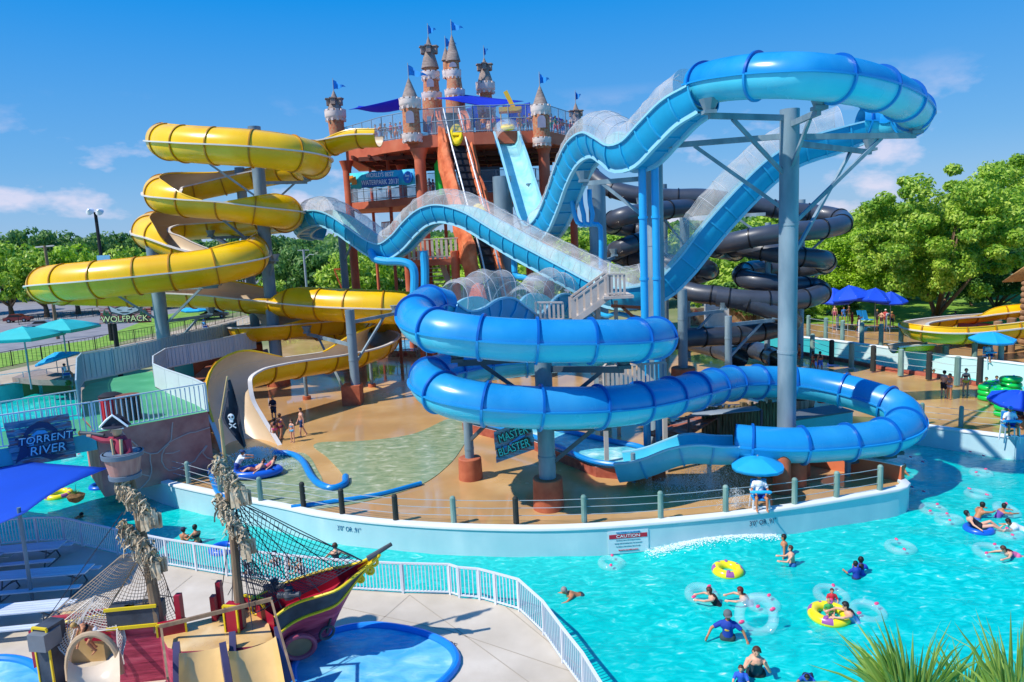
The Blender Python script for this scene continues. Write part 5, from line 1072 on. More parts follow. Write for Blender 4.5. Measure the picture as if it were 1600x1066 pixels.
cable_rail('row of grey green posts with cables on the far pool wall', [G(a, b, 0) for a, b in [(1263, 530), (1290, 535), (1316, 540), (1346, 545), (1376, 548), (1407, 552), (1522, 566), (1563, 572)]], 2.2, .2, [mPOSTG], heights=(.4, .65, .9), rad=.02)
# foreground white fences
fz = lambda L: [G(a, b, PZ) + V((0, 0, .0)) for a, b in L]
rail_fence('white picket fence with gate round the near plaza beside the wave river', fz([(102, 847), (130, 854), (185, 867), (262, 884), (355, 900), (450, 912), (545, 922), (630, 927), (704, 929), (718, 934), (750, 937), (775, 944), (812, 955), (850, 992), (880, 1036), (912, 1080), (980, 1200)]), 1.12, .125, w=.03, posts=1.9)
rail_fence('white picket fence behind the grey picnic tables', fz([(-160, 870), (0, 852), (60, 847), (102, 847)]), 1.12, .125, w=.03, posts=1.9)
# far fences and street things
rail_fence('long dark iron fence along the left road', [G(a, b, 0) for a, b in [(-260, 640), (-90, 598), (20, 572), (150, 548), (290, 520), (400, 490), (440, 478)]], 1.7, .5, mDARK, 'iron_fence', w=.035, posts=3)
rail_fence('short dark fence at the far side of the road', [G(a, b, 0) for a, b in [(30, 508), (120, 498), (240, 484), (420, 468), (560, 456)]], 1.6, .6, mDARK, 'iron_fence', w=.03, posts=3)
rail_fence('low white wire fence along the left footpath', [G(a, b, 0) for a, b in [(-200, 645), (0, 603), (110, 588), (230, 560), (310, 538), (380, 508), (420, 492)]], 1.0, .5, mWF, 'wire_fence', w=.02, posts=2.2, bars=False)
# ---------------------------------------------------------------- foreground: pirate play ship, pools, tables, sail
mHRED = noise_mat('hull_red_planks', [(.35, '#8c2a44'), (.5, '#b03c58'), (.65, '#c2586c'), (.8, '#98304c')], 2.2, .6, .012, 7, stretch=(.4, .4, 3.5))
mHBLK = noise_mat('hull_dark_band', [(.3, '#2b3038'), (.7, '#474e58')], 2, .6, .006, 9); mHYEL = M('hull_yellow', '#e3c41c', .5, .05); mSHRED = M('ship_red', '#9c1230', .5, .1, 2)
mTAN = noise_mat('tan_play_surface', [(.3, '#c39a5c'), (.5, '#d3ae74'), (.7, '#e0c494')], 1, .3, .0, 8, blotch=(.8, .5, .7, '#b58b4e', .6), rrange=(.5, .15)); mPUR = M('purple_side', '#454060', .45, .15, 3)
mMAST = noise_mat('mast_wood', [(.3, '#6b5848'), (.6, '#8a745c'), (.8, '#9f8a70')], 3, .9, .012, 9, stretch=(1, 1, .25)); mSPAR = M('spar_tan', '#c2a474', .7, .15, 3); mRAG = noise_mat('rag_cloth', [(.3, '#94816a'), (.5, '#bba88c'), (.7, '#d2c4aa')], 4, .95, .02, 10)
mROPED = M('rope_dark', '#2c3040', .9, 0); mROPEW = M('rope_white', '#c9c1b6', .9, 0); mROPEB = M('rope_brown', '#94826e', .9, 0)
D1, D2 = G(250, 985, .7).y, G(377, 980, .7).y
ship = thing('pirate_play_ship', 'red and black pirate play ship with yellow trim, two masts and tan slides', 'play ship', G(300, 1010, PZ))
# bow hull
st = [((391, 937, 1.15), (427, 962, 1.1), (436, 1050, -.8)), ((418, 922, 1.3), (446, 948, 1.25), (456, 1030, -.8)), ((445, 910, 1.45), (469, 937, 1.4), (480, 1015, -.8)), ((478, 899, 1.6), (500, 928, 1.55), (500, 1003, -.78)), ((512, 889, 1.75), (528, 918, 1.7), (516, 990, -.6)), ((540, 884, 1.9), (553, 899, 1.85), (532, 955, 0.1)), ((566, 878, 2.1), (572, 884, 2.05), (553, 915, 1.0)), ((592, 864, 2.5), (593, 866, 2.5), (588, 874, 2.2))]
stn = [tuple(G(*q) for q in s) for s in st]
def densify(L, k):
    A = cr([sum((list(p) for p in s), []) for s in L], .2); return [(V(a[0:3]), V(a[3:6]), V(a[6:9])) for a in A]
sd = densify(stn, 4)
for side in (0, 1):
    rb, bb = MB(), MB(); r1, r2 = [], []; ys, yt = [], []
    for s in sd:
        g, k = s[side], s[2]; oth = s[1 - side]; out = (g - oth); out.z = 0; out = out.normalized() if out.length > 1e-4 else V((0, 0, 0))
        w = (g - oth).length
        def pnt(f): p = g.lerp(k, f); return p + out * (.16 * w * math.sin(PI * min(1, f * 1.05)))
        r2.append([pnt(f) + out * .02 for f in (0, .1, .2, .28)]); r1.append([pnt(f) for f in (.28, .4, .55, .7, .85, 1)]); yt.append(pnt(0.02) + out * .04); ys.append(pnt(.28) + out * .04)
    rb.sheet(r1); rb.build('hull_planking', mHRED, ship); bb.sheet(r2); bb.build('bulwark_band', mHBLK, ship)
    for L in (ys, yt): m_ = MB(); m_.path(L, .045, 6); m_.build('yellow_moulding', mHYEL, ship)
mb = MB(); mb.sheet([[s[0].lerp(s[2], .3), s[1].lerp(s[2], .3)] for s in sd]); mb.sheet([[s[0] + V((0, .02, 0)), s[0].lerp(s[2], .32)] for s in sd], 0, 0); mb.build('bow_floor', mSHRED, ship)
mb = MB(); s = sd[0]; mb.add([s[0], s[1], s[2]], [(0, 1, 2)]); mb.build('bulkhead', mSHRED, ship)
mb = MB(); tp = sd[-1][1]; mb.tube(tp - V((.35, 0, .12)), tp + V((.35, .1, .25)), .09, .06, 8); mb.build('bowsprit', mHBLK, ship)
for (x, y, z, r) in ((583, 878, 2.1, .13), (578, 892, 1.8, .11), (563, 905, 1.5, .1)): m_ = MB(); m_.torus(G(x, y, z), r, .045, 16, 6, 0, Matrix.Rotation(R(90), 3, 'X')); m_.ball(G(x, y, z), .06); m_.build('scroll', mHYEL, ship)
# portholes and tunnel
def disc(c, r, nrm, rim, mat, rmat, nm, sy=1.):
    q = V((0, 0, 1)).rotation_difference(V(nrm)).to_matrix(); m_ = MB(); m_.lathe(V(c), [(r, 0), (r, .05)], 22, 0, True, q @ Matrix.Diagonal((1, sy, 1))); o = m_.build(nm, mat, ship); m_ = MB(); m_.torus(V(c) + V(nrm).normalized() * .05, r, rim, 24, 8, 0, q @ Matrix.Diagonal((1, sy, 1))); m_.build(nm + '_rim', rmat, o)
nh = V((.55, -.8, -.25)).normalized()
disc(G(497, 953, .55) + nh * .04, .2, nh, .045, M('glass_pale', '#b8a78c', .2, .1), mROPEW, 'porthole'); disc(G(528, 938, .6) + nh * .1, .11, nh, .03, MC['glass_pale'], mROPEW, 'porthole')
disc(G(463, 1002, -.05) + nh * .2, .5, nh, .09, M('tunnel_tan', '#8a7458', .8, .2), M('rim_pink', '#a64c60', .5, .1), 'tunnel_mouth', .75)
mb = MB(); mb.path([G(521, 935, 1.0), G(516, 950, .7) + nh * .12, G(512, 968, .3) + nh * .12, G(507, 980, .1) + nh * .15], .03, 6); a = G(507, 982, .05) + nh * .2; mb.torus(a, .22, .045, 16, 6, 0, V((0, 0, 1)).rotation_difference(nh).to_matrix()); mb.tube(a, a + V((.15, 0, .45)), .04); mb.build('anchor', mHBLK, ship)
for x_, y_ in ((430, 922), (452, 935)): p = G(x_, y_, 1.55); m_ = MB(); m_.lathe(p, [(.14, 0), (.17, .1), (.1, .25), (.13, .3), (.05, .36)], 12); m_.tube(p + V((-.3, 0, .1)), p + V((.35, -.1, .16)), .1, .08, 10); m_.build('small_cannon', mHBLK, ship)
# yellow scrolls on the side panels
def scroll(c, r, xdir, mat=mHYEL):
    L = []; 
    for i in range(26):
        a = i * .36; rr = r * (1 - i / 30); L.append(V(c) + V(xdir) * rr * math.cos(a) + V((0, 0, 1)) * rr * math.sin(a))
    m_ = MB(); m_.path(L, r * .16, 6); m_.build('scroll', mat, ship)
scroll(G(402, 950, .9) + V((0, -.08, 0)), .26, (1, -.1, 0)); scroll(G(433, 975, .55) + V((0, -.15, 0)), .18, (.8, -.5, 0)); scroll(G(420, 975, .55) + V((0, -.1, 0)), .13, (.8, -.5, 0))
# deck
DZ = .7
dkp = [(247, 984), (290, 975), (345, 962), (392, 944), (416, 962), (427, 1000), (395, 1010), (330, 1016), (285, 1018), (262, 1012)]
tri(fixn(MB().prism([G(a, b, DZ) for a, b in dkp], PZ, DZ, 0, side=1).build('deck', [mTAN, mHRED], ship, smooth=0)))
def pbox(px, py, z, d, mat, nm, rz=0, tilt=None, edge=None):
    p = G(px, py, z); m_ = MB(); m_.box(p + V((0, 0, d[2] / 2)), d, rz); o = m_.build(nm, mat, ship)
    if edge:
        m_ = MB(); c = math.cos(rz); s_ = math.sin(rz)
        for sg in (-1, 1): m_.box(p + V((c * d[0] / 2 * sg, s_ * d[0] / 2 * sg, d[2] / 2)) + V((s_, -c, 0)) * (d[1] / 2), (.05, .05, d[2]), rz)
        m_.box(p + V((s_, -c, 0)) * (d[1] / 2) + V((0, 0, d[2])), (d[0], .06, .06), rz); m_.build('yellow_edge', mHYEL, o)
pbox(284, 982, DZ, (.16, .22, 1.05), mSHRED, 'bulwark_post'); pbox(270, 989, DZ, (.75, .2, .35), mSHRED, 'bulwark_panel', R(18), edge=1); pbox(337, 968, DZ, (.14, .2, .75), mSHRED, 'bulwark_post'); pbox(347, 960, DZ, (.14, .2, 1.05), mSHRED, 'bulwark_post'); pbox(368, 984, DZ, (.42, .3, .8), mSHRED, 'bulwark_box', R(-12), edge=1); pbox(400, 958, DZ - .1, (.8, .12, .55), mSHRED, 'bulwark_panel', R(-22), edge=1)
mb = MB(); mb.beam(W(250, 979, D1 - .6), W(425, 936, D2 - .7), .08, .1); mb.beam(W(252, 982, D1 - .6), W(262, 1060, D1 - 2.4), .06, .08); mb.beam(W(424, 938, D2 - .7), W(462, 1075, D2 - 3.2), .05, .07); mb.build('grab_rail', mMAST, ship)
# slides towards the camera
def chute(cx0, y0, cx1, y1, w, nm='slide_chute'):
    a = G(cx0, y0, DZ + .02); b = G(cx1, y1, PZ + .1); mid = a.lerp(b, .35) + V((0, 0, .12)); c = cr([a, mid, b], .15); P, T, S, U = frames(c); m_ = MB()
    m_.sheet([[V(P[i]) + V(S[i]) * w * x + V(U[i]) * (.34 * abs(x) ** 3) for x in (-1, -.85, -.6, -.3, 0, .3, .6, .85, 1)] for i in range(len(P))]); m_.build(nm, M('slide_gloss_tan', '#e2b873', .18, .1, 1, coat=.5), ship)
    for sg in (-1, 1):
        m_ = MB(); rows = [[V(P[i]) + V(S[i]) * sg * (w + .0) + V((0, 0, -.3)), V(P[i]) + V(S[i]) * sg * (w + .0) + V((0, 0, .40)), V(P[i]) + V(S[i]) * sg * (w + .17) + V((0, 0, .40)), V(P[i]) + V(S[i]) * sg * (w + .17) + V((0, 0, -.3))] for i in range(len(P))]; m_.sheet(rows); m_.add(rows[0], [(0, 1, 2, 3)]); m_.add(rows[-1], [(0, 1, 2, 3)]); fixn(m_.build('slide_side', mPUR, ship))
chute(322, 1016, 325, 1120, .62); chute(393, 1012, 412, 1120, .62)
# stern part at the left
pbox(228, 1058, PZ, (1.35, .5, 1.75), mHRED, 'stern_wall', R(6)); 
for z_, hh_, mt in ((1.0, .5, mHBLK), (.93, .09, mHYEL), (1.5, .09, mHYEL)): 
    p = G(228, 1058, PZ); m_ = MB(); m_.box(V((p.x, p.y - (.03 if mt is mHBLK else .33), z_ + hh_ / 2)), (1.42, .56 if mt is mHBLK else .05, hh_), R(6)); m_.build('stern_trim', mt, ship)
pbox(90, 1068, PZ, (.5, .6, 1.9), mHBLK, 'stern_side', R(-15), edge=1); pbox(72, 1010, .5, (.55, .6, .5), M('grey_box', '#6d757d', .6), 'stern_box', R(-10)); pbox(80, 1040, PZ, (.5, .7, 1.3), mSHRED, 'stern_corner', R(-12))
pbox(135, 1020, PZ, (1.7, 1.1, 1.15), mTAN, 'stern_platform', R(4)); mb = MB(); a, b = W(82, 968, 20.2), W(200, 962, 20.0); mb.path([a, W(130, 962, 20.3), W(165, 955, 20.2), b], .11, 8); mb.box((a + b) / 2 - V((0, -.1, .45)), (2.1, .1, .7), R(-3)); mb.build('stern_rail', mSHRED, ship); mb = MB(); mb.path([a - V((0, .08, .14)), W(130, 966, 20.2), W(165, 960, 20.1), b - V((0, .05, .12))], .05, 6); mb.build('yellow_moulding', mHYEL, ship)
for x_ in (205, 212): pbox(x_, 998, .5, (.14, .2, 1.0), mSHRED, 'bulwark_post', R(20))
# arch + beige slide
A0 = G(108, 1062, .1); A1 = G(190, 1052, .1); mb = MB(); Lr = []
for i in range(15): t = PI * i / 14; Lr.append(A0.lerp(A1, (1 - math.cos(t)) / 2) + V((0, 0, 1.25 * math.sin(t) ** .75)))
mb.path(Lr, .085, 8); mb.build('arch', M('arch_tan', '#b79c7c', .6, .1, 2), ship); mb = MB(); c = cr([G(150, 1040, .42), G(150, 1062, .3), G(155, 1130, PZ + .05)], .2); P, T, S, U = frames(c); mb.sheet([[V(P[i]) + V(S[i]) * .6 * x + V(U[i]) * (.4 * abs(x) ** 3) for x in (-1, -.8, -.5, 0, .5, .8, 1)] for i in range(len(P))]); mb.build('beige_slide', M('beige_gloss', '#d6c4ac', .3, .05), ship)
# masts, yards, rags
def mast(base, Dm, top, r0, r1, nm='mast'):
    a = W(*base, Dm); b = W(*top, Dm); m_ = MB(); m_.path([a, a.lerp(b, .5) + V((.03, 0, 0)), b], [r0, (r0 + r1) / 2, r1], 10); m_.build(nm, mMAST, ship); return a, b
def rags(parent, a, b, n, L, seed):
    rnd = random.Random(seed); m_ = MB()
    for i in range(int(n * 1.7)):
        p = a.lerp(b, rnd.random()) + V((rnd.gauss(0, .05), rnd.gauss(0, .06), rnd.uniform(-.05, .13))); w = rnd.uniform(.018, .06); ang = rnd.uniform(0, PI); d = V((math.cos(ang), math.sin(ang), 0)); l = L * rnd.uniform(.25, .85); rows = []; q = V(p)
        for j in range(6):
            f = j / 5; ww = w * (1 - .5 * f) * (1 + .3 * math.sin(j * 2 + i)); rows.append([q - d * ww, q + V((-d.y, d.x, 0)) * ww * .7, q + d * ww]); q = q + V((rnd.gauss(0, .05), rnd.gauss(0, .05), -l / 5))
        m_.sheet(rows)
    for i in range(4): q = a.lerp(b, (i + rnd.uniform(.2, .8)) / 4); m_.torus(q, .09 + rnd.uniform(0, .03), .03, 12, 6, 0, (b - a).to_track_quat('Z', 'Y').to_matrix())
    m_.build('furled_rag', mRAG, parent, smooth=0)
for (base, Dm, top, r0, r1, yards) in (((250, 985), D1, (203, 742), .17, .10, (((187, 748), (236, 800), 70, .85), ((188, 815), (252, 876), 110, .85))), ((377, 978), D2, (350, 716), .15, .08, (((336, 712), (376, 764), 80, .6), ((338, 772), (391, 848), 110, .65)))):
    mast(base, Dm, top, r0, r1)
    for k, (ya, yb, n_, L_) in enumerate(yards):
        a, b = W(*ya, Dm - .25), W(*yb, Dm - .45); m_ = MB(); m_.tube(a, b, .06, .05, 8); y_ = m_.build('yard', mSPAR, ship); rags(y_, a.lerp(b, .05), a.lerp(b, .85), n_, L_, int(ya[0]))
        q = a.lerp(b, .93); m_ = MB(); rnd = random.Random(5 + k)
        for j in range(22): p = q + V((rnd.gauss(-.08, .1), rnd.gauss(0, .08), rnd.uniform(-.1, .05))); m_.add([p, p + V((.1, .03, -.05)), p + V((.12, -.02, -.45)), p + V((-.02, .02, -.5))], [(0, 1, 2, 3)])
        m_.build('canvas_bundle', mRAG, y_, smooth=0)
# pirate flag on its pole
fl = thing('pirate_flag', 'black pirate flag with white skull hanging from the right mast pole', 'flag', W(345, 715, D2)); mb = MB(); pa, pb_ = W(353, 735, D2 - .1), W(344, 655, D2 - .1); pt = W(355, 588, D2 - .1); mb.path([pa, pb_], .05, 8); mb.path([pb_, pt], .025, 6); mb.build('flagpole', mSPAR, fl)
rows = []; c00, c10, c01, c11 = W(357, 596, D2 - .1), W(382, 697, D2 - .15), W(349, 655, D2 - .1), W(382, 698, D2)
tipT = W(357, 594, D2 - .1); e = [W(346, 656, D2 - .12), W(364, 684, D2 - .1), W(383, 699, D2 - .1)]; rt = [W(358, 594, D2 - .1), W(376, 640, D2 - .1), W(383, 694, D2 - .1)]
for i in range(13):
    f = i / 12; def_l = (V(tipT).lerp(e[0], f / .62) if f < .62 else e[0].lerp(e[2], (f - .62) / .38)); rr_ = rt[0].lerp(rt[1], f / .5) if f < .5 else rt[1].lerp(rt[2], (f - .5) / .5); rows.append([def_l.lerp(rr_, k / 5) + V((0, .09 * math.sin(k * 1.6 + f * 5), 0)) for k in range(6)])
mb = MB(); mb.sheet(rows); mb.build('cloth', M('flag_black', '#2a2e3c', .8, .15, 3), fl)
kc = W(361, 652, D2 - .26); mb = MB(); mb.ball(kc, (.09, .03, .1)); mb.box(kc - V((0, 0, .1)), (.09, .05, .08)); mb.box(kc + V((.02, 0, -.24)), (.22, .03, .025), 0, 0, Matrix.Rotation(R(35), 3, 'Y')); mb.box(kc + V((.02, 0, -.24)), (.22, .03, .025), 0, 0, Matrix.Rotation(R(-35), 3, 'Y')); mb.build('skull_mark', M('mark_grey', '#c4ccd4', .7), fl)
mb = MB(); mb.ball(kc + V((-.04, -.03, .01)), .028); mb.ball(kc + V((.045, -.03, .01)), .028); mb.build('skull_eye', mDARK, fl)
# crow's nest with pirate statue
nc = W(196, 745, D1 - .05); nest = thing('crows_nest_basket', 'wooden crow\'s nest tub with grey hoops on top of the left mast', 'basket', nc)
mNEST = noise_mat('nest_wood', [(.3, '#9a6d68'), (.7, '#b98c82')], 3, .7, .006, 8, stretch=(3, 3, .3)); mb = MB(); mb.lathe(nc, [(.36, 0), (.5, .72), (.46, .72), (.33, .06)], 22); mb.build('tub', mNEST, nest)
for z, r_ in ((.03, .385), (.64, .505)): mb = MB(); mb.lathe(nc, [(r_, z - .06), (r_ + .025, z - .05), (r_ + .035, z + .07), (r_, z + .08)], 24); mb.build('hoop', M('nest_hoop', '#5f6f80', .5, .1), nest)
pc = nc + V((0, 0, .45)); pir = thing('pirate_statue', 'pirate statue in red coat aiming a long spyglass from the crow\'s nest', 'statue', pc)
mb = MB(); mb.path([pc + V((.02, 0, 0)), pc + V((.02, 0, .45)), pc + V((-.02, 0, .72))], [.2, .24, .14], 12); mb.path([pc + V((-.1, -.05, .62)), pc + V((-.42, -.12, .66)), pc + V((-.74, -.1, .8))], [.11, .09, .06], 8); mb.path([pc + V((.2, -.05, .62)), pc + V((.28, -.12, .3)), pc + V((.1, -.25, .18))], [.11, .08, .06], 8); mb.build('coat', M('coat_red', '#a8324a', .6, .1, 3), pir)
mb = MB(); mb.ball(pc + V((-.06, -.02, .88)), (.13, .14, .17)); mb.ball(pc + V((-.2, -.04, .86)), .035); mb.build('head', M('statue_skin', '#c99a7c', .5, .05), pir); mb = MB(); mb.ball(pc + V((-.78, -.1, .82)), (.08, .05, .06)); [mb.tube(pc + V((-.80 + k * .03, -.14, .86)), pc + V((-.80 + k * .03, -.17, .79)), .018) for k in range(4)]; mb.build('hand', MC['statue_skin'], pir)
mb = MB(); mb.path([pc + V((-.35, -.14, .80)), pc + V((-.7, -.12, .86)), pc + V((-1.02, -.1, .88))], [.05, .045, .06], 10); mb.build('spyglass', mHBLK, pir); mb = MB(); mb.torus(pc + V((-1.03, -.1, .88)), .055, .02, 12, 6, 0, Matrix.Rotation(R(90), 3, 'Y')); mb.build('spyglass_ring', M('brass', '#b08a3a', .4, 0, metal=.6), pir)
mb = MB(); hc = pc + V((-.05, -.02, 1.0)); mb.lathe(hc, [(.34, .0), (.36, .03), (.16, .05), (.14, .22), (.02, .26)], 18); mb.add([hc + V((-.36, -.12, .02)), hc + V((.36, -.1, .0)), hc + V((.2, -.16, .2)), hc + V((.02, -.16, .34)), hc + V((-.16, -.17, .22))], [(0, 1, 2, 3, 4)]); mb.add([hc + V((-.36, .12, .02)), hc + V((.36, .1, .0)), hc + V((.2, .14, .2)), hc + V((.02, .1, .34)), hc + V((-.16, .14, .22))], [(4, 3, 2, 1, 0)]); mb.build('hat', M('hat_navy', '#20283c', .7, .1), pir)
mb = MB(); mb.path([hc + V((-.38, -.14, .03)), hc + V((-.16, -.18, .23)), hc + V((.02, -.17, .36)), hc + V((.2, -.17, .21)), hc + V((.38, -.12, .01))], .03, 6); mb.path([hc + V((-.3, -.2, .0)), hc + V((0, -.26, .0)), hc + V((.3, -.2, -.01))], .02, 5); mb.build('hat_trim', mWH, pir); mb = MB(); mb.path([pc + V((-.14, -.2, .7)), pc + V((-.08, -.27, .1))], .035, 6); mb.path([pc + V((.12, -.2, .68)), pc + V((.12, -.27, .1))], .045, 6); mb.build('sash', M('sash_tan', '#b8a07a', .6), pir)
# rope nets
def rope_net(label, c, nu, nv, r, mat, parent=ship, sag=.15, nm='climbing_net', border=1.8):
    a, b, cc, d = [V(q) for q in c]; m_ = MB(); fn = lambda u, v: (a * (1 - u) * (1 - v) + b * u * (1 - v) + cc * u * v + d * (1 - u) * v) - V((0, 0, sag * math.sin(PI * u) * math.sin(PI * v))) + V((0, .06 * math.sin(u * 9 + v * 5), 0))
    for i in range(nu + 1):
        for off in (0,): m_.path([fn(i / nu, j / 10) for j in range(11)], r * (border if i in (0, nu) else 1), 3)
    for j in range(nv + 1): m_.path([fn(i / 10, j / nv) for i in range(11)], r * (border if j in (0, nv) else 1), 3)
    m_.build(nm, mat, parent)
m1 = W(228, 870, D1 - .1)
rope_net('', (W(190, 868, D1 - .3), W(78, 963, 20.6), W(150, 985, 19.6), W(222, 865, D1 - .3)), 26, 15, .009, mROPEB); rope_net('', (W(222, 862, D1 - .3), W(150, 985, 19.6), W(245, 985, 19.3), W(236, 868, D1 - .3)), 22, 12, .009, mROPEB)
rope_net('', (W(240, 880, D1 - .2), W(215, 985, 19.4), W(276, 968, 20.3), W(248, 880, D1 - .2)), 18, 10, .008, mROPEB)
rope_net('', (W(82, 985, 19.6), W(105, 1035, 18.6), W(115, 985, 18.8), W(150, 930, 19.6)), 14, 12, .013, mROPEW); rope_net('', (W(150, 930, 19.6), W(120, 985, 18.8), W(180, 985, 18.8), W(190, 945, 19.4)), 12, 12, .013, mROPEW); rope_net('', (W(190, 945, 19.4), W(182, 985, 18.8), W(192, 1040, 18.4), W(196, 985, 19)), 8, 12, .012, mROPEW)
rope_net('', (W(368, 785, D2 - .1), W(566, 877, sd[-2][1].y), W(455, 938, sd[2][1].y), W(378, 905, D2 - .1)), 30, 18, .010, mROPED, sag=.25); rope_net('', (W(368, 800, D2 - .1), W(395, 960, D2 - .8), W(440, 935, sd[2][1].y), W(380, 860, D2 - .1)), 16, 10, .009, mROPED)
mb = MB()
for e_ in ((566, 877, sd[-2][1].y), (530, 893, sd[4][0].y), (500, 925, sd[3][1].y), (470, 938, sd[2][1].y), (440, 950, sd[1][1].y), (400, 940, sd[0][0].y), (345, 935, 21), (395, 985, D2 - 1)): mb.path([W(366, 778, D2 - .1), W(*e_)], .014, 4)
for a_, b_ in (((192, 800, D1), (75, 965, 20.6)), ((245, 870, D1), (280, 968, 20.6)), ((192, 830, D1), (268, 990, 19.6)), ((365, 800, D2), (362, 985, D2)), ((283, 935, 20.8), (250, 930, 20.6)), ((356, 930, 21), (372, 900, 21))): mb.path([W(*a_), W(*b_)], .014, 4)
mb.build('rigging', mROPED, ship)
# wading pools
mPBLUE = M('pool_rim_blue', '#1e7fd8', .35, .08, 1.5); mPTILE = noise_mat('pool_tile_navy', [(.4, '#0d3f96'), (.6, '#1b62c4')], 9, .4, 0, 8, 1)
def pool(label, pts, z=PZ):
    c = cr([G(a, b, z) for a, b in pts] + [G(*pts[0], z)], .3); L = [V(p[:3]) for p in c[:-1]]; root = thing('wading_pool', label, 'pool', sum(L, V((0, 0, 0))) / len(L)); m_ = MB(); m_.path([p + V((0, 0, .05)) for p in L], .13, 10, closed=True); m_.build('rim', mPBLUE, root)
    m_ = MB(); n = len(L); cc = sum(L, V((0, 0, 0))) / n; m_.v += [tuple(p + V((0, 0, .02))) for p in L] + [tuple(cc + (p - cc) * .93 + V((0, 0, -.35))) for p in L]; m_.f += [(i, (i + 1) % n, n + (i + 1) % n, n + i) for i in range(n)]; m_.m += [0] * n; m_.build('tile_band', mPTILE, root)
    o = MB().prism([cc + (p - cc) * .985 for p in L], z + .03, z + .03); o = tri(o.build('water_surface', mWADE, root, smooth=0)); return L
EL = [(457, 1046), (478, 1012), (520, 990), (575, 980), (625, 984), (672, 996), (704, 1014), (714, 1036), (700, 1060), (660, 1090), (590, 1110), (500, 1100), (462, 1075)]
PL = pool('round blue wading pool in front of the ship bow', EL)
pool('blue wading pool cut by the bottom left corner', [(-140, 1060), (-60, 1040), (0, 1031), (40, 1036), (66, 1052), (72, 1075), (20, 1120), (-120, 1120)])
for (x_, y_, s_) in ((698, 1000, '3\'0"'),): t_ = text('NO DIVING', .16, mNAVY, basis(G(x_, y_ + 2, PZ) + V((0, 0, .01)), G(712, 1005, PZ) - G(690, 996, PZ), V((0, 0, 1)).cross(G(712, 1005, PZ) - G(690, 996, PZ))), None, name='pavement_marking', ext=.003); props(t_, 'small dark no diving letters painted on concrete beside the round pool', 'pavement marking')
# big blue sail at the left
sail('huge bright blue shade sail filling the left edge of the picture', [(-190, 690, 35), (168, 731, 30), (40, 800, 24), (-260, 960, 19)], n=16, sag=.25, mat=translucent(M('sail_bright', '#0c58d8', .75, .06, .8), .45, '#a4bcec'))
mb = MB(); p = W(128, 760, 24.3); q = G(128, 848, PZ); mb.tube((W(31, 812, 24.2).x, 24.2, PZ), W(31, 806, 24.2) + V((0, 0, .3)), .065, n=10); props(mb.build('sail_post', mSTEEL), 'grey steel post holding the blue sail near the picnic tables', 'post')
hb = thing('hanging_planter', 'brown coir hanging basket with small green plant below the blue sail', 'planter', W(119, 778, 27)); c = W(119, 778, 27); mb = MB(); mb.lathe(c - V((0, 0, .18)), [(.1, 0), (.26, .1), (.33, .28), (.2, .36)], 16); mb.build('coir_bowl', noise_mat('coir', [(.3, '#5a3f20'), (.7, '#8f6b3a')], 8, .95, .05, 14), hb); mb = MB(); rnd = random.Random(2)
for i in range(70): a = rnd.uniform(0, 2 * PI); l = rnd.uniform(.1, .28); d = V((math.cos(a), math.sin(a), rnd.uniform(.2, 1.4))).normalized(); s_ = d.cross(V((0, 0, 1))) * .02; q = c + V((0, 0, .15)) + d * .03; mb.add([q - s_, q + s_, q + d * l], [(0, 1, 2)])
mb.build('plant', mLEAF[2], hb, smooth=0); mb = MB(); mb.tube(c + V((0, 0, .1)), W(118, 757, 27.2), .008); mb.build('hanger', mDARK, hb)
# picnic tables
mTBL = noise_mat('table_grey', [(.3, '#b4bfc9'), (.7, '#cfd8de')], 1.5, .5, .003, 9, stretch=(.4, 4, 1))
def picnic(L=3.4):
    root = thing('picnic_table', '', 'picnic table'); mb = MB()
    for i in range(5): mb.box((0, -.32 + i * .16, .76), (L, .145, .045))
    mb.build('table_top', mTBL, root)
    for sg in (-1, 1):
        m_ = MB(); 
        for k in (0, 1): m_.box((0, sg * (.68 + k * .15), .45), (L, .135, .045))
        m_.build('bench', mTBL, root)
    for x in (-L * .36, L * .36):
        m_ = MB(); m_.path([(x, -.85, .42), (x, .85, .42)], .03, 6); m_.path([(x, -.3, .73), (x, -.4, .42), (x, -.62, .03), (x, -.25, 0), (x, .25, 0), (x, .62, .03), (x, .4, .42), (x, .3, .73)], .03, 6); m_.beam((x, 0, .42), (x * .4, 0, .73), .04, .04); m_.build('leg_frame', mDSTEEL, root)
    return root
t0 = picnic(); pos = [((5, 900), -2, 'nearest grey picnic table at the left edge, lowest in the picture'), ((78, 868), 2, 'long grey picnic table reaching furthest right, second from the fence'), ((22, 857), 3, 'grey picnic table standing closest to the white fence'), ((-40, 932), -4, 'picnic table mostly outside the left edge beside the small pool'), ((-75, 880), 0, 'half hidden picnic table at the edge behind the long one')]
pos = [((18, 935 + 40), 3, 4), ]
tb = [((20, 985), 6, 'nearest grey picnic table below the others at the left edge'), ((70, 925), 5, 'long grey picnic table reaching furthest right of the group'), ((32, 885), 6, 'grey picnic table standing closest to the white fence'), ((-70, 905), 6, 'half visible picnic table at the left edge beyond the long one')]
for i, (q, rz, lb) in enumerate(tb):
    o = t0 if i == 0 else copy_tree(t0); o.location = G(q[0], q[1], PZ); o.rotation_euler = (0, 0, R(rz)); props(o, lb, 'picnic table', 'grey picnic tables under the sail')
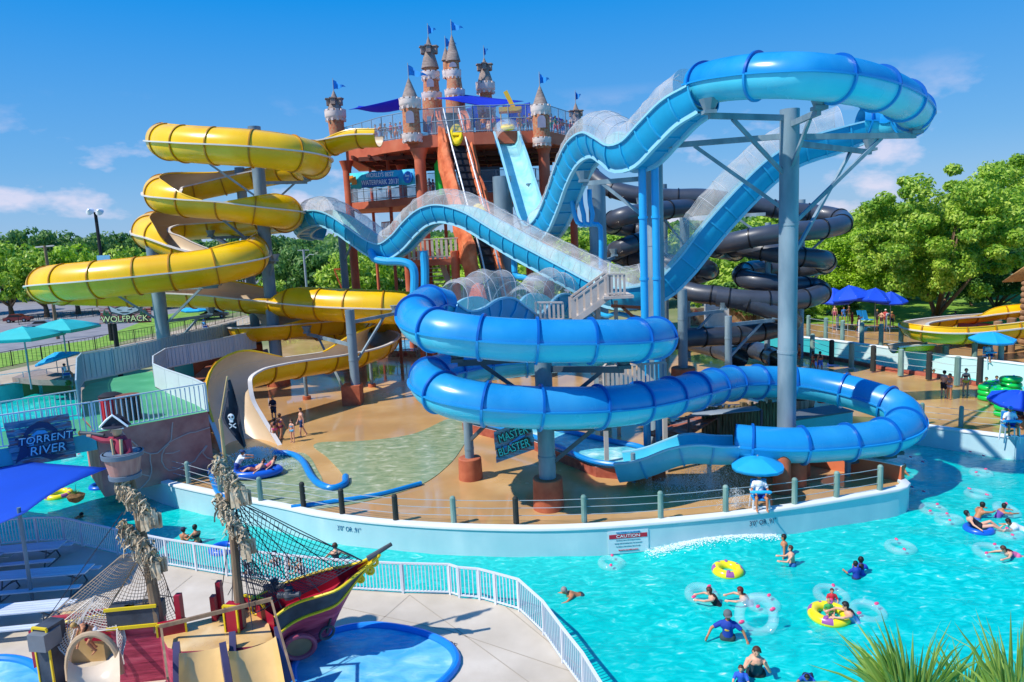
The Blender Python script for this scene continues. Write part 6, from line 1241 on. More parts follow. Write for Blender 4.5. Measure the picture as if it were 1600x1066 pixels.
# ---------------------------------------------------------------- people
SKN = [M('skin_light', '#d9a184', .55, .05), M('skin_tan', '#b97a55', .55, .05), M('skin_brown', '#7d4c33', .55, .05)]
CLR = {}
def cloth(h):
    if h not in CLR: CLR[h] = M('cloth_' + h.strip('#'), h, .8, .1, 6)
    return CLR[h]
HAIR = {'dark': M('hair_dark', '#1d1512', .6, .1, 9), 'brown': M('hair_brown', '#4a2c1a', .6, .1, 9), 'blond': M('hair_blond', '#b08a4c', .6, .1, 9), 'red': M('hair_red', '#5a1c18', .6, .1, 9), 'grey': M('hair_grey', '#8a8580', .6, .1, 9)}
mEYE = M('eye_dark', '#15110f', .3, 0); mLIPS = M('lips', '#8e3f3a', .5, 0)
def nv(v): return V(v).normalized()
def skeleton(t=(0, 0, 1), hd=(0, .1, 1), la=((-.25, 0, -1), (-.1, .15, -1)), ra=((.25, 0, -1), (.1, .15, -1)), ll=((-.08, .02, -1), (0, 0, -1)), rl=((.08, .02, -1), (0, 0, -1)), face=(0, 1, 0), w=1.0, tw=0):
    t = nv(t); side = V((1, 0, 0)); fwd = side.cross(t) * -1; fwd = t.cross(side) * 1.0
    if fwd.y < 0 and abs(t.z) > .3: fwd = -fwd
    S = []      # (name, p0, r0, p1, r1)
    pel = V((0, 0, 0)); wa = pel + t * .2; ch = pel + t * .42; nk = pel + t * .52; hdv = nv(hd)
    S += [('pelvis', pel - side * .075, .125 * w, pel + side * .075, .125 * w), ('belly', pel + t * .05, .13 * w, wa, .125 * w), ('chest', wa, .12 * w, ch, .14 * w), ('chest', ch - side * .10 - t * .03, .10, ch + side * .10 - t * .03, .10), ('chest', ch - side * .15 + t * .02, .062, ch + side * .15 + t * .02, .062), ('neck', ch + t * .03, .06, nk + hdv * .06, .05)]
    hc = nk + hdv * .17; fc = V(face) - hdv * V(face).dot(hdv); fc = nv(fc); hs_ = hdv.cross(fc)
    S += [('head', hc - hdv * .03 + fc * .012, .078, hc + hdv * .045 - fc * .012, .092), ('head', hc - hdv * .085 + fc * .035, .045, hc - hdv * .03 + fc * .03, .062), ('head', hc - hdv * .03 + fc * .10, .014, hc + hdv * .01 + fc * .088, .010), ('head', hc - hs_ * .088 - hdv * .01, .018, hc - hs_ * .09 + hdv * .02, .018), ('head', hc + hs_ * .088 - hdv * .01, .018, hc + hs_ * .09 + hdv * .02, .018)]
    for sg, (u, f), n in ((-1, la, 'L'), (1, ra, 'R')):
        u, f = nv(u), nv(f); sh = ch + side * sg * .185 + t * .01; el = sh + u * .29; wr = el + f * .245; hp = wr + f * .085
        S += [('uarm', sh, .056, el, .042), ('farm', el, .042, wr, .029), ('hand', wr + f * .02, .032, hp, .034)]
        sx = f.orthogonal().normalized(); sy = f.cross(sx)
        for k, ln in enumerate((.062, .075, .07, .055)):
            o = sx * (k - 1.5) * .021; S += [('hand', hp + o, .012, hp + o + f * ln * .6, .011), ('hand', hp + o + f * ln * .6, .011, hp + o + f * ln + sy * .022, .010)]
        S += [('hand', wr + f * .03 - sx * .03, .014, wr + f * .075 - sx * .06 + sy * .01, .011)]
    for sg, (u, f) in ((-1, ll), (1, rl)):
        u, f = nv(u), nv(f); hp = pel + side * sg * .095 - t * .02; kn = hp + u * .43; an = kn + f * .40; fd = nv(V(face) - f * V(face).dot(f)) if abs(f.dot(V(face))) < .9 else nv(u)
        S += [('thigh', hp, .088 * w, kn, .058), ('shin', kn, .057, kn.lerp(an, .35), .056), ('shin', kn.lerp(an, .35), .056, an, .036), ('foot', an - fd * .03 + f * .02, .04, an + fd * .16 + f * .045, .028)]
    return dict(S=S, hc=hc, hd=hdv, fc=fc, hs=hs_, t=t, ch=ch)
POSE = dict(
 stand=skeleton(), hips=skeleton(la=((-.75, -.1, -.7), (.7, .25, -.35)), ra=((.75, -.1, -.7), (-.7, .25, -.35))),
 walk=skeleton(ll=((-.06, .3, -1), (0, .05, -1)), rl=((.06, -.2, -1), (0, -.45, -1)), la=((-.2, -.25, -1), (0, .1, -1)), ra=((.2, .3, -1), (0, .5, -1))),
 fold=skeleton(la=((-.3, .25, -1), (.9, .5, .1)), ra=((.3, .25, -1), (-.9, .5, .1))),
 wade=skeleton(t=(0, .12, 1), la=((-.35, .6, -.7), (.1, 1, 0)), ra=((.35, .6, -.7), (-.1, 1, .0))),
 hold=skeleton(t=(0, .1, 1), la=((-.9, .1, -.75), (-.35, .3, -.8)), ra=((.9, .1, -.55), (.4, .5, -.7))),
 facehand=skeleton(t=(.05, .2, 1), hd=(-.1, .25, 1), la=((-.4, .55, -.6), (.45, .35, 1)), ra=((.4, .6, -.5), (-.5, .2, .9)), w=1.25),
 swim=skeleton(t=(0, .93, .38), hd=(0, .6, .8), la=((-.6, .8, -.15), (-.1, 1, -.1)), ra=((.6, .8, -.3), (.2, 1, -.2)), ll=((-.15, -1, -.25), (0, -1, -.1)), rl=((.15, -1, -.4), (0, -1, .05)), face=(0, 1, 0)),
 sit=skeleton(t=(0, -.12, 1), la=((-.4, .3, -.9), (.35, .9, -.2)), ra=((.4, .3, -.9), (-.35, .9, -.2)), ll=((-.22, 1, -.05), (.0, .12, -1)), rl=((.22, 1, -.05), (0, .12, -1))),
 recline=skeleton(t=(0, -.75, .55), hd=(0, -.2, 1), la=((-1, .1, -.2), (-.5, .6, -.3)), ra=((1, .1, -.2), (.5, .6, -.3)), ll=((-.15, 1, .45), (0, .8, -.6)), rl=((.15, 1, .3), (0, .9, -.45))),
 lean=skeleton(t=(0, .55, .8), hd=(0, .3, 1), la=((-.4, .9, .0), (.3, .9, -.1)), ra=((.4, .9, .0), (-.3, .9, -.1)), ll=((-.1, -.3, -1), (0, -.4, -1)), rl=((.1, -.2, -1), (0, -.4, -1))),
 bend=skeleton(t=(0, .8, .6), hd=(0, .9, .5), la=((-.3, .5, -1), (0, .4, -1)), ra=((.3, .5, -1), (0, .3, -1)), ll=((-.2, .7, -.8), (-.1, -.55, -1)), rl=((.2, .4, -.9), (.1, -.45, -1))))
BODY = {}
def body_mesh(pn):
    if pn in BODY: return BODY[pn]
    sk = POSE[pn]; mb = MB()
    for nm, a, ra, b, rb in sk['S']:
        n = 7 if ra < .02 else 12; mb.tube(a, b, ra, rb, n); mb.ball(a, ra * 1.0, n, 6); mb.ball(b, rb * 1.0, n, 6)
    me = bpy.data.meshes.new('tmp'); me.from_pydata(mb.v, [], mb.f); o = bpy.data.objects.new('tmp', me); COL.objects.link(o)
    r = o.modifiers.new('r', 'REMESH'); r.mode = 'VOXEL'; r.voxel_size = .0155; s = o.modifiers.new('s', 'SMOOTH'); s.iterations = 2; s.factor = .5
    d = bpy.data.meshes.new_from_object(o.evaluated_get(bpy.context.evaluated_depsgraph_get())); bpy.data.objects.remove(o); d.name = 'body'
    d.polygons.foreach_set('use_smooth', [True] * len(d.polygons)); n = len(d.polygons)
    C = np.zeros(n * 3); d.polygons.foreach_get('center', C); C = C.reshape(-1, 3); best = np.full(n, 9.); lab = np.zeros(n, int); tt = np.zeros(n); segs = sk['S']
    for i, (nm, a, ra, b, rb) in enumerate(segs):
        a, b = np.array(a), np.array(b); ab = b - a; t = np.clip(((C - a) @ ab) / max(1e-9, ab @ ab), 0, 1); dd = np.linalg.norm(C - a - t[:, None] * ab, axis=1) - (ra + (rb - ra) * t)
        k = dd < best; best[k] = dd[k]; lab[k] = i; tt[k] = t[k]
    names = np.array([s[0] for s in segs])[lab]; d.materials.clear(); d.materials.append(SKN[0]); BODY[pn] = (d, C, names, tt, sk); return BODY[pn]
GAR = {}
def garment(pn, kind):
    if (pn, kind) in GAR: return GAR[pn, kind]
    d, C, nm, tt, sk = body_mesh(pn); hc = np.array(sk['hc']); hd, fc = np.array(sk['hd']), np.array(sk['fc']); hz = (C - hc) @ hd; hy = (C - hc) @ fc; tv = np.array(sk['t']); h = C @ tv
    off = .014
    if kind == 'shorts': k = (nm == 'pelvis') | ((nm == 'thigh') & (tt < .72)) | ((nm == 'belly') & (h < .08)); off = .022
    elif kind == 'brief': k = ((nm == 'pelvis') & (h < .09)) | ((nm == 'thigh') & (tt < .12)) | ((nm == 'belly') & (h < .06)); off = .009
    elif kind == 'suit': k = (nm == 'pelvis') | (nm == 'belly') | ((nm == 'chest') & (h < .40)) | ((nm == 'thigh') & (tt < .12)); off = .009
    elif kind == 'top': k = (nm == 'chest') & (h > .27) & (h < .385); off = .012
    elif kind == 'shirt': k = (nm == 'belly') | (nm == 'chest') | ((nm == 'uarm') & (tt < .7)) | ((nm == 'pelvis') & (h > -.04)) | ((nm == 'neck') & (h < .45)); off = .02
    elif kind == 'hair': k = (nm == 'head') & ((hz > .055) | (hy < .0)) & (hz > -.07) & ~((hy > .055) & (hz < .085)); off = .018
    elif kind == 'longhair': k = (nm == 'head') & ((hz > .055) | (hy < .0)) & ~((hy > .055) & (hz < .085)) | ((nm == 'neck') & (hy < .0)) | ((nm == 'chest') & (h > .30) & (((C - hc) @ fc) < -.07) & (abs(C[:, 0]) < .09)); off = .026
    elif kind == 'cap': k = (nm == 'head') & (hz > .045); off = .028
    idx = np.nonzero(k)[0]; vs = {}; fs = []; vn = np.zeros(len(d.vertices) * 3); d.vertices.foreach_get('normal', vn); vn = vn.reshape(-1, 3); out = []
    for i in idx:
        f = []
        for v in d.polygons[i].vertices:
            if v not in vs: vs[v] = len(out); out.append(np.array(d.vertices[v].co) + vn[v] * off)
            f.append(vs[v])
        fs.append(f)
    me = bpy.data.meshes.new(kind)
    if kind == 'cap':
        n0 = len(out); hs_ = np.array(sk['hs']); base = hc + hd * .05
        for a in np.linspace(-1.1, 1.1, 9): out.append(base + fc * .1 * math.cos(a) + hs_ * .1 * math.sin(a)); out.append(base + fc * (.1 + .085 * math.cos(a * 1.3)) * 1.0 + hs_ * .105 * math.sin(a) - hd * .01)
        for q in range(8): fs.append([n0 + 2 * q, n0 + 2 * q + 1, n0 + 2 * q + 3, n0 + 2 * q + 2])
    me.from_pydata([tuple(v) for v in out], [], fs); me.materials.append(SKN[0]); me.polygons.foreach_set('use_smooth', [True] * len(fs)); GAR[pn, kind] = me; return me
def place(o, mat, parent, nm):
    COL.objects.link(o); o.parent = parent; o.material_slots[0].link = 'OBJECT'; o.material_slots[0].material = mat; return o
def person(label, pn, loc, rz=0, s=1., skin=0, wear=(), hair='dark', face=True, grp=None, cap=None, long=False, tilt=0, noparts=False):
    root = thing('person', label, 'person', loc, rz, grp); root.scale = (s, s, s); root.rotation_euler = (tilt, 0, rz)
    place(bpy.data.objects.new('body', body_mesh(pn)[0]), SKN[skin], root, 'body')
    for kind, col in wear: place(bpy.data.objects.new({'suit': 'swimsuit', 'brief': 'bikini_bottom', 'top': 'bikini_top'}.get(kind, kind), garment(pn, kind)), cloth(col), root, kind)
    if hair: place(bpy.data.objects.new('hair', garment(pn, 'longhair' if long else 'hair')), HAIR[hair], root, 'hair')
    if cap: place(bpy.data.objects.new('cap', garment(pn, 'cap')), cloth(cap), root, 'cap')
    if face:
        sk = POSE[pn]; key = ('eye', pn)
        if key not in GAR:
            for sg in (-1, 1):
                mb = MB(); c = sk['hc'] + sk['fc'] * .082 + sk['hs'] * .034 * sg + sk['hd'] * .012; mb.ball(c, (.014, .014, .011), 8, 5); me = bpy.data.meshes.new('eye'); me.from_pydata(mb.v, [], mb.f); me.materials.append(mEYE); GAR['eye', pn, sg] = me
            mb = MB(); c = sk['hc'] + sk['fc'] * .083 - sk['hd'] * .055; mb.tube(c - sk['hs'] * .022, c + sk['hs'] * .022, .008, .008, 6); me = bpy.data.meshes.new('mouth'); me.from_pydata(mb.v, [], mb.f); me.materials.append(mLIPS); GAR['mouth', pn] = me; GAR[key] = 1
        for q, n_ in ((('eye', pn, -1), 'eye'), (('eye', pn, 1), 'eye'), (('mouth', pn), 'mouth')): o = bpy.data.objects.new(n_, GAR[q]); COL.objects.link(o); o.parent = root
    return root
def up(p, h): return p + V((0, 0, h))
LEG = .905
def at_deck(px, py, z=0, s=1.): return up(G(px, py, z), LEG * s)
# facing: rz = 0 faces away from the camera (+Y); 180 faces it
# family by the yellow slide exit
person('man in navy shirt standing nearest the yellow slide chute', 'fold', at_deck(429, 658), R(160), 1.0, 0, [('shirt', '#1c2c4a'), ('shorts', '#2a3a55')], 'blond')
person('girl in pink swim bottom seen from behind beside the chute', 'stand', at_deck(431, 689, 0, .82), R(20), .82, 1, [('brief', '#d8587c'), ('top', '#e08a9a')], 'dark', long=True)
person('woman in purple top and dark red bottom in the family group', 'walk', at_deck(440, 688, 0, .95), R(-30), .95, 1, [('brief', '#6a1f3a'), ('top', '#7a4aa0')], 'brown', long=True)
person('girl in light blue bikini at the front of the family group', 'stand', at_deck(458, 691, 0, .8), R(150), .8, 0, [('brief', '#63b4dc'), ('top', '#63b4dc')], 'brown', long=True)
person('shirtless man in dark blue swim shorts right of the family group', 'walk', at_deck(473, 681), R(120), 1.03, 0, [('shorts', '#1d3562')], 'dark')
# far-right deck people
person('shirtless boy at the brick curb just right of the tallest column', 'stand', at_deck(1249, 566, 0, .9), R(90), .9, 1, [('shorts', '#7a3a34')], 'dark')
person('girl in red bikini walking by the brick curb', 'walk', at_deck(1270, 580, 0, .9), R(40), .9, 1, [('brief', '#b03038'), ('top', '#b03038')], 'dark', long=True)
person('girl in blue shorts walking beside the girl in red', 'walk', at_deck(1281, 581, 0, .92), R(0), .92, 1, [('shorts', '#2a58b0'), ('top', '#26303e')], 'dark', long=True)
person('shirtless man in black shorts embracing on the tan deck', 'fold', at_deck(1474, 621), R(-70), 1.02, 0, [('shorts', '#22252e')], 'dark')
person('woman in grey bikini embraced on the tan deck', 'fold', at_deck(1483, 624, 0, .95), R(100), .95, 1, [('brief', '#8f8fa5'), ('top', '#8f8fa5')], 'brown', long=True)
person('woman in black top and yellow bikini bottom standing alone on the deck', 'stand', at_deck(1508, 617, 0, 1.0), R(175), 1.0, 0, [('brief', '#e0c040'), ('top', '#26242c')], 'dark')
# inner tubes
mCLR = M('clear_vinyl', '#d4eef0', .04, .0, alpha=.17, spec=.8); mPNK = M('pink_vinyl', '#e0507c', .3, 0); mTYEL = M('tube_yellow', '#f4e020', .25, .04, coat=.3); mTPUR = M('tube_purple', '#9a5a9a', .3, .05); mTGRN = M('tube_green', '#19c04c', .28, .06, coat=.3); mTBLUE = M('tube_blue', '#1f5fc8', .3, .06, coat=.2)
def ring(label, p, R_=.40, r=.15, kind='clear', tilt=None, rz=0, grp=None, cat='inner tube'):
    root = thing('inner_tube', label, cat, p, rz, grp); M3 = (Matrix.Rotation(rz, 3, 'Z') @ Matrix.Rotation(tilt or 0, 3, 'X')); p = V(p)
    mb = MB(); kk = {'clear': [mCLR], 'yellow': [mTYEL, mTPUR], 'green': [mTGRN], 'blue': [mTBLUE]}[kind]
    fn = (lambda i, j: 1 if ((i % 9) in (1, 2, 3) and j in (0, 1, 2)) or ((i % 13) == 6 and j in (1, 2, 3)) else 0) if kind == 'yellow' else None
    nn = 36 if kind == 'yellow' else 32
    mb.torus(p, R_, r, nn, 14, 0, M3, fn=fn)
    mb2 = mb.v; root2 = mb.build('ring', kk, root, smooth=180)
    # undo root rotation for children (geometry already in world axes)
    root.rotation_euler = (0, 0, 0)
    if kind in ('clear', 'green', 'yellow'):
        for a in (R(25), R(200)):
            c = p + M3 @ V((math.cos(a) * R_, math.sin(a) * R_, r * .98)); m_ = MB(); m_.ball(c, (.10, .06, .035), 10, 6, 0, M3 @ Matrix.Rotation(a, 3, 'Z')); m_.build('handle', mPNK if kind == 'clear' else (mTBLUE if kind == 'green' else mTPUR), root)
    return root
def wtr(px, py, dz=.05): return G(px, py, WZ + dz)
for px_, py_, rr, tl, lb in ((956, 881, .42, 4, 'clear inner tube with pink handles floating below the caution notice'), (1096, 930, .46, 14, 'clear tube held by the woman in the black top'), (1193, 945, .44, 10, 'clear tube under the arms of the red haired woman'),
    (1300, 932, .5, 12, 'clear tube around the child in red'), (1356, 957, .47, 10, 'clear tube right of the woman with ponytail'), (1407, 856, .46, 3, 'lone clear tube left of the reclining swimmers, over open water'), (1459, 798, .46, 8, 'clear tube nearest the white tip of the curved wall, overlapping another'),
    (1483, 813, .44, -6, 'clear tube overlapping in front of another right of the wall tip'), (1434, 769, .35, 0, 'small bluish clear tube beside the wall tip'), (1432, 722, .42, 4, 'clear tube floating under the right tube bend'), (1526, 713, .4, 3, 'clear tube against the white wall at right'), (1533, 740, .4, 4, 'clear tube below the white wall in the shade'),
    (1528, 773, .44, 3, 'clear tube between the wall shade and the swimmers'), (1548, 863, .5, 5, 'clear tube held by the girl in pink at the right edge'), (1574, 799, .46, 20, 'upright clear tube of the woman in purple'), (1578, 836, .36, 0, 'small clear tube behind the woman lying down at right'), (112, 716, .46, 4, 'clear tube below the yellow one in the left river bend'), (80, 690, .46, 0, 'clear tube carrying the man in the left river bend'),
    (1340, 728, .4, 0, 'left clear tube in the inlet behind the orange wall'), (1368, 733, .4, 6, 'clear tube right of others behind the orange wall'), (1372, 715, .4, -4, 'farthest clear tube in the inlet behind the orange wall'), (350, 858, .5, 3, 'blue tinted tube behind the near fence right of the two bathers'), (158, 760, .5, 2, 'bluish tube beside the hanging planter in the river')):
    ring(lb, wtr(px_, py_, .04), rr * .93, .155, 'clear' if 'blu' not in lb[:14] or 'clear' in lb else 'blue', R(tl), R(px_ % 90), 'inner tubes on the river')
ring('upright clear tube held behind the man in the blue shirt', wtr(1182, 962, .45), .52, .16, 'clear', R(68), R(-8), 'inner tubes on the river')
for px_, py_, rr, lb in ((1137, 891, .41, 'empty yellow tube with purple patches on open water'), (1296, 960, .5, 'big yellow tube holding the toddler'), (1391, 743, .43, 'yellow tube behind the wall tip posts'), (118, 694, .5, 'yellow tube in the left river bend near the pirate'), (120, 675, .42, 'pale yellow tube farthest in the left river bend'), (92, 773, .52, 'yellow tube partly under the blue sail')):
    ring(lb, wtr(px_, py_, .08), rr, .17, 'yellow', R(2), R(px_ % 60), 'yellow inner tubes')
k = 0; where = ['left front stack', 'second stack from the left', 'back middle stack', 'front right stack', 'rear left stack']
for (px_, py_, n_) in ((1545, 625, 3), (1563, 632, 3), (1578, 620, 4), (1572, 650, 4), (1553, 612, 2)):
    for j in range(n_):
        ring('green tube, number %s from the ground in the %s' % (('one', 'two', 'three', 'four')[j], where[k]), up(G(px_, py_, 0), .17 + j * .32), .46, .17, 'green', R(rnd.uniform(-5, 5)), R(rnd.uniform(0, 90)), 'stacked green tubes')
    k += 1
# swimmers
F = -2.05 + LEG     # pelvis height of an adult standing on the river floor
def W_at(px, py, dz=0): return G(px, py, WZ) + V((0, 0, dz))
person('bald man swimming towards the near fence, seen from the side', 'swim', W_at(908, 928, -.12), R(105), 1.05, 1, [('shorts', '#1f3c4a')], 'grey')
person('woman in black top leaning on a clear tube', 'lean', W_at(1124, 945, -.1), R(75), .95, 0, [('suit', '#1d1d24')], 'brown', long=True)
person('woman with dark red hair leaning on a clear tube', 'lean', W_at(1173, 945, -.1), R(80), .98, 0, [('suit', '#8fa0b8')], 'red', long=True)
mn = person('man in blue t-shirt and grey cap carrying an upright clear tube', 'hold', W_at(1137, 998, .05), R(165), 1.12, 1, [('shirt', '#1f3f9c'), ('shorts', '#3a4a4c')], 'dark', cap='#5f6668')
m_ = MB(); m_.ball((0.02, .165, .30), (.07, .02, .04)); me = bpy.data.meshes.new('shirt_print'); me.from_pydata(m_.v, [], m_.f); me.materials.append(cloth('#d8a030')); t_ = bpy.data.objects.new('shirt_print', me); COL.objects.link(t_); t_.parent = mn
person('woman in patterned tankini raising both hands to her face', 'facehand', W_at(1181, 1052, .0), R(170), 1.12, 0, [('suit', '#2f4450'), ('shorts', '#20242c')], 'brown')
person('child in blue life vest beside the woman in tankini', 'wade', W_at(1158, 1066, -.05), R(160), .72, 0, [('shirt', '#2a5cc0'), ('shorts', '#1d3562')], 'brown')
person('boy in blue shirt paddling at the bottom of the river', 'swim', W_at(1262, 1056, -.02), R(155), .7, 1, [('shirt', '#2353a8'), ('shorts', '#1f2a4a')], 'dark')
person('front child in blue swim shirt seen from behind', 'wade', W_at(1338, 903, -.05), R(10), .8, 1, [('shirt', '#1b3f9e'), ('shorts', '#1d2c5c')], 'dark')
person('child half hidden behind the one in blue swim shirt', 'wade', W_at(1345, 897, -.05), R(-20), .82, 1, [('shirt', '#2f4ab0')], 'dark', long=True)
person('girl in turquoise swimsuit standing by the curved wall', 'stand', W_at(1225, 867, .02), R(70), .98, 1, [('suit', '#2fa0b8')], 'dark')
person('shirtless boy standing next to the girl in turquoise', 'wade', W_at(1238, 882, .0), R(75), .9, 0, [('shorts', '#2b6aa8')], 'brown')
person('small child in red top inside a clear tube', 'sit', W_at(1300, 942, .0), R(170), .6, 0, [('shirt', '#c02838')], 'brown')
person('toddler in green floats sitting in the yellow tube', 'sit', W_at(1295, 962, .1), R(175), .55, 0, [('shirt', '#3a9a50')], 'blond')
person('woman with ponytail holding the yellow tube', 'lean', W_at(1338, 972, -.05), R(85), 1.0, 0, [('suit', '#6f9fd0')], 'dark', long=True)
person('man with sunglasses stretching one arm over tubes', 'lean', W_at(1525, 811, -.05), R(-70), 1.0, 1, [('shorts', '#3a66a8')], 'dark')
person('woman in black top lying on a blue tube', 'recline', W_at(1530, 826, .12), R(-110), 1.0, 0, [('suit', '#1b1d26')], 'dark')
ring('dark blue tube under the lying woman', wtr(1529, 827, .02), .42, .14, 'blue', 0, 0)
person('woman in purple swimsuit leaning on an upright tube', 'lean', W_at(1556, 808, -.1), R(-90), .95, 1, [('suit', '#6a4a9a')], 'dark')
person('swimmer in white shirt reaching from the right picture edge', 'swim', W_at(1602, 828, -.05), R(70), 1.0, 1, [('shirt', '#cfd4dc')], 'dark')
person('girl in pink suit lying across tubes at the right edge', 'swim', W_at(1588, 868, .0), R(95), .9, 0, [('suit', '#dc6a9a')], 'brown', long=True)
person('child whose head shows above the bottom edge between palms', 'wade', W_at(1557, 1078, .0), R(170), .75, 1, [('shirt', '#a04040')], 'dark')
person('swimmer behind the yellow tube near the wall tip', 'wade', W_at(1410, 741, -.25), R(-90), .95, 1, [('shorts', '#33415a')], 'dark')
person('bather with dark cap by the near fence', 'wade', W_at(287, 850, -.05), R(-20), .95, 1, [('shorts', '#4a4a6a')], 'dark', cap='#28324c')
person('dark haired woman talking to the bather in a cap', 'wade', W_at(309, 850, .05), R(60), 1.0, 1, [('brief', '#4a2a3a'), ('top', '#3a2a30')], 'dark')
person('woman in black top resting an arm on the curved wall side', 'hold', W_at(525, 876, -.1), R(10), 1.0, 0, [('suit', '#1e1c24')], 'brown')
for px_, py_, rz_, c_, lb in ((432, 885, 40, '#5a2a3a', 'bather behind the dark ship net, left of three'), (448, 890, -50, '#2a2f4a', 'bather behind the dark ship net, middle of three'), (472, 893, 90, '#b03a4a', 'bather behind the dark ship net, right of three'), (388, 905, 30, '#2f2f38', 'bather between the mast and the near fence')):
    person(lb, 'wade', W_at(px_, py_, -.15), R(rz_), .95, 1, [('suit', c_)], 'dark')
person('swimmer whose dark head shows above water behind the near fence', 'swim', W_at(112, 808, -.2), R(-100), .95, 1, [('shorts', '#2a3a55')], 'dark')
person('man lying back in a clear tube in the left bend', 'recline', W_at(80, 690, .12), R(-95), 1.0, 0, [('shorts', '#a03a3a')], 'brown')
person('swimmer behind the yellow tube in the left bend', 'wade', W_at(112, 690, -.25), R(180), .9, 1, [('shorts', '#33415a')], 'dark')
for px_, py_, lb in ((1458, 585, 'swimmer in the far channel behind the brick curb, left'), (1540, 598, 'swimmer in the far channel near the green tubes'), (1556, 596, 'swimmer in the far channel in a blue shirt'), (1444, 584, 'farthest left head in the far channel')):
    person(lb, 'wade', G(px_, py_ + 7, WZ) + V((0, 0, -.05)), R(170), 1.0, 1, [('shirt', '#2a4a9a')] if 'blue' in lb else [('shorts', '#444')] if 0 else [('shorts', '#33415a')], 'dark')
# blue raft and riders at the slide exit
rf = thing('raft', 'large blue oval raft with riders at the foot of the yellow slide', 'raft', G(401, 737, .05)); mb = MB(); c = G(401, 737, .25); mb.torus(c, .85, .2, 34, 12, 0, Matrix.Rotation(R(8), 3, 'Z'), sx=1.25, sy=.75); mb.build('rim', mTBLUE, rf); mb = MB(); mb.lathe(c - V((0, 0, .12)), [(.8, 0), (.8, .06)], 28, 0, True, Matrix.Rotation(R(8), 3, 'Z') @ Matrix.Diagonal((1.25, .75, 1))); mb.build('raft_floor', M('raft_floor', '#1a3f8c', .5), rf)
for a in (40, 100, 150, 210, 330): m_ = MB(); m_.ball(c + V((math.cos(R(a)) * 1.06, math.sin(R(a)) * .64, .17)), (.1, .05, .04)); m_.build('handle', mDARK, rf)
person('rider with brown hair sitting in the blue raft, right', 'recline', G(418, 733, .25) + V((0, 0, .12)), R(100), .9, 0, [('suit', '#c05a6a')], 'brown', long=True)
person('rider reclining in the middle of the blue raft', 'recline', G(400, 738, .25) + V((0, 0, .1)), R(95), .92, 0, [('shorts', '#7a3a3a')], 'brown')
person('guard in white shirt and navy cap steadying the raft', 'lean', at_deck(372, 745, 0, .98) + V((0, 0, -.25)), R(-70), .98, 1, [('shirt', '#d8dde2'), ('shorts', '#26408a')], 'dark', cap='#223a6a')
# kids on the ship
person('girl in black top bending inside the tan ship arch', 'bend', up(G(151, 1016, .35), .62), R(130), .78, 1, [('top', '#1b1b22'), ('brief', '#dcdcdc')], 'blond')
# castle crowd
rnd = random.Random(11); cc_ = ['#c04848', '#3a62b0', '#e0d8c8', '#30343c', '#d07a3a', '#58a0c0', '#7a4a90', '#c8c040', '#3f8a5a', '#b0606a']
spots = [(588, 64.5), (596, 64), (603, 64.2), (612, 63.6), (620, 64.4), (627, 63.4), (634, 64.6), (570, 66), (577, 66.4), (678, 63), (686, 62.5), (756, 62.2), (764, 62.8), (772, 62), (812, 62.6), (820, 63.2), (828, 62.4), (836, 63), (862, 63.5), (868, 64.5), (874, 65), (880, 66), (886, 66.8), (892, 67.6), (897, 68), (738, 63), (746, 63.4)]
descr = ['left stretch', 'right stretch', 'middle stretch']
for i, (px_, D_) in enumerate(spots):
    sgm = 0 if px_ < 650 else 1 if px_ > 850 else 2; lb = ('guest standing at the mesh rail of the upper castle deck, left of the banner turret', 'guest standing at the right end of the upper castle deck', 'guest on the upper castle deck between conveyor and right turret')[sgm]
    person(lb, ('stand', 'hips', 'fold', 'walk')[i % 4], up(XD(px_, D_ + .6, zU), LEG * .95), R(rnd.uniform(100, 260)), rnd.uniform(.85, 1.02), i % 3, [('shorts', cc_[i % 10]), ('shirt', cc_[(i * 3 + 1) % 10])] if i % 2 else [('shorts', cc_[i % 10])], ('dark', 'brown', 'blond')[i % 3], face=False, grp=('guests at the upper left rail', 'guests at the upper right rail', 'guests at the middle of the upper deck')[sgm])
for i, (px_, D_) in enumerate([(664, 65), (668, 66), (672, 64.5), (678, 65.5), (684, 65), (690, 66), (695, 65)]):
    person('guest standing in shade on the lower deck by the green panel', ('stand', 'hips', 'fold')[i % 3], up(XD(px_, D_, zL), LEG * .95), R(rnd.uniform(100, 260)), rnd.uniform(.9, 1.0), 1 + i % 2, [('shorts', cc_[i % 10]), ('shirt', cc_[(i * 3) % 10])], 'dark', face=False, grp='guests on the lower deck')
person('lone person in dark clothes at the right end of the lower deck', 'fold', up(XD(871, 68.6, zL), LEG), R(-100), 1.02, 2, [('shirt', '#26324a'), ('shorts', '#22283a')], 'dark', face=False)
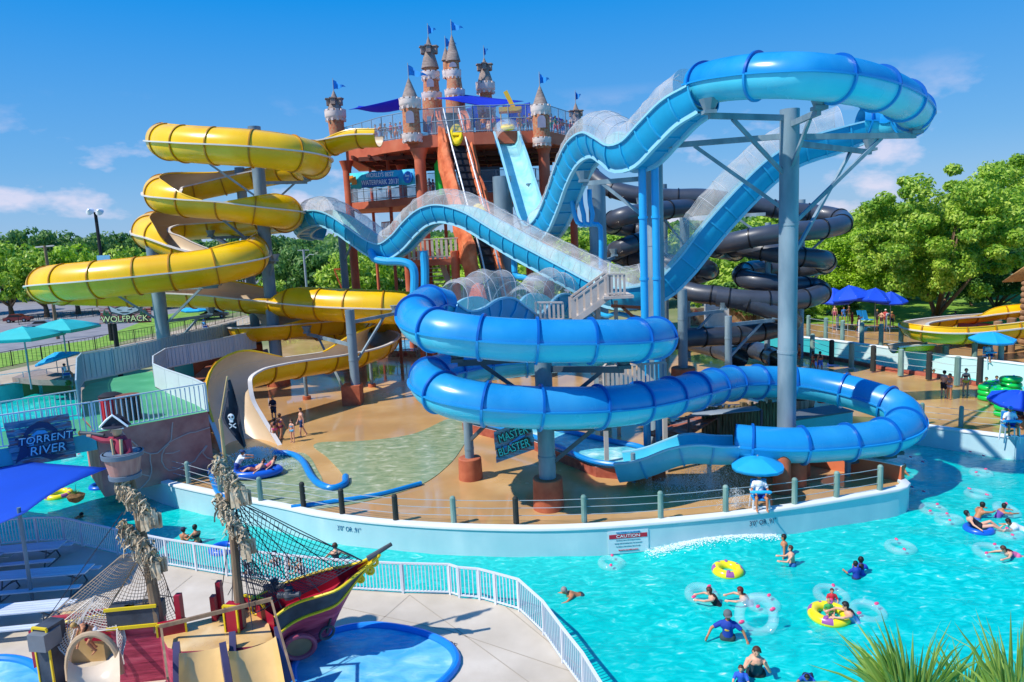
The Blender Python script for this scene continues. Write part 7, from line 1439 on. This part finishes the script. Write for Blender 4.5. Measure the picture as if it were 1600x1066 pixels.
# ---------------------------------------------------------------- guards, umbrellas, right background, small things
mUMB = M('umbrella_cyan', '#1b9fdc', .6, .06); mUMT = M('canopy_teal', '#2fb4b4', .6, .06); mUMK = M('umbrella_royal', '#1549c8', .6, .1)
def umbrella(label, p, h, r, n=8, mat=mUMB, tilt=0, tz=0, square=False, drop=.32, base_z=None):
    root = thing('umbrella', label, 'umbrella', p); n = 4 if square else n; q = Matrix.Rotation(tz, 3, 'Z') @ Matrix.Rotation(tilt, 3, 'X'); top = V(p) + V((0, 0, h)); mb = MB(); rows = []
    for f in (0, .33, .66, 1.0):
        row = []
        for i in range(n * 4 + 1):
            a = 2 * PI * i / (n * 4) + .4; fr = (i % 4) / 4; sc = (1 - .09 * math.sin(PI * fr)) if not square else 1 / max(abs(math.cos(((a - .4) % (PI / 2)) - PI / 4)), .7) * .75
            row.append(top + q @ V((r * f * sc * math.cos(a), r * f * sc * math.sin(a), -drop * f ** 1.25 * r - .03 * math.sin(PI * fr) * f)))
        rows.append(row)
    rows.append([v + V((0, 0, -.12 * r / 1.3)) for v in rows[-1]]); mb.sheet(rows); o = mb.build('canopy', mat, root, smooth=12); o.modifiers.new('s', 'SOLIDIFY').thickness = .02
    mb = MB(); mb.tube(V(p), top + V((0, 0, .05)), .035 if not square else .07, n=8); mb.build('pole', mPOLE, root)
    for i in range(n): a = 2 * PI * i / n + .4; m_ = MB(); m_.beam(top - V((0, 0, .1)), top + q @ V((r * .9 * math.cos(a), r * .9 * math.sin(a), -drop * .85 * r)), .02, .02); m_.build('rib', mPOLE, root)
    return root
mCHB = M('chair_blue', '#2a93d8', .5, .06); mFOAM = M('rescue_foam', '#29a9e0', .5, .04); mCHW = M('chair_white', '#dfe6ea', .5, .04)
def guard_chair(label, p, rz, h=.75):
    root = thing('guard_chair', label, 'chair', p); q = Matrix.Rotation(rz, 3, 'Z'); P_ = lambda x, y, z: V(p) + q @ V((x, y, z))
    for x in (-.3, .3):
        for y in (-.28, .28): m_ = MB(); m_.beam(P_(x * 1.15, y * 1.2, 0), P_(x, y, h), .05, .05); m_.build('leg', mCHW, root)
    m_ = MB(); m_.box(P_(0, 0, h), (.62, .58, .05), rz); m_.build('seat', mCHB, root); m_ = MB(); m_.box(P_(0, -.3, h + .4), (.62, .05, .6), rz); m_.build('backrest', mCHB, root)
    for x in (-.33, .33): m_ = MB(); m_.beam(P_(x, -.3, h + .25), P_(x, .28, h + .25), .05, .04); m_.build('armrest', mCHW, root)
    m_ = MB(); m_.box(P_(0, .3, h * .45), (.6, .06, .05), rz); m_.build('footrest', mCHW, root); return root
def guard(px, py, rz, lbc, lbp, s=1., z=0, h=.75, tube=True, umb=None, skin=1, cap='#2f86c8', shirt='#dfe3ea', short='#2050b0'):
    p = G(px, py, z); guard_chair(lbc, p, R(rz), h); q = Matrix.Rotation(R(rz), 3, 'Z'); c = p + q @ V((0, -.05, h + .14)); pr = person(lbp, 'sit', c, R(rz), s, skin, [('shirt', shirt), ('shorts', short)], 'dark', cap=cap)
    if tube:
        m_ = MB(); a = c + q @ V((-.42, .28, .17)); b = c + q @ V((.42, .28, .17)); m_.path([a, a.lerp(b, .1), a.lerp(b, .5), a.lerp(b, .9), b], [.04, .075, .075, .075, .04], 10); props(m_.build('rescue_tube', mFOAM), 'light blue rescue tube on the lap of the ' + lbp.split(' ', 1)[0] + ' ' + ' '.join(lbp.split()[1:6]), 'rescue tube')
    return p
p = guard(1187, 796, 172, 'white guard chair on the deck behind the curved wall', 'lifeguard in white shirt and visor seated under the pointed umbrella', 1.08, h=.5)
umbrella('bright blue four sided umbrella over the central lifeguard', G(1190, 790, 0) + V((0, .5, 0)), 1.95, 1.12, 4, drop=.35)
p = guard(1577, 690, 165, 'guard chair at the right corner of the deck', 'guard in white shirt and blue shorts seated at the deck corner', 1.05, h=.8)
person('person sitting in shade under the royal blue umbrella', 'sit', up(G(1593, 668, 0), .6), R(170), 1.0, 1, [('shirt', '#30343c'), ('shorts', '#8a4a3a')], 'dark', face=False)
umbrella('royal blue umbrella at the right edge beside the green tubes', G(1592, 668, 0), 2.0, 1.5, 8, mUMK, R(8))
guard(1545, 572, 175, 'guard chair on the far deck under the cyan umbrella', 'guard in white seated on the far deck', 1.05, skin=1)
umbrella('cyan umbrella over the far guard on the right', G(1549, 572, 0), 2.6, 1.55, 8, mUMB, R(6), 0)
guard(106, 598, -60, 'guard chair on the left footpath', 'guard in white shirt and dark cap on the left footpath', 1.1, skin=1, cap='#26304a', tube=False)
umbrella('bright blue umbrella above the guard on the left footpath', G(92, 593, 0), 2.6, 1.9, 8, mUMB, R(-14), R(90))
guard(322, 524, -70, 'guard stand near the end of the left fence', 'guard in blue shirt on the farthest left stand', 1.1, skin=1, cap='#28509a', shirt='#4a9ac8', tube=False, h=1.1)
umbrella('small blue umbrella far left above the fence line', G(312, 500, 0), 2.8, 2.7, 8, mUMB, R(5))
for px_, py_, D_, lb in ((45, 512, 62, 'teal square canopy cut by the left edge'), (96, 500, 66, 'teal square canopy left of the wolf sign')):
    q = W(px_ - (10 if px_ < 50 else 0), py_, D_); umbrella(lb, V((q.x, q.y, 0)), q.z + .1, 3.0, 4, mUMT, 0, R(20), square=True, drop=.28)
# royal umbrellas in the trees
for i, (px_, py_, r_, lb) in enumerate(((1302, 456, 2.1, 'folded royal blue umbrella leftmost under the trees'), (1326, 452, 2.3, 'royal blue umbrella second from left under the trees'), (1368, 456, 2.3, 'royal blue umbrella third from left by the big tree'), (1392, 462, 1.6, 'smallest royal blue umbrella right of the other three'))):
    q = W(px_, py_, 74 - i); umbrella(lb, V((q.x, q.y, 0)), q.z + .4, r_, 8, mUMK, R(8 * (-1) ** i), i, drop=.55)
# beach loungers and people on far deck
for i, (px_, py_) in enumerate(((1350, 505), (1358, 505))):
    root = thing('deck_chair', ('left', 'right')[i] + ' light blue folding deck chair in front of the blue umbrellas', 'deck chair', G(px_, py_, 0), R(200)); o = wloc(root); 
    for nm, c, d, rx in (('seat', (0, 0, .4), (.62, .9, .05), 0), ('backrest', (0, -.6, .85), (.62, .05, 1.1), 20)):
        m_ = MB(); m_.box(o + V(c), d, 0, 0, Matrix.Rotation(R(rx), 3, 'X')); m_.build(nm, mCHB, root)
    for x in (-.3, .3): m_ = MB(); m_.beam(o + V((x, -.4, 0)), o + V((x, .4, .42)), .04, .04); m_.build('leg', mCHW, root)
bl = [(1304, 500, 'stand', '#c05a7a', 'woman in pink beside the green shrub'), (1318, 503, 'walk', '#3a6ab0', 'person in blue shorts walking left of the deck chairs'), (1326, 502, 'hips', '#c8a070', 'shirtless man in tan shorts left of the deck chairs'), (1331, 512, 'stand', '#a03a48', 'child in red near the deck steps'), (1341, 518, 'walk', '#4a7ac0', 'person in blue coming down the deck steps'), (1370, 508, 'stand', '#26262c', 'person in black right of the deck chairs'), (1377, 510, 'hips', '#5a3a3a', 'person in brown right of the deck chairs'), (1383, 508, 'walk', '#c04a4a', 'woman in a hat and red top by the white handrail'), (1393, 512, 'stand', '#26384a', 'person in navy left of the small yellow slide'), (1492, 512, 'stand', '#30343c', 'person in black behind the small yellow slide'), (1562, 512, 'hips', '#d0d4d8', 'person in white beside the log post')]
for i, (px_, py_, pn, c_, lb) in enumerate(bl): person(lb, pn, at_deck(px_, py_), R(150 + i * 23), .98, i % 3, [('shorts', c_)] + ([('shirt', c_)] if i % 2 else []), ('dark', 'brown', 'blond')[i % 3], face=False, cap='#e8e4dc' if 'hat' in lb else None)
# white handrails
for i, (px_, py_) in enumerate(((1307, 516), (1342, 520), (1384, 514))):
    m_ = MB(); a = G(px_, py_, 0); m_.path([a, a + V((0, 0, 1.3)), a + V((.6, .6, 1.5)), a + V((.9, 1.6, 1.4)), a + V((.9, 1.6, 0))], .07, 6); props(m_.build('handrail', mCHW), ('left', 'middle', 'right')[i] + ' white loop handrail at the far deck steps', 'handrail')
# small yellow slide, right
yr = thing('small_yellow_slide', 'small yellow open slide curving out of the log cabin at the right', 'water slide', G(1500, 530))
yellow(yr, [(1640, 478, 60, .62, 0, 60), (1600, 484, 60.5, .62, 0, 60), (1560, 489, 61, .62, 0, 60), (1530, 493, 61.5, .62, 0, 20), (1500, 495, 61.5, .7, 0, 0), (1462, 499, 61, .8, 0, 0), (1436, 503, 60, .9, 0, 0), (1427, 508, 58, .95, 15, 0), (1436, 513, 56.4, .98, 25, 0), (1465, 517, 55.4, 1.0, 25, 0), (1500, 518, 55, 1.0, 25, 0), (1550, 514, 55.2, 1.0, 25, 0), (1600, 508, 55.6, 1.0, 25, 0), (1640, 503, 56, 1.0, 25, 0)], ds=.3, seg=2.2)
y2 = thing('yellow_slide_outlet', 'low yellow chute end lying on the far deck below the small slide', 'water slide', G(1420, 540)); yellow(y2, [(1452, 537, 57, .6, 0, 0), (1420, 538, 56.6, .6, 0, 0), (1395, 541, 56.4, .6, 0, 0)], ds=.3, seg=5)
rs_ = thing('dark_red_slide', 'dark red slide trough behind the small yellow slide', 'water slide', G(1540, 520, 0)); mDR = M('dark_red_shell', '#8c1830', .35, .1); A = flume_sweep(rs_, [(1512, 508, 60, .9), (1530, 507, 60.5, .9), (1552, 508, 61, .9), (1572, 512, 61, .9)], U_in, U_out, [mDR, mDR, mDR, mDR])
mLOG = noise_mat('log_wood', [(.3, '#75563e'), (.6, '#9c7a5a'), (.8, '#b08d6c')], 2, .85, .01, 9, stretch=(1, 1, .3))
for i, (px_, py0, py1, lb) in enumerate(((1483, 540, 510, 'left short log post under the small yellow slide'), (1512, 540, 505, 'log post in the middle below the small yellow slide'), (1557, 552, 503, 'tall log post right of the cyan umbrella'), (1578, 550, 498, 'thick log post next to the cabin'), (1443, 556, 536, 'stubby grey post on the far deck left'), (1477, 562, 540, 'stubby grey green post on the far deck right'))):
    b_ = G(px_, py0, 0); t_ = W(px_, py1, b_.y); m_ = MB(); m_.tube(b_, V((b_.x, b_.y, t_.z)), .33 if i in (2, 3) else .24, n=12); m_.ball(V((b_.x, b_.y, t_.z)), (.3, .3, .08)); props(m_.build('log_post', mLOG if i < 4 else mPOSTG), lb, 'post')
cb = thing('log_cabin', 'brown log cabin with shingle roof cut by the right edge', 'cabin', G(1662, 552, 0)); bx = G(1662, 552, 0); kx = bx.x; ky = bx.y
for i in range(11): m_ = MB(); m_.tube((kx - 1.2, ky, .25 + i * .5), (kx + 4, ky, .25 + i * .5), .26, n=10); m_.tube((kx - 1.0, ky - .1, .5 + i * .5), (kx - 1.0, ky + 3.5, .5 + i * .5), .26, n=10); m_.build('log_wall', mLOG, cb)
m_ = MB(); m_.tube((kx - 1.3, ky - .3, 0), (kx - 1.3, ky - .3, 7.0), .28, n=10); m_.build('corner_post', mLOG, cb); zr = 5.6
m_ = MB(); m_.add([(kx - 2.2, ky - 1.1, zr), (kx + 5, ky - 1.1, zr), (kx + 5, ky + 1.8, zr + 1.9), (kx - 1.6, ky + 1.8, zr + 1.9)], [(0, 1, 2, 3)]); m_.add([(kx - 2.2, ky + 4.5, zr), (kx + 5, ky + 4.5, zr), (kx + 5, ky + 1.8, zr + 1.9), (kx - 1.6, ky + 1.8, zr + 1.9)], [(3, 2, 1, 0)])
for j in range(9):
    f = j / 9; m_.box((kx + 1.6 - .0, ky - 1.1 + 2.9 * f, zr + 1.9 * f + .05), (7.4 - f * .6, .38, .09), 0, 0, Matrix.Rotation(R(33), 3, 'X'))
o = m_.build('roof', noise_mat('cabin_shingle', [(.35, '#9a6f42'), (.5, '#c29560'), (.65, '#a98256')], 3.5, .85, .02, 6), cb); o.modifiers.new('s', 'SOLIDIFY').thickness = .08
# white hut right of the black slides
ht = thing('service_hut', 'small beige hut with flat dark eave behind the tallest column', 'hut', G(1258, 512, 0)); p = G(1256, 506, 0); m_ = MB(); m_.box(p + V((-2.2, 1.5, 1.6)), (4.4, 3, 3.2)); m_.build('wall', M('hut_wall', '#b5a894', .8, .1), ht); m_ = MB(); m_.box(p + V((-2, 1.4, 3.3)), (5.6, 4, .16)); m_.build('roof', M('hut_roof', '#5a4c42', .8), ht); m_ = MB(); m_.box(p + V((-1, -.02, 1.1)), (.9, .06, 2.1)); m_.build('door', M('hut_door', '#77685a', .7), ht)
# wall with coloured panels behind black tubes
ms = thing('stone_wall', 'low stone and red wall behind the black tube coils', 'wall', G(1110, 512, 0)); m_ = MB(); a, b = G(1075, 506, 0), G(1190, 506, 0); m_.box((a + b) / 2 + V((0, 0, 1.0)), ((b - a).length, .4, 2.0)); m_.build('masonry', noise_mat('stone_warm', [(.35, '#8f6a4a'), (.5, '#b59470'), (.65, '#9c4a38')], 1.6, .85, .02, 6), ms); m_ = MB(); m_.box(G(1118, 512, 0) + V((0, -.4, 1.6)), (2.6, .8, 3.0)); m_.build('white_pier', M('pier_white', '#c9c6c2', .7), ms)
# rusty shed, barrels, palisade and bandstand things under the loops
sh = thing('rusty_roof_shelter', 'small shelter with rusty tin roof beneath the lower tube loop', 'shelter', G(1060, 722, 0)); a, b, c, d = W(1008, 678, 36), W(1060, 690, 34), W(1122, 652, 36.5), W(1078, 648, 38.5); m_ = MB(); m_.add([a, b, c, d], [(0, 1, 2, 3)]); 
for i in range(10): f = i / 9; m_.beam(a.lerp(d, f) + V((0, 0, .03)), b.lerp(c, f) + V((0, 0, .03)), .05, .04)
o = m_.build('tin_roof', noise_mat('rust', [(.4, '#8a4630'), (.5, '#a8634a'), (.62, '#6f6a70')], 1.4, .7, .01, 8), sh, smooth=0); o.modifiers.new('s', 'SOLIDIFY').thickness = .06
for q in (a, b, c, d): m_ = MB(); m_.beam((q.x, q.y, 0), q, .14, .14); m_.build('post', mMAST, sh)
mPAL = noise_mat('palisade_wood', [(.4, '#5c4f38'), (.5, '#8a7a58'), (.6, '#6e6048')], 3.5, .9, .03, 10, stretch=(2, 2, .2)); pa = thing('palisade_wall', 'weathered vertical timber palisade under the back of the lower tube loop', 'palisade', G(1175, 690, 0)); a, b = G(1100, 694, 0), G(1222, 682, 0)
m_ = MB()
for i in range(26): q = a.lerp(b, i / 25); m_.tube(q, q + V((0, 0, 2.0 + rnd.uniform(-.12, .12))), .13, .12, 7)
m_.build('timbers', mPAL, pa)
lr = thing('lean_to_roof', 'thin grey tin lean to roof between tube loop and tallest column', 'roof', W(1130, 655, 36)); a, b, c, d = W(1076, 651, 35), W(1190, 640, 35), W(1175, 631, 38), W(1100, 633, 38); m_ = MB(); m_.add([a, b, c, d], [(0, 1, 2, 3)]); o = m_.build('sheet', M('tin_grey', '#7d8a96', .5, .15), lr); o.modifiers.new('s', 'SOLIDIFY').thickness = .05
for q in (a, b): m_ = MB(); m_.beam((q.x, q.y + .1, 0), q, .1, .1); m_.build('post', mDSTEEL, lr)
mBRL = noise_mat('barrel_wood', [(.4, '#8a7560'), (.6, '#ad9a82')], 3, .8, .008, 8, stretch=(2, 2, .2))
for i, (px_, py_, lb) in enumerate(((1258, 640, 'pale wooden barrel behind the right tube loop'), (1248, 646, 'darker wooden barrel half behind the tallest column'))):
    root = thing('barrel', lb, 'barrel', G(px_, py_, 0)); o = wloc(root); m_ = MB(); m_.lathe(o, [(.42, 0), (.55, .45), (.56, .6), (.52, .9), (.42, 1.25), (.38, 1.25), (.38, 1.18)], 18); m_.build('staves', mBRL, root)
    for z in (.2, .95): m_ = MB(); m_.lathe(o, [(.535 if z > .5 else .5, z - .04), (.54 if z > .5 else .52, z + .04)], 18); m_.build('hoop', mDARK, root)
wcj = thing('water_cooler', 'round orange water cooler with white lid on the deck table', 'cooler', G(1284, 640, 0)); o = wloc(wcj); m_ = MB(); m_.lathe(o + V((0, 0, .45)), [(.26, 0), (.3, .08), (.31, .7), (.29, .72)], 16); m_.build('drum', M('cooler_orange', '#d8502a', .4, .05), wcj); m_ = MB(); m_.lathe(o + V((0, 0, 1.17)), [(.32, 0), (.32, .08), (.2, .14)], 16); m_.build('lid', mCHW, wcj)
tb_ = thing('deck_counter', 'low dark counter with teal front sign behind the last blue chute', 'counter', G(1270, 672, 0)); a = G(1270, 668, 0); m_ = MB(); m_.box(a + V((0, 0, .85)), (4.2, 1.6, .08), R(18)); m_.build('counter_top', M('counter_dark', '#5a6268', .6, .1), tb_); q0, q1 = a + V((-2.0, -1.45, 0)), a + V((2.2, -.1, 0)); m_ = MB(); m_.add([q0 + V((0, 0, .1)), q1 + V((0, 0, .1)), q1 + V((0, 0, .8)), q0 + V((0, 0, .8))], [(0, 1, 2, 3)]); m_.build('front_panel', M('panel_teal', '#4fb4bc', .5, .05), tb_); Xq = (q1 - q0).normalized(); text('SURF', .6, mNAVY, basis((q0 + q1) / 2 + V((.02, -.06, .45)), Xq, V((0, 0, 1))), tb_) if 0 else None
# raised turquoise landing channel at the centre
cz = .75; cp = [(722, 654), (780, 668), (832, 682), (880, 702), (931, 722), (979, 726), (1006, 716), (1004, 700), (960, 690), (905, 678), (860, 668), (800, 648), (750, 636)]
ch = thing('landing_channel', 'raised turquoise landing channel with blue rim and red brick base', 'channel', G(900, 715, 0)); PPc = [G(a, b, cz) for a, b in cp]; tri(fixn(MB().prism(PPc, 0, cz - .25, 0, side=1).build('brick_base', [mCHW, mCURB], ch, smooth=0))); tri(MB().prism(PPc, cz - .12, cz - .12).build('water_surface', mCHW if 0 else MC['channel_water'], ch, smooth=0)); cl = cr(PPc + [PPc[0]], .25); m_ = MB(); m_.path([V(p[:3]) for p in cl[:-1]], .14, 10, closed=True); m_.build('blue_rim', mPIPE, ch)
# splash where the chute water lands: spray of droplets
mFOAMW = M('foam_white', '#f6fbfb', .7, 0, alpha=.9)
def splash(label, p, r, h, n, seed, size=.03):
    rs = random.Random(seed); m_ = MB()
    for i in range(n):
        a = rs.uniform(0, 2 * PI); d = abs(rs.gauss(0, r * .5)); z = max(0, (h * (1 - (d / r) ** 2)) * rs.random() ** 1.6); c = V(p) + V((math.cos(a) * d, math.sin(a) * d * .8, z + .02)); s_ = size * rs.uniform(.3, 1.0)
        m_.add([c + V((s_, 0, 0)), c + V((-s_ * .5, s_ * .8, 0)), c + V((-s_ * .5, -s_ * .8, 0)), c + V((0, 0, s_ * 1.4)), c - V((0, 0, s_))], [(0, 1, 3), (1, 2, 3), (2, 0, 3), (1, 0, 4), (2, 1, 4), (0, 2, 4)])
    o = m_.build('splash', mFOAMW, smooth=0); return props(o, None, None, None, 'stuff')
splash('', G(1108, 762, 0), 1.9, 1.3, 6500, 1, .017); splash('', G(1055, 756, 0), 1.5, .3, 3500, 2, .016); splash('', G(398, 714, .1), 1.6, .5, 4200, 3, .03); splash('', G(1150, 792, 0), .8, .8, 1500, 5, .014); splash('', G(440, 728, .05), 1.2, .15, 1500, 4, .016); splash('', W(1000, 380, 45), .1, .1, 10, 6)
# foam along the standing wave
rs = random.Random(9); m_ = MB(); 
for i in range(3200):
    t = rs.random(); q = wa.lerp(wb, t) + V((rs.gauss(0, .12), rs.gauss(.1, .2), 0)); q.z = WZ + wave(q.x, q.y) + .03 + abs(rs.gauss(0, .02)); s_ = rs.uniform(.006, .024); m_.add([q + V((s_ * 1.6, 0, 0)), q + V((-s_, s_, 0)), q + V((-s_, -s_, 0)), q + V((0, 0, s_))], [(0, 1, 3), (1, 2, 3), (2, 0, 3)])
props(m_.build('wave_foam', mFOAMW, smooth=0), kind='stuff')
# bins on the bridge
for px_, col, lb, dk_ in ((177, '#c8283a', 'red and white slatted barrel on the green platform', 0), (204, '#30303a', 'dark slatted litter bin with wooden lid on the green platform', 1)):
    root = thing('litter_bin', lb, 'bin', G(px_, 655, PT)); o = wloc(root); m_ = MB()
    for i in range(20): a = 2 * PI * i / 20; m_.box(o + V((math.cos(a) * .5, math.sin(a) * .5, .6)), (.05, .11, 1.2), a, 0)
    m_.build('slats', cloth(col), root); m_ = MB(); m_.lathe(o, [(.44, 0), (.44, 1.1)], 16); m_.build('liner', mWH if not dk_ else M('bin_liner', '#b5a8a4', .6), root); m_ = MB(); m_.lathe(o + V((0, 0, 1.18)), [(.56, 0), (.56, .08), (.3, .2 if dk_ == 0 else .1)], 18); m_.build('lid', M('lid_wood', '#7a4a38', .7) if dk_ else mDARK, root)
# lamp mast, utility pole, lots
lm = thing('lamp_mast', 'dark lamp mast with two round floodlights above the left trees', 'street lamp', W(158, 480, 95).xy.to_3d()); a = W(149, 333, 95); m_ = MB(); bs = V((a.x, 95, 0)); m_.tube(bs, a, .32, .2, 10); m_.build('mast', mDARK, lm)
m_ = MB(); m_.beam(a - V((.9, 0, 0)), a + V((.9, 0, .1)), .15, .15); m_.build('crossarm', mDARK, lm)
for dx, dz in ((-.5, .2), (.75, .1)): m_ = MB(); m_.lathe(a + V((dx, -.3, dz)), [(.1, .5), (.55, 0), (.5, -.06)], 14, 0, True, Matrix.Rotation(R(60), 3, 'X')); m_.build('floodlight', M('lamp_pale', '#d8dde6', .3, 0), lm)
m_ = MB(); m_.box(W(162, 405, 94.8), (1.7, .1, 1.0)); m_.build('solar_panel', M('solar', '#7fb8dc', .3, .05), lm)
up_ = thing('utility_pole', 'brown T shaped utility pole among the left trees', 'pole', W(72, 470, 100).xy.to_3d()); a = W(70, 384, 100); m_ = MB(); m_.tube((a.x, 100, 0), a, .25, .2, 8); m_.build('pole', mMAST, up_); m_ = MB(); m_.beam(a + V((-1.3, 0, -.15)), a + V((1.3, 0, -.05)), .16, .2); m_.build('crossarm', M('arm_pale', '#b8b4b0', .7), up_)
up_ = thing('utility_pole', 'grey utility pole with street light between the slide poles and castle', 'pole', W(473, 470, 100).xy.to_3d()); a = W(474, 390, 100); m_ = MB(); m_.tube((a.x, 100, 0), a, .2, .15, 8); m_.build('pole', mPOLE, up_); m_ = MB(); m_.beam(a + V((-.8, 0, -.1)), a + V((.8, 0, -.1)), .1, .12); m_.path([a - V((0, 0, 1.4)), a + V((.9, -.3, -.7)), a + V((1.5, -.4, -.8))], .06, 5); m_.build('lamp_arm', mPOLE, up_)
# parked white truck
def vehicle(label, p, rz, kind='truck', mat=None, L=5.2):
    root = thing('parked_' + kind, label, kind, p); q = Matrix.Rotation(rz, 3, 'Z'); Pq = lambda x, y, z: V(p) + q @ V((x, y, z)); mt = mat or M('truck_white', '#dfe2e6', .25, .02, coat=.5)
    def ext(prof, w, nm, m2, y0=0):
        m_ = MB(); k = len(prof); m_.add([Pq(x, -w / 2, z) for x, z in prof] + [Pq(x, w / 2, z) for x, z in prof], [tuple(range(k)), tuple(range(k, 2 * k))[::-1]] + [(i, (i + 1) % k, k + (i + 1) % k, k + i) for i in range(k)]); return tri(fixn(m_.build(nm, m2, root, smooth=20)))
    h = L / 2
    if kind == 'truck': ext([(-h, .4), (h, .4), (h, .95), (h - 1.3, 1.08), (h - 1.4, 1.1), (-h, 1.1)], 1.9, 'body', mt); ext([(-.35, 1.1), (1.45, 1.1), (.85, 1.75), (-.25, 1.78)], 1.7, 'cab', mt); ext([(-.28, 1.14), (1.32, 1.14), (.8, 1.68), (-.2, 1.7)], 1.74, 'window', mDARK)
    else: ext([(-h, .35), (h, .35), (h, .8), (h - 1, .95), (-h + .5, 1.0), (-h, .9)], 1.8, 'body', mt); ext([(-h + .5, .98), (h - 1, .94), (h - 1.8, 1.45), (-h + 1.1, 1.48)], 1.55, 'cabin', mt); ext([(-h + .65, 1.0), (h - 1.15, .97), (h - 1.85, 1.38), (-h + 1.15, 1.4)], 1.6, 'window', mDARK)
    for x in (-h + .95, h - .95):
        for y in (-.88, .88): m_ = MB(); m_.tube(Pq(x, y - .1, .36), Pq(x, y + .1, .36), .36, n=16); o = m_.build('wheel', mDARK, root); m_ = MB(); m_.tube(Pq(x, y - .12, .36), Pq(x, y + .12, .36), .18, n=10); m_.build('rim', mPOLE, o)
    return root
vehicle('white pickup truck parked beyond the castle pillars', W(603, 440, 92).xy.to_3d(), R(185))
vehicle('blue car parked left of the white truck', W(562, 450, 85).xy.to_3d(), R(10), 'car', M('car_blue', '#1c48a8', .3, .03, coat=.5), 4.3)
for px_, D_, c_, lb in ((60, 115, '#9aa0a8', 'silver car on the left road nearest the picture edge'), (20, 130, '#7a2a2a', 'dark red car on the far side of the left road'), (330, 120, '#3a4048', 'dark car seen beneath the yellow loops'), (735, 98, '#b8b8bc', 'pale car behind the castle stairs')):
    vehicle(lb, W(px_, 440, D_).xy.to_3d(), R(12), 'car', M('car_' + c_[1:], c_, .3, .03, coat=.5), 4.4)
# background low shed by the red frame
rr_ = thing('red_swing_frame', 'small red steel frame beside the pole at the foot of the castle', 'frame', W(527, 455, 70).xy.to_3d()); m_ = MB(); a = W(522, 421, 70); m_.beam(a, a + V((1.3, 0, 0)), .15, .15); m_.beam(a, a + V((.7, 0, -2.2)), .12, .12); m_.beam(a + V((1.0, 0, 0)), a + V((.9, 0, -3)), .12, .12); m_.build('bars', mORNG, rr_)
for px_, py_, lb in ((508, 452, 'left pale rock at the foot of the grey pole'), (527, 450, 'right pale rock at the foot of the grey pole')):
    m_ = MB(); p = W(px_, py_, 68); m_.ball((p.x, p.y, .4), (1.6, 1.0, 1.0), 9, 6); 
    for i in range(len(m_.v)): v = V(m_.v[i]); nn_ = mnoise.noise(v * 1.1) * .35; m_.v[i] = tuple(v + V((nn_, nn_, nn_)))
    props(m_.build('boulder', noise_mat('rock_pale', [(.3, '#8f7a66'), (.7, '#b5a08a')], 1.5, .9, .03, 6), smooth=0), lb, 'rock')
# stone rimmed kiddie pool behind
sp2 = thing('stone_rimmed_pool', 'small blue pool with stone rim behind the yellow slide posts', 'pool', G(615, 558, 0)); PPp = [G(a, b, .6) for a, b in [(588, 549), (650, 549), (660, 541), (650, 530), (600, 532), (585, 540)]]; tri(fixn(MB().prism(PPp, 0, .6, 0, side=1).build('stone_rim', [MC['stone_warm'], MC['stone_warm']], sp2, smooth=0))); cc2 = sum(PPp, V((0, 0, 0))) / 6; tri(MB().prism([cc2 + (p - cc2) * .9 for p in PPp], .604, .604).build('water_surface', mWADE, sp2, smooth=0)); 
picket(sp2, [G(590, 548, .6), G(648, 548, .6)], 1.3, .9, .06, mRAIL, 'railing')
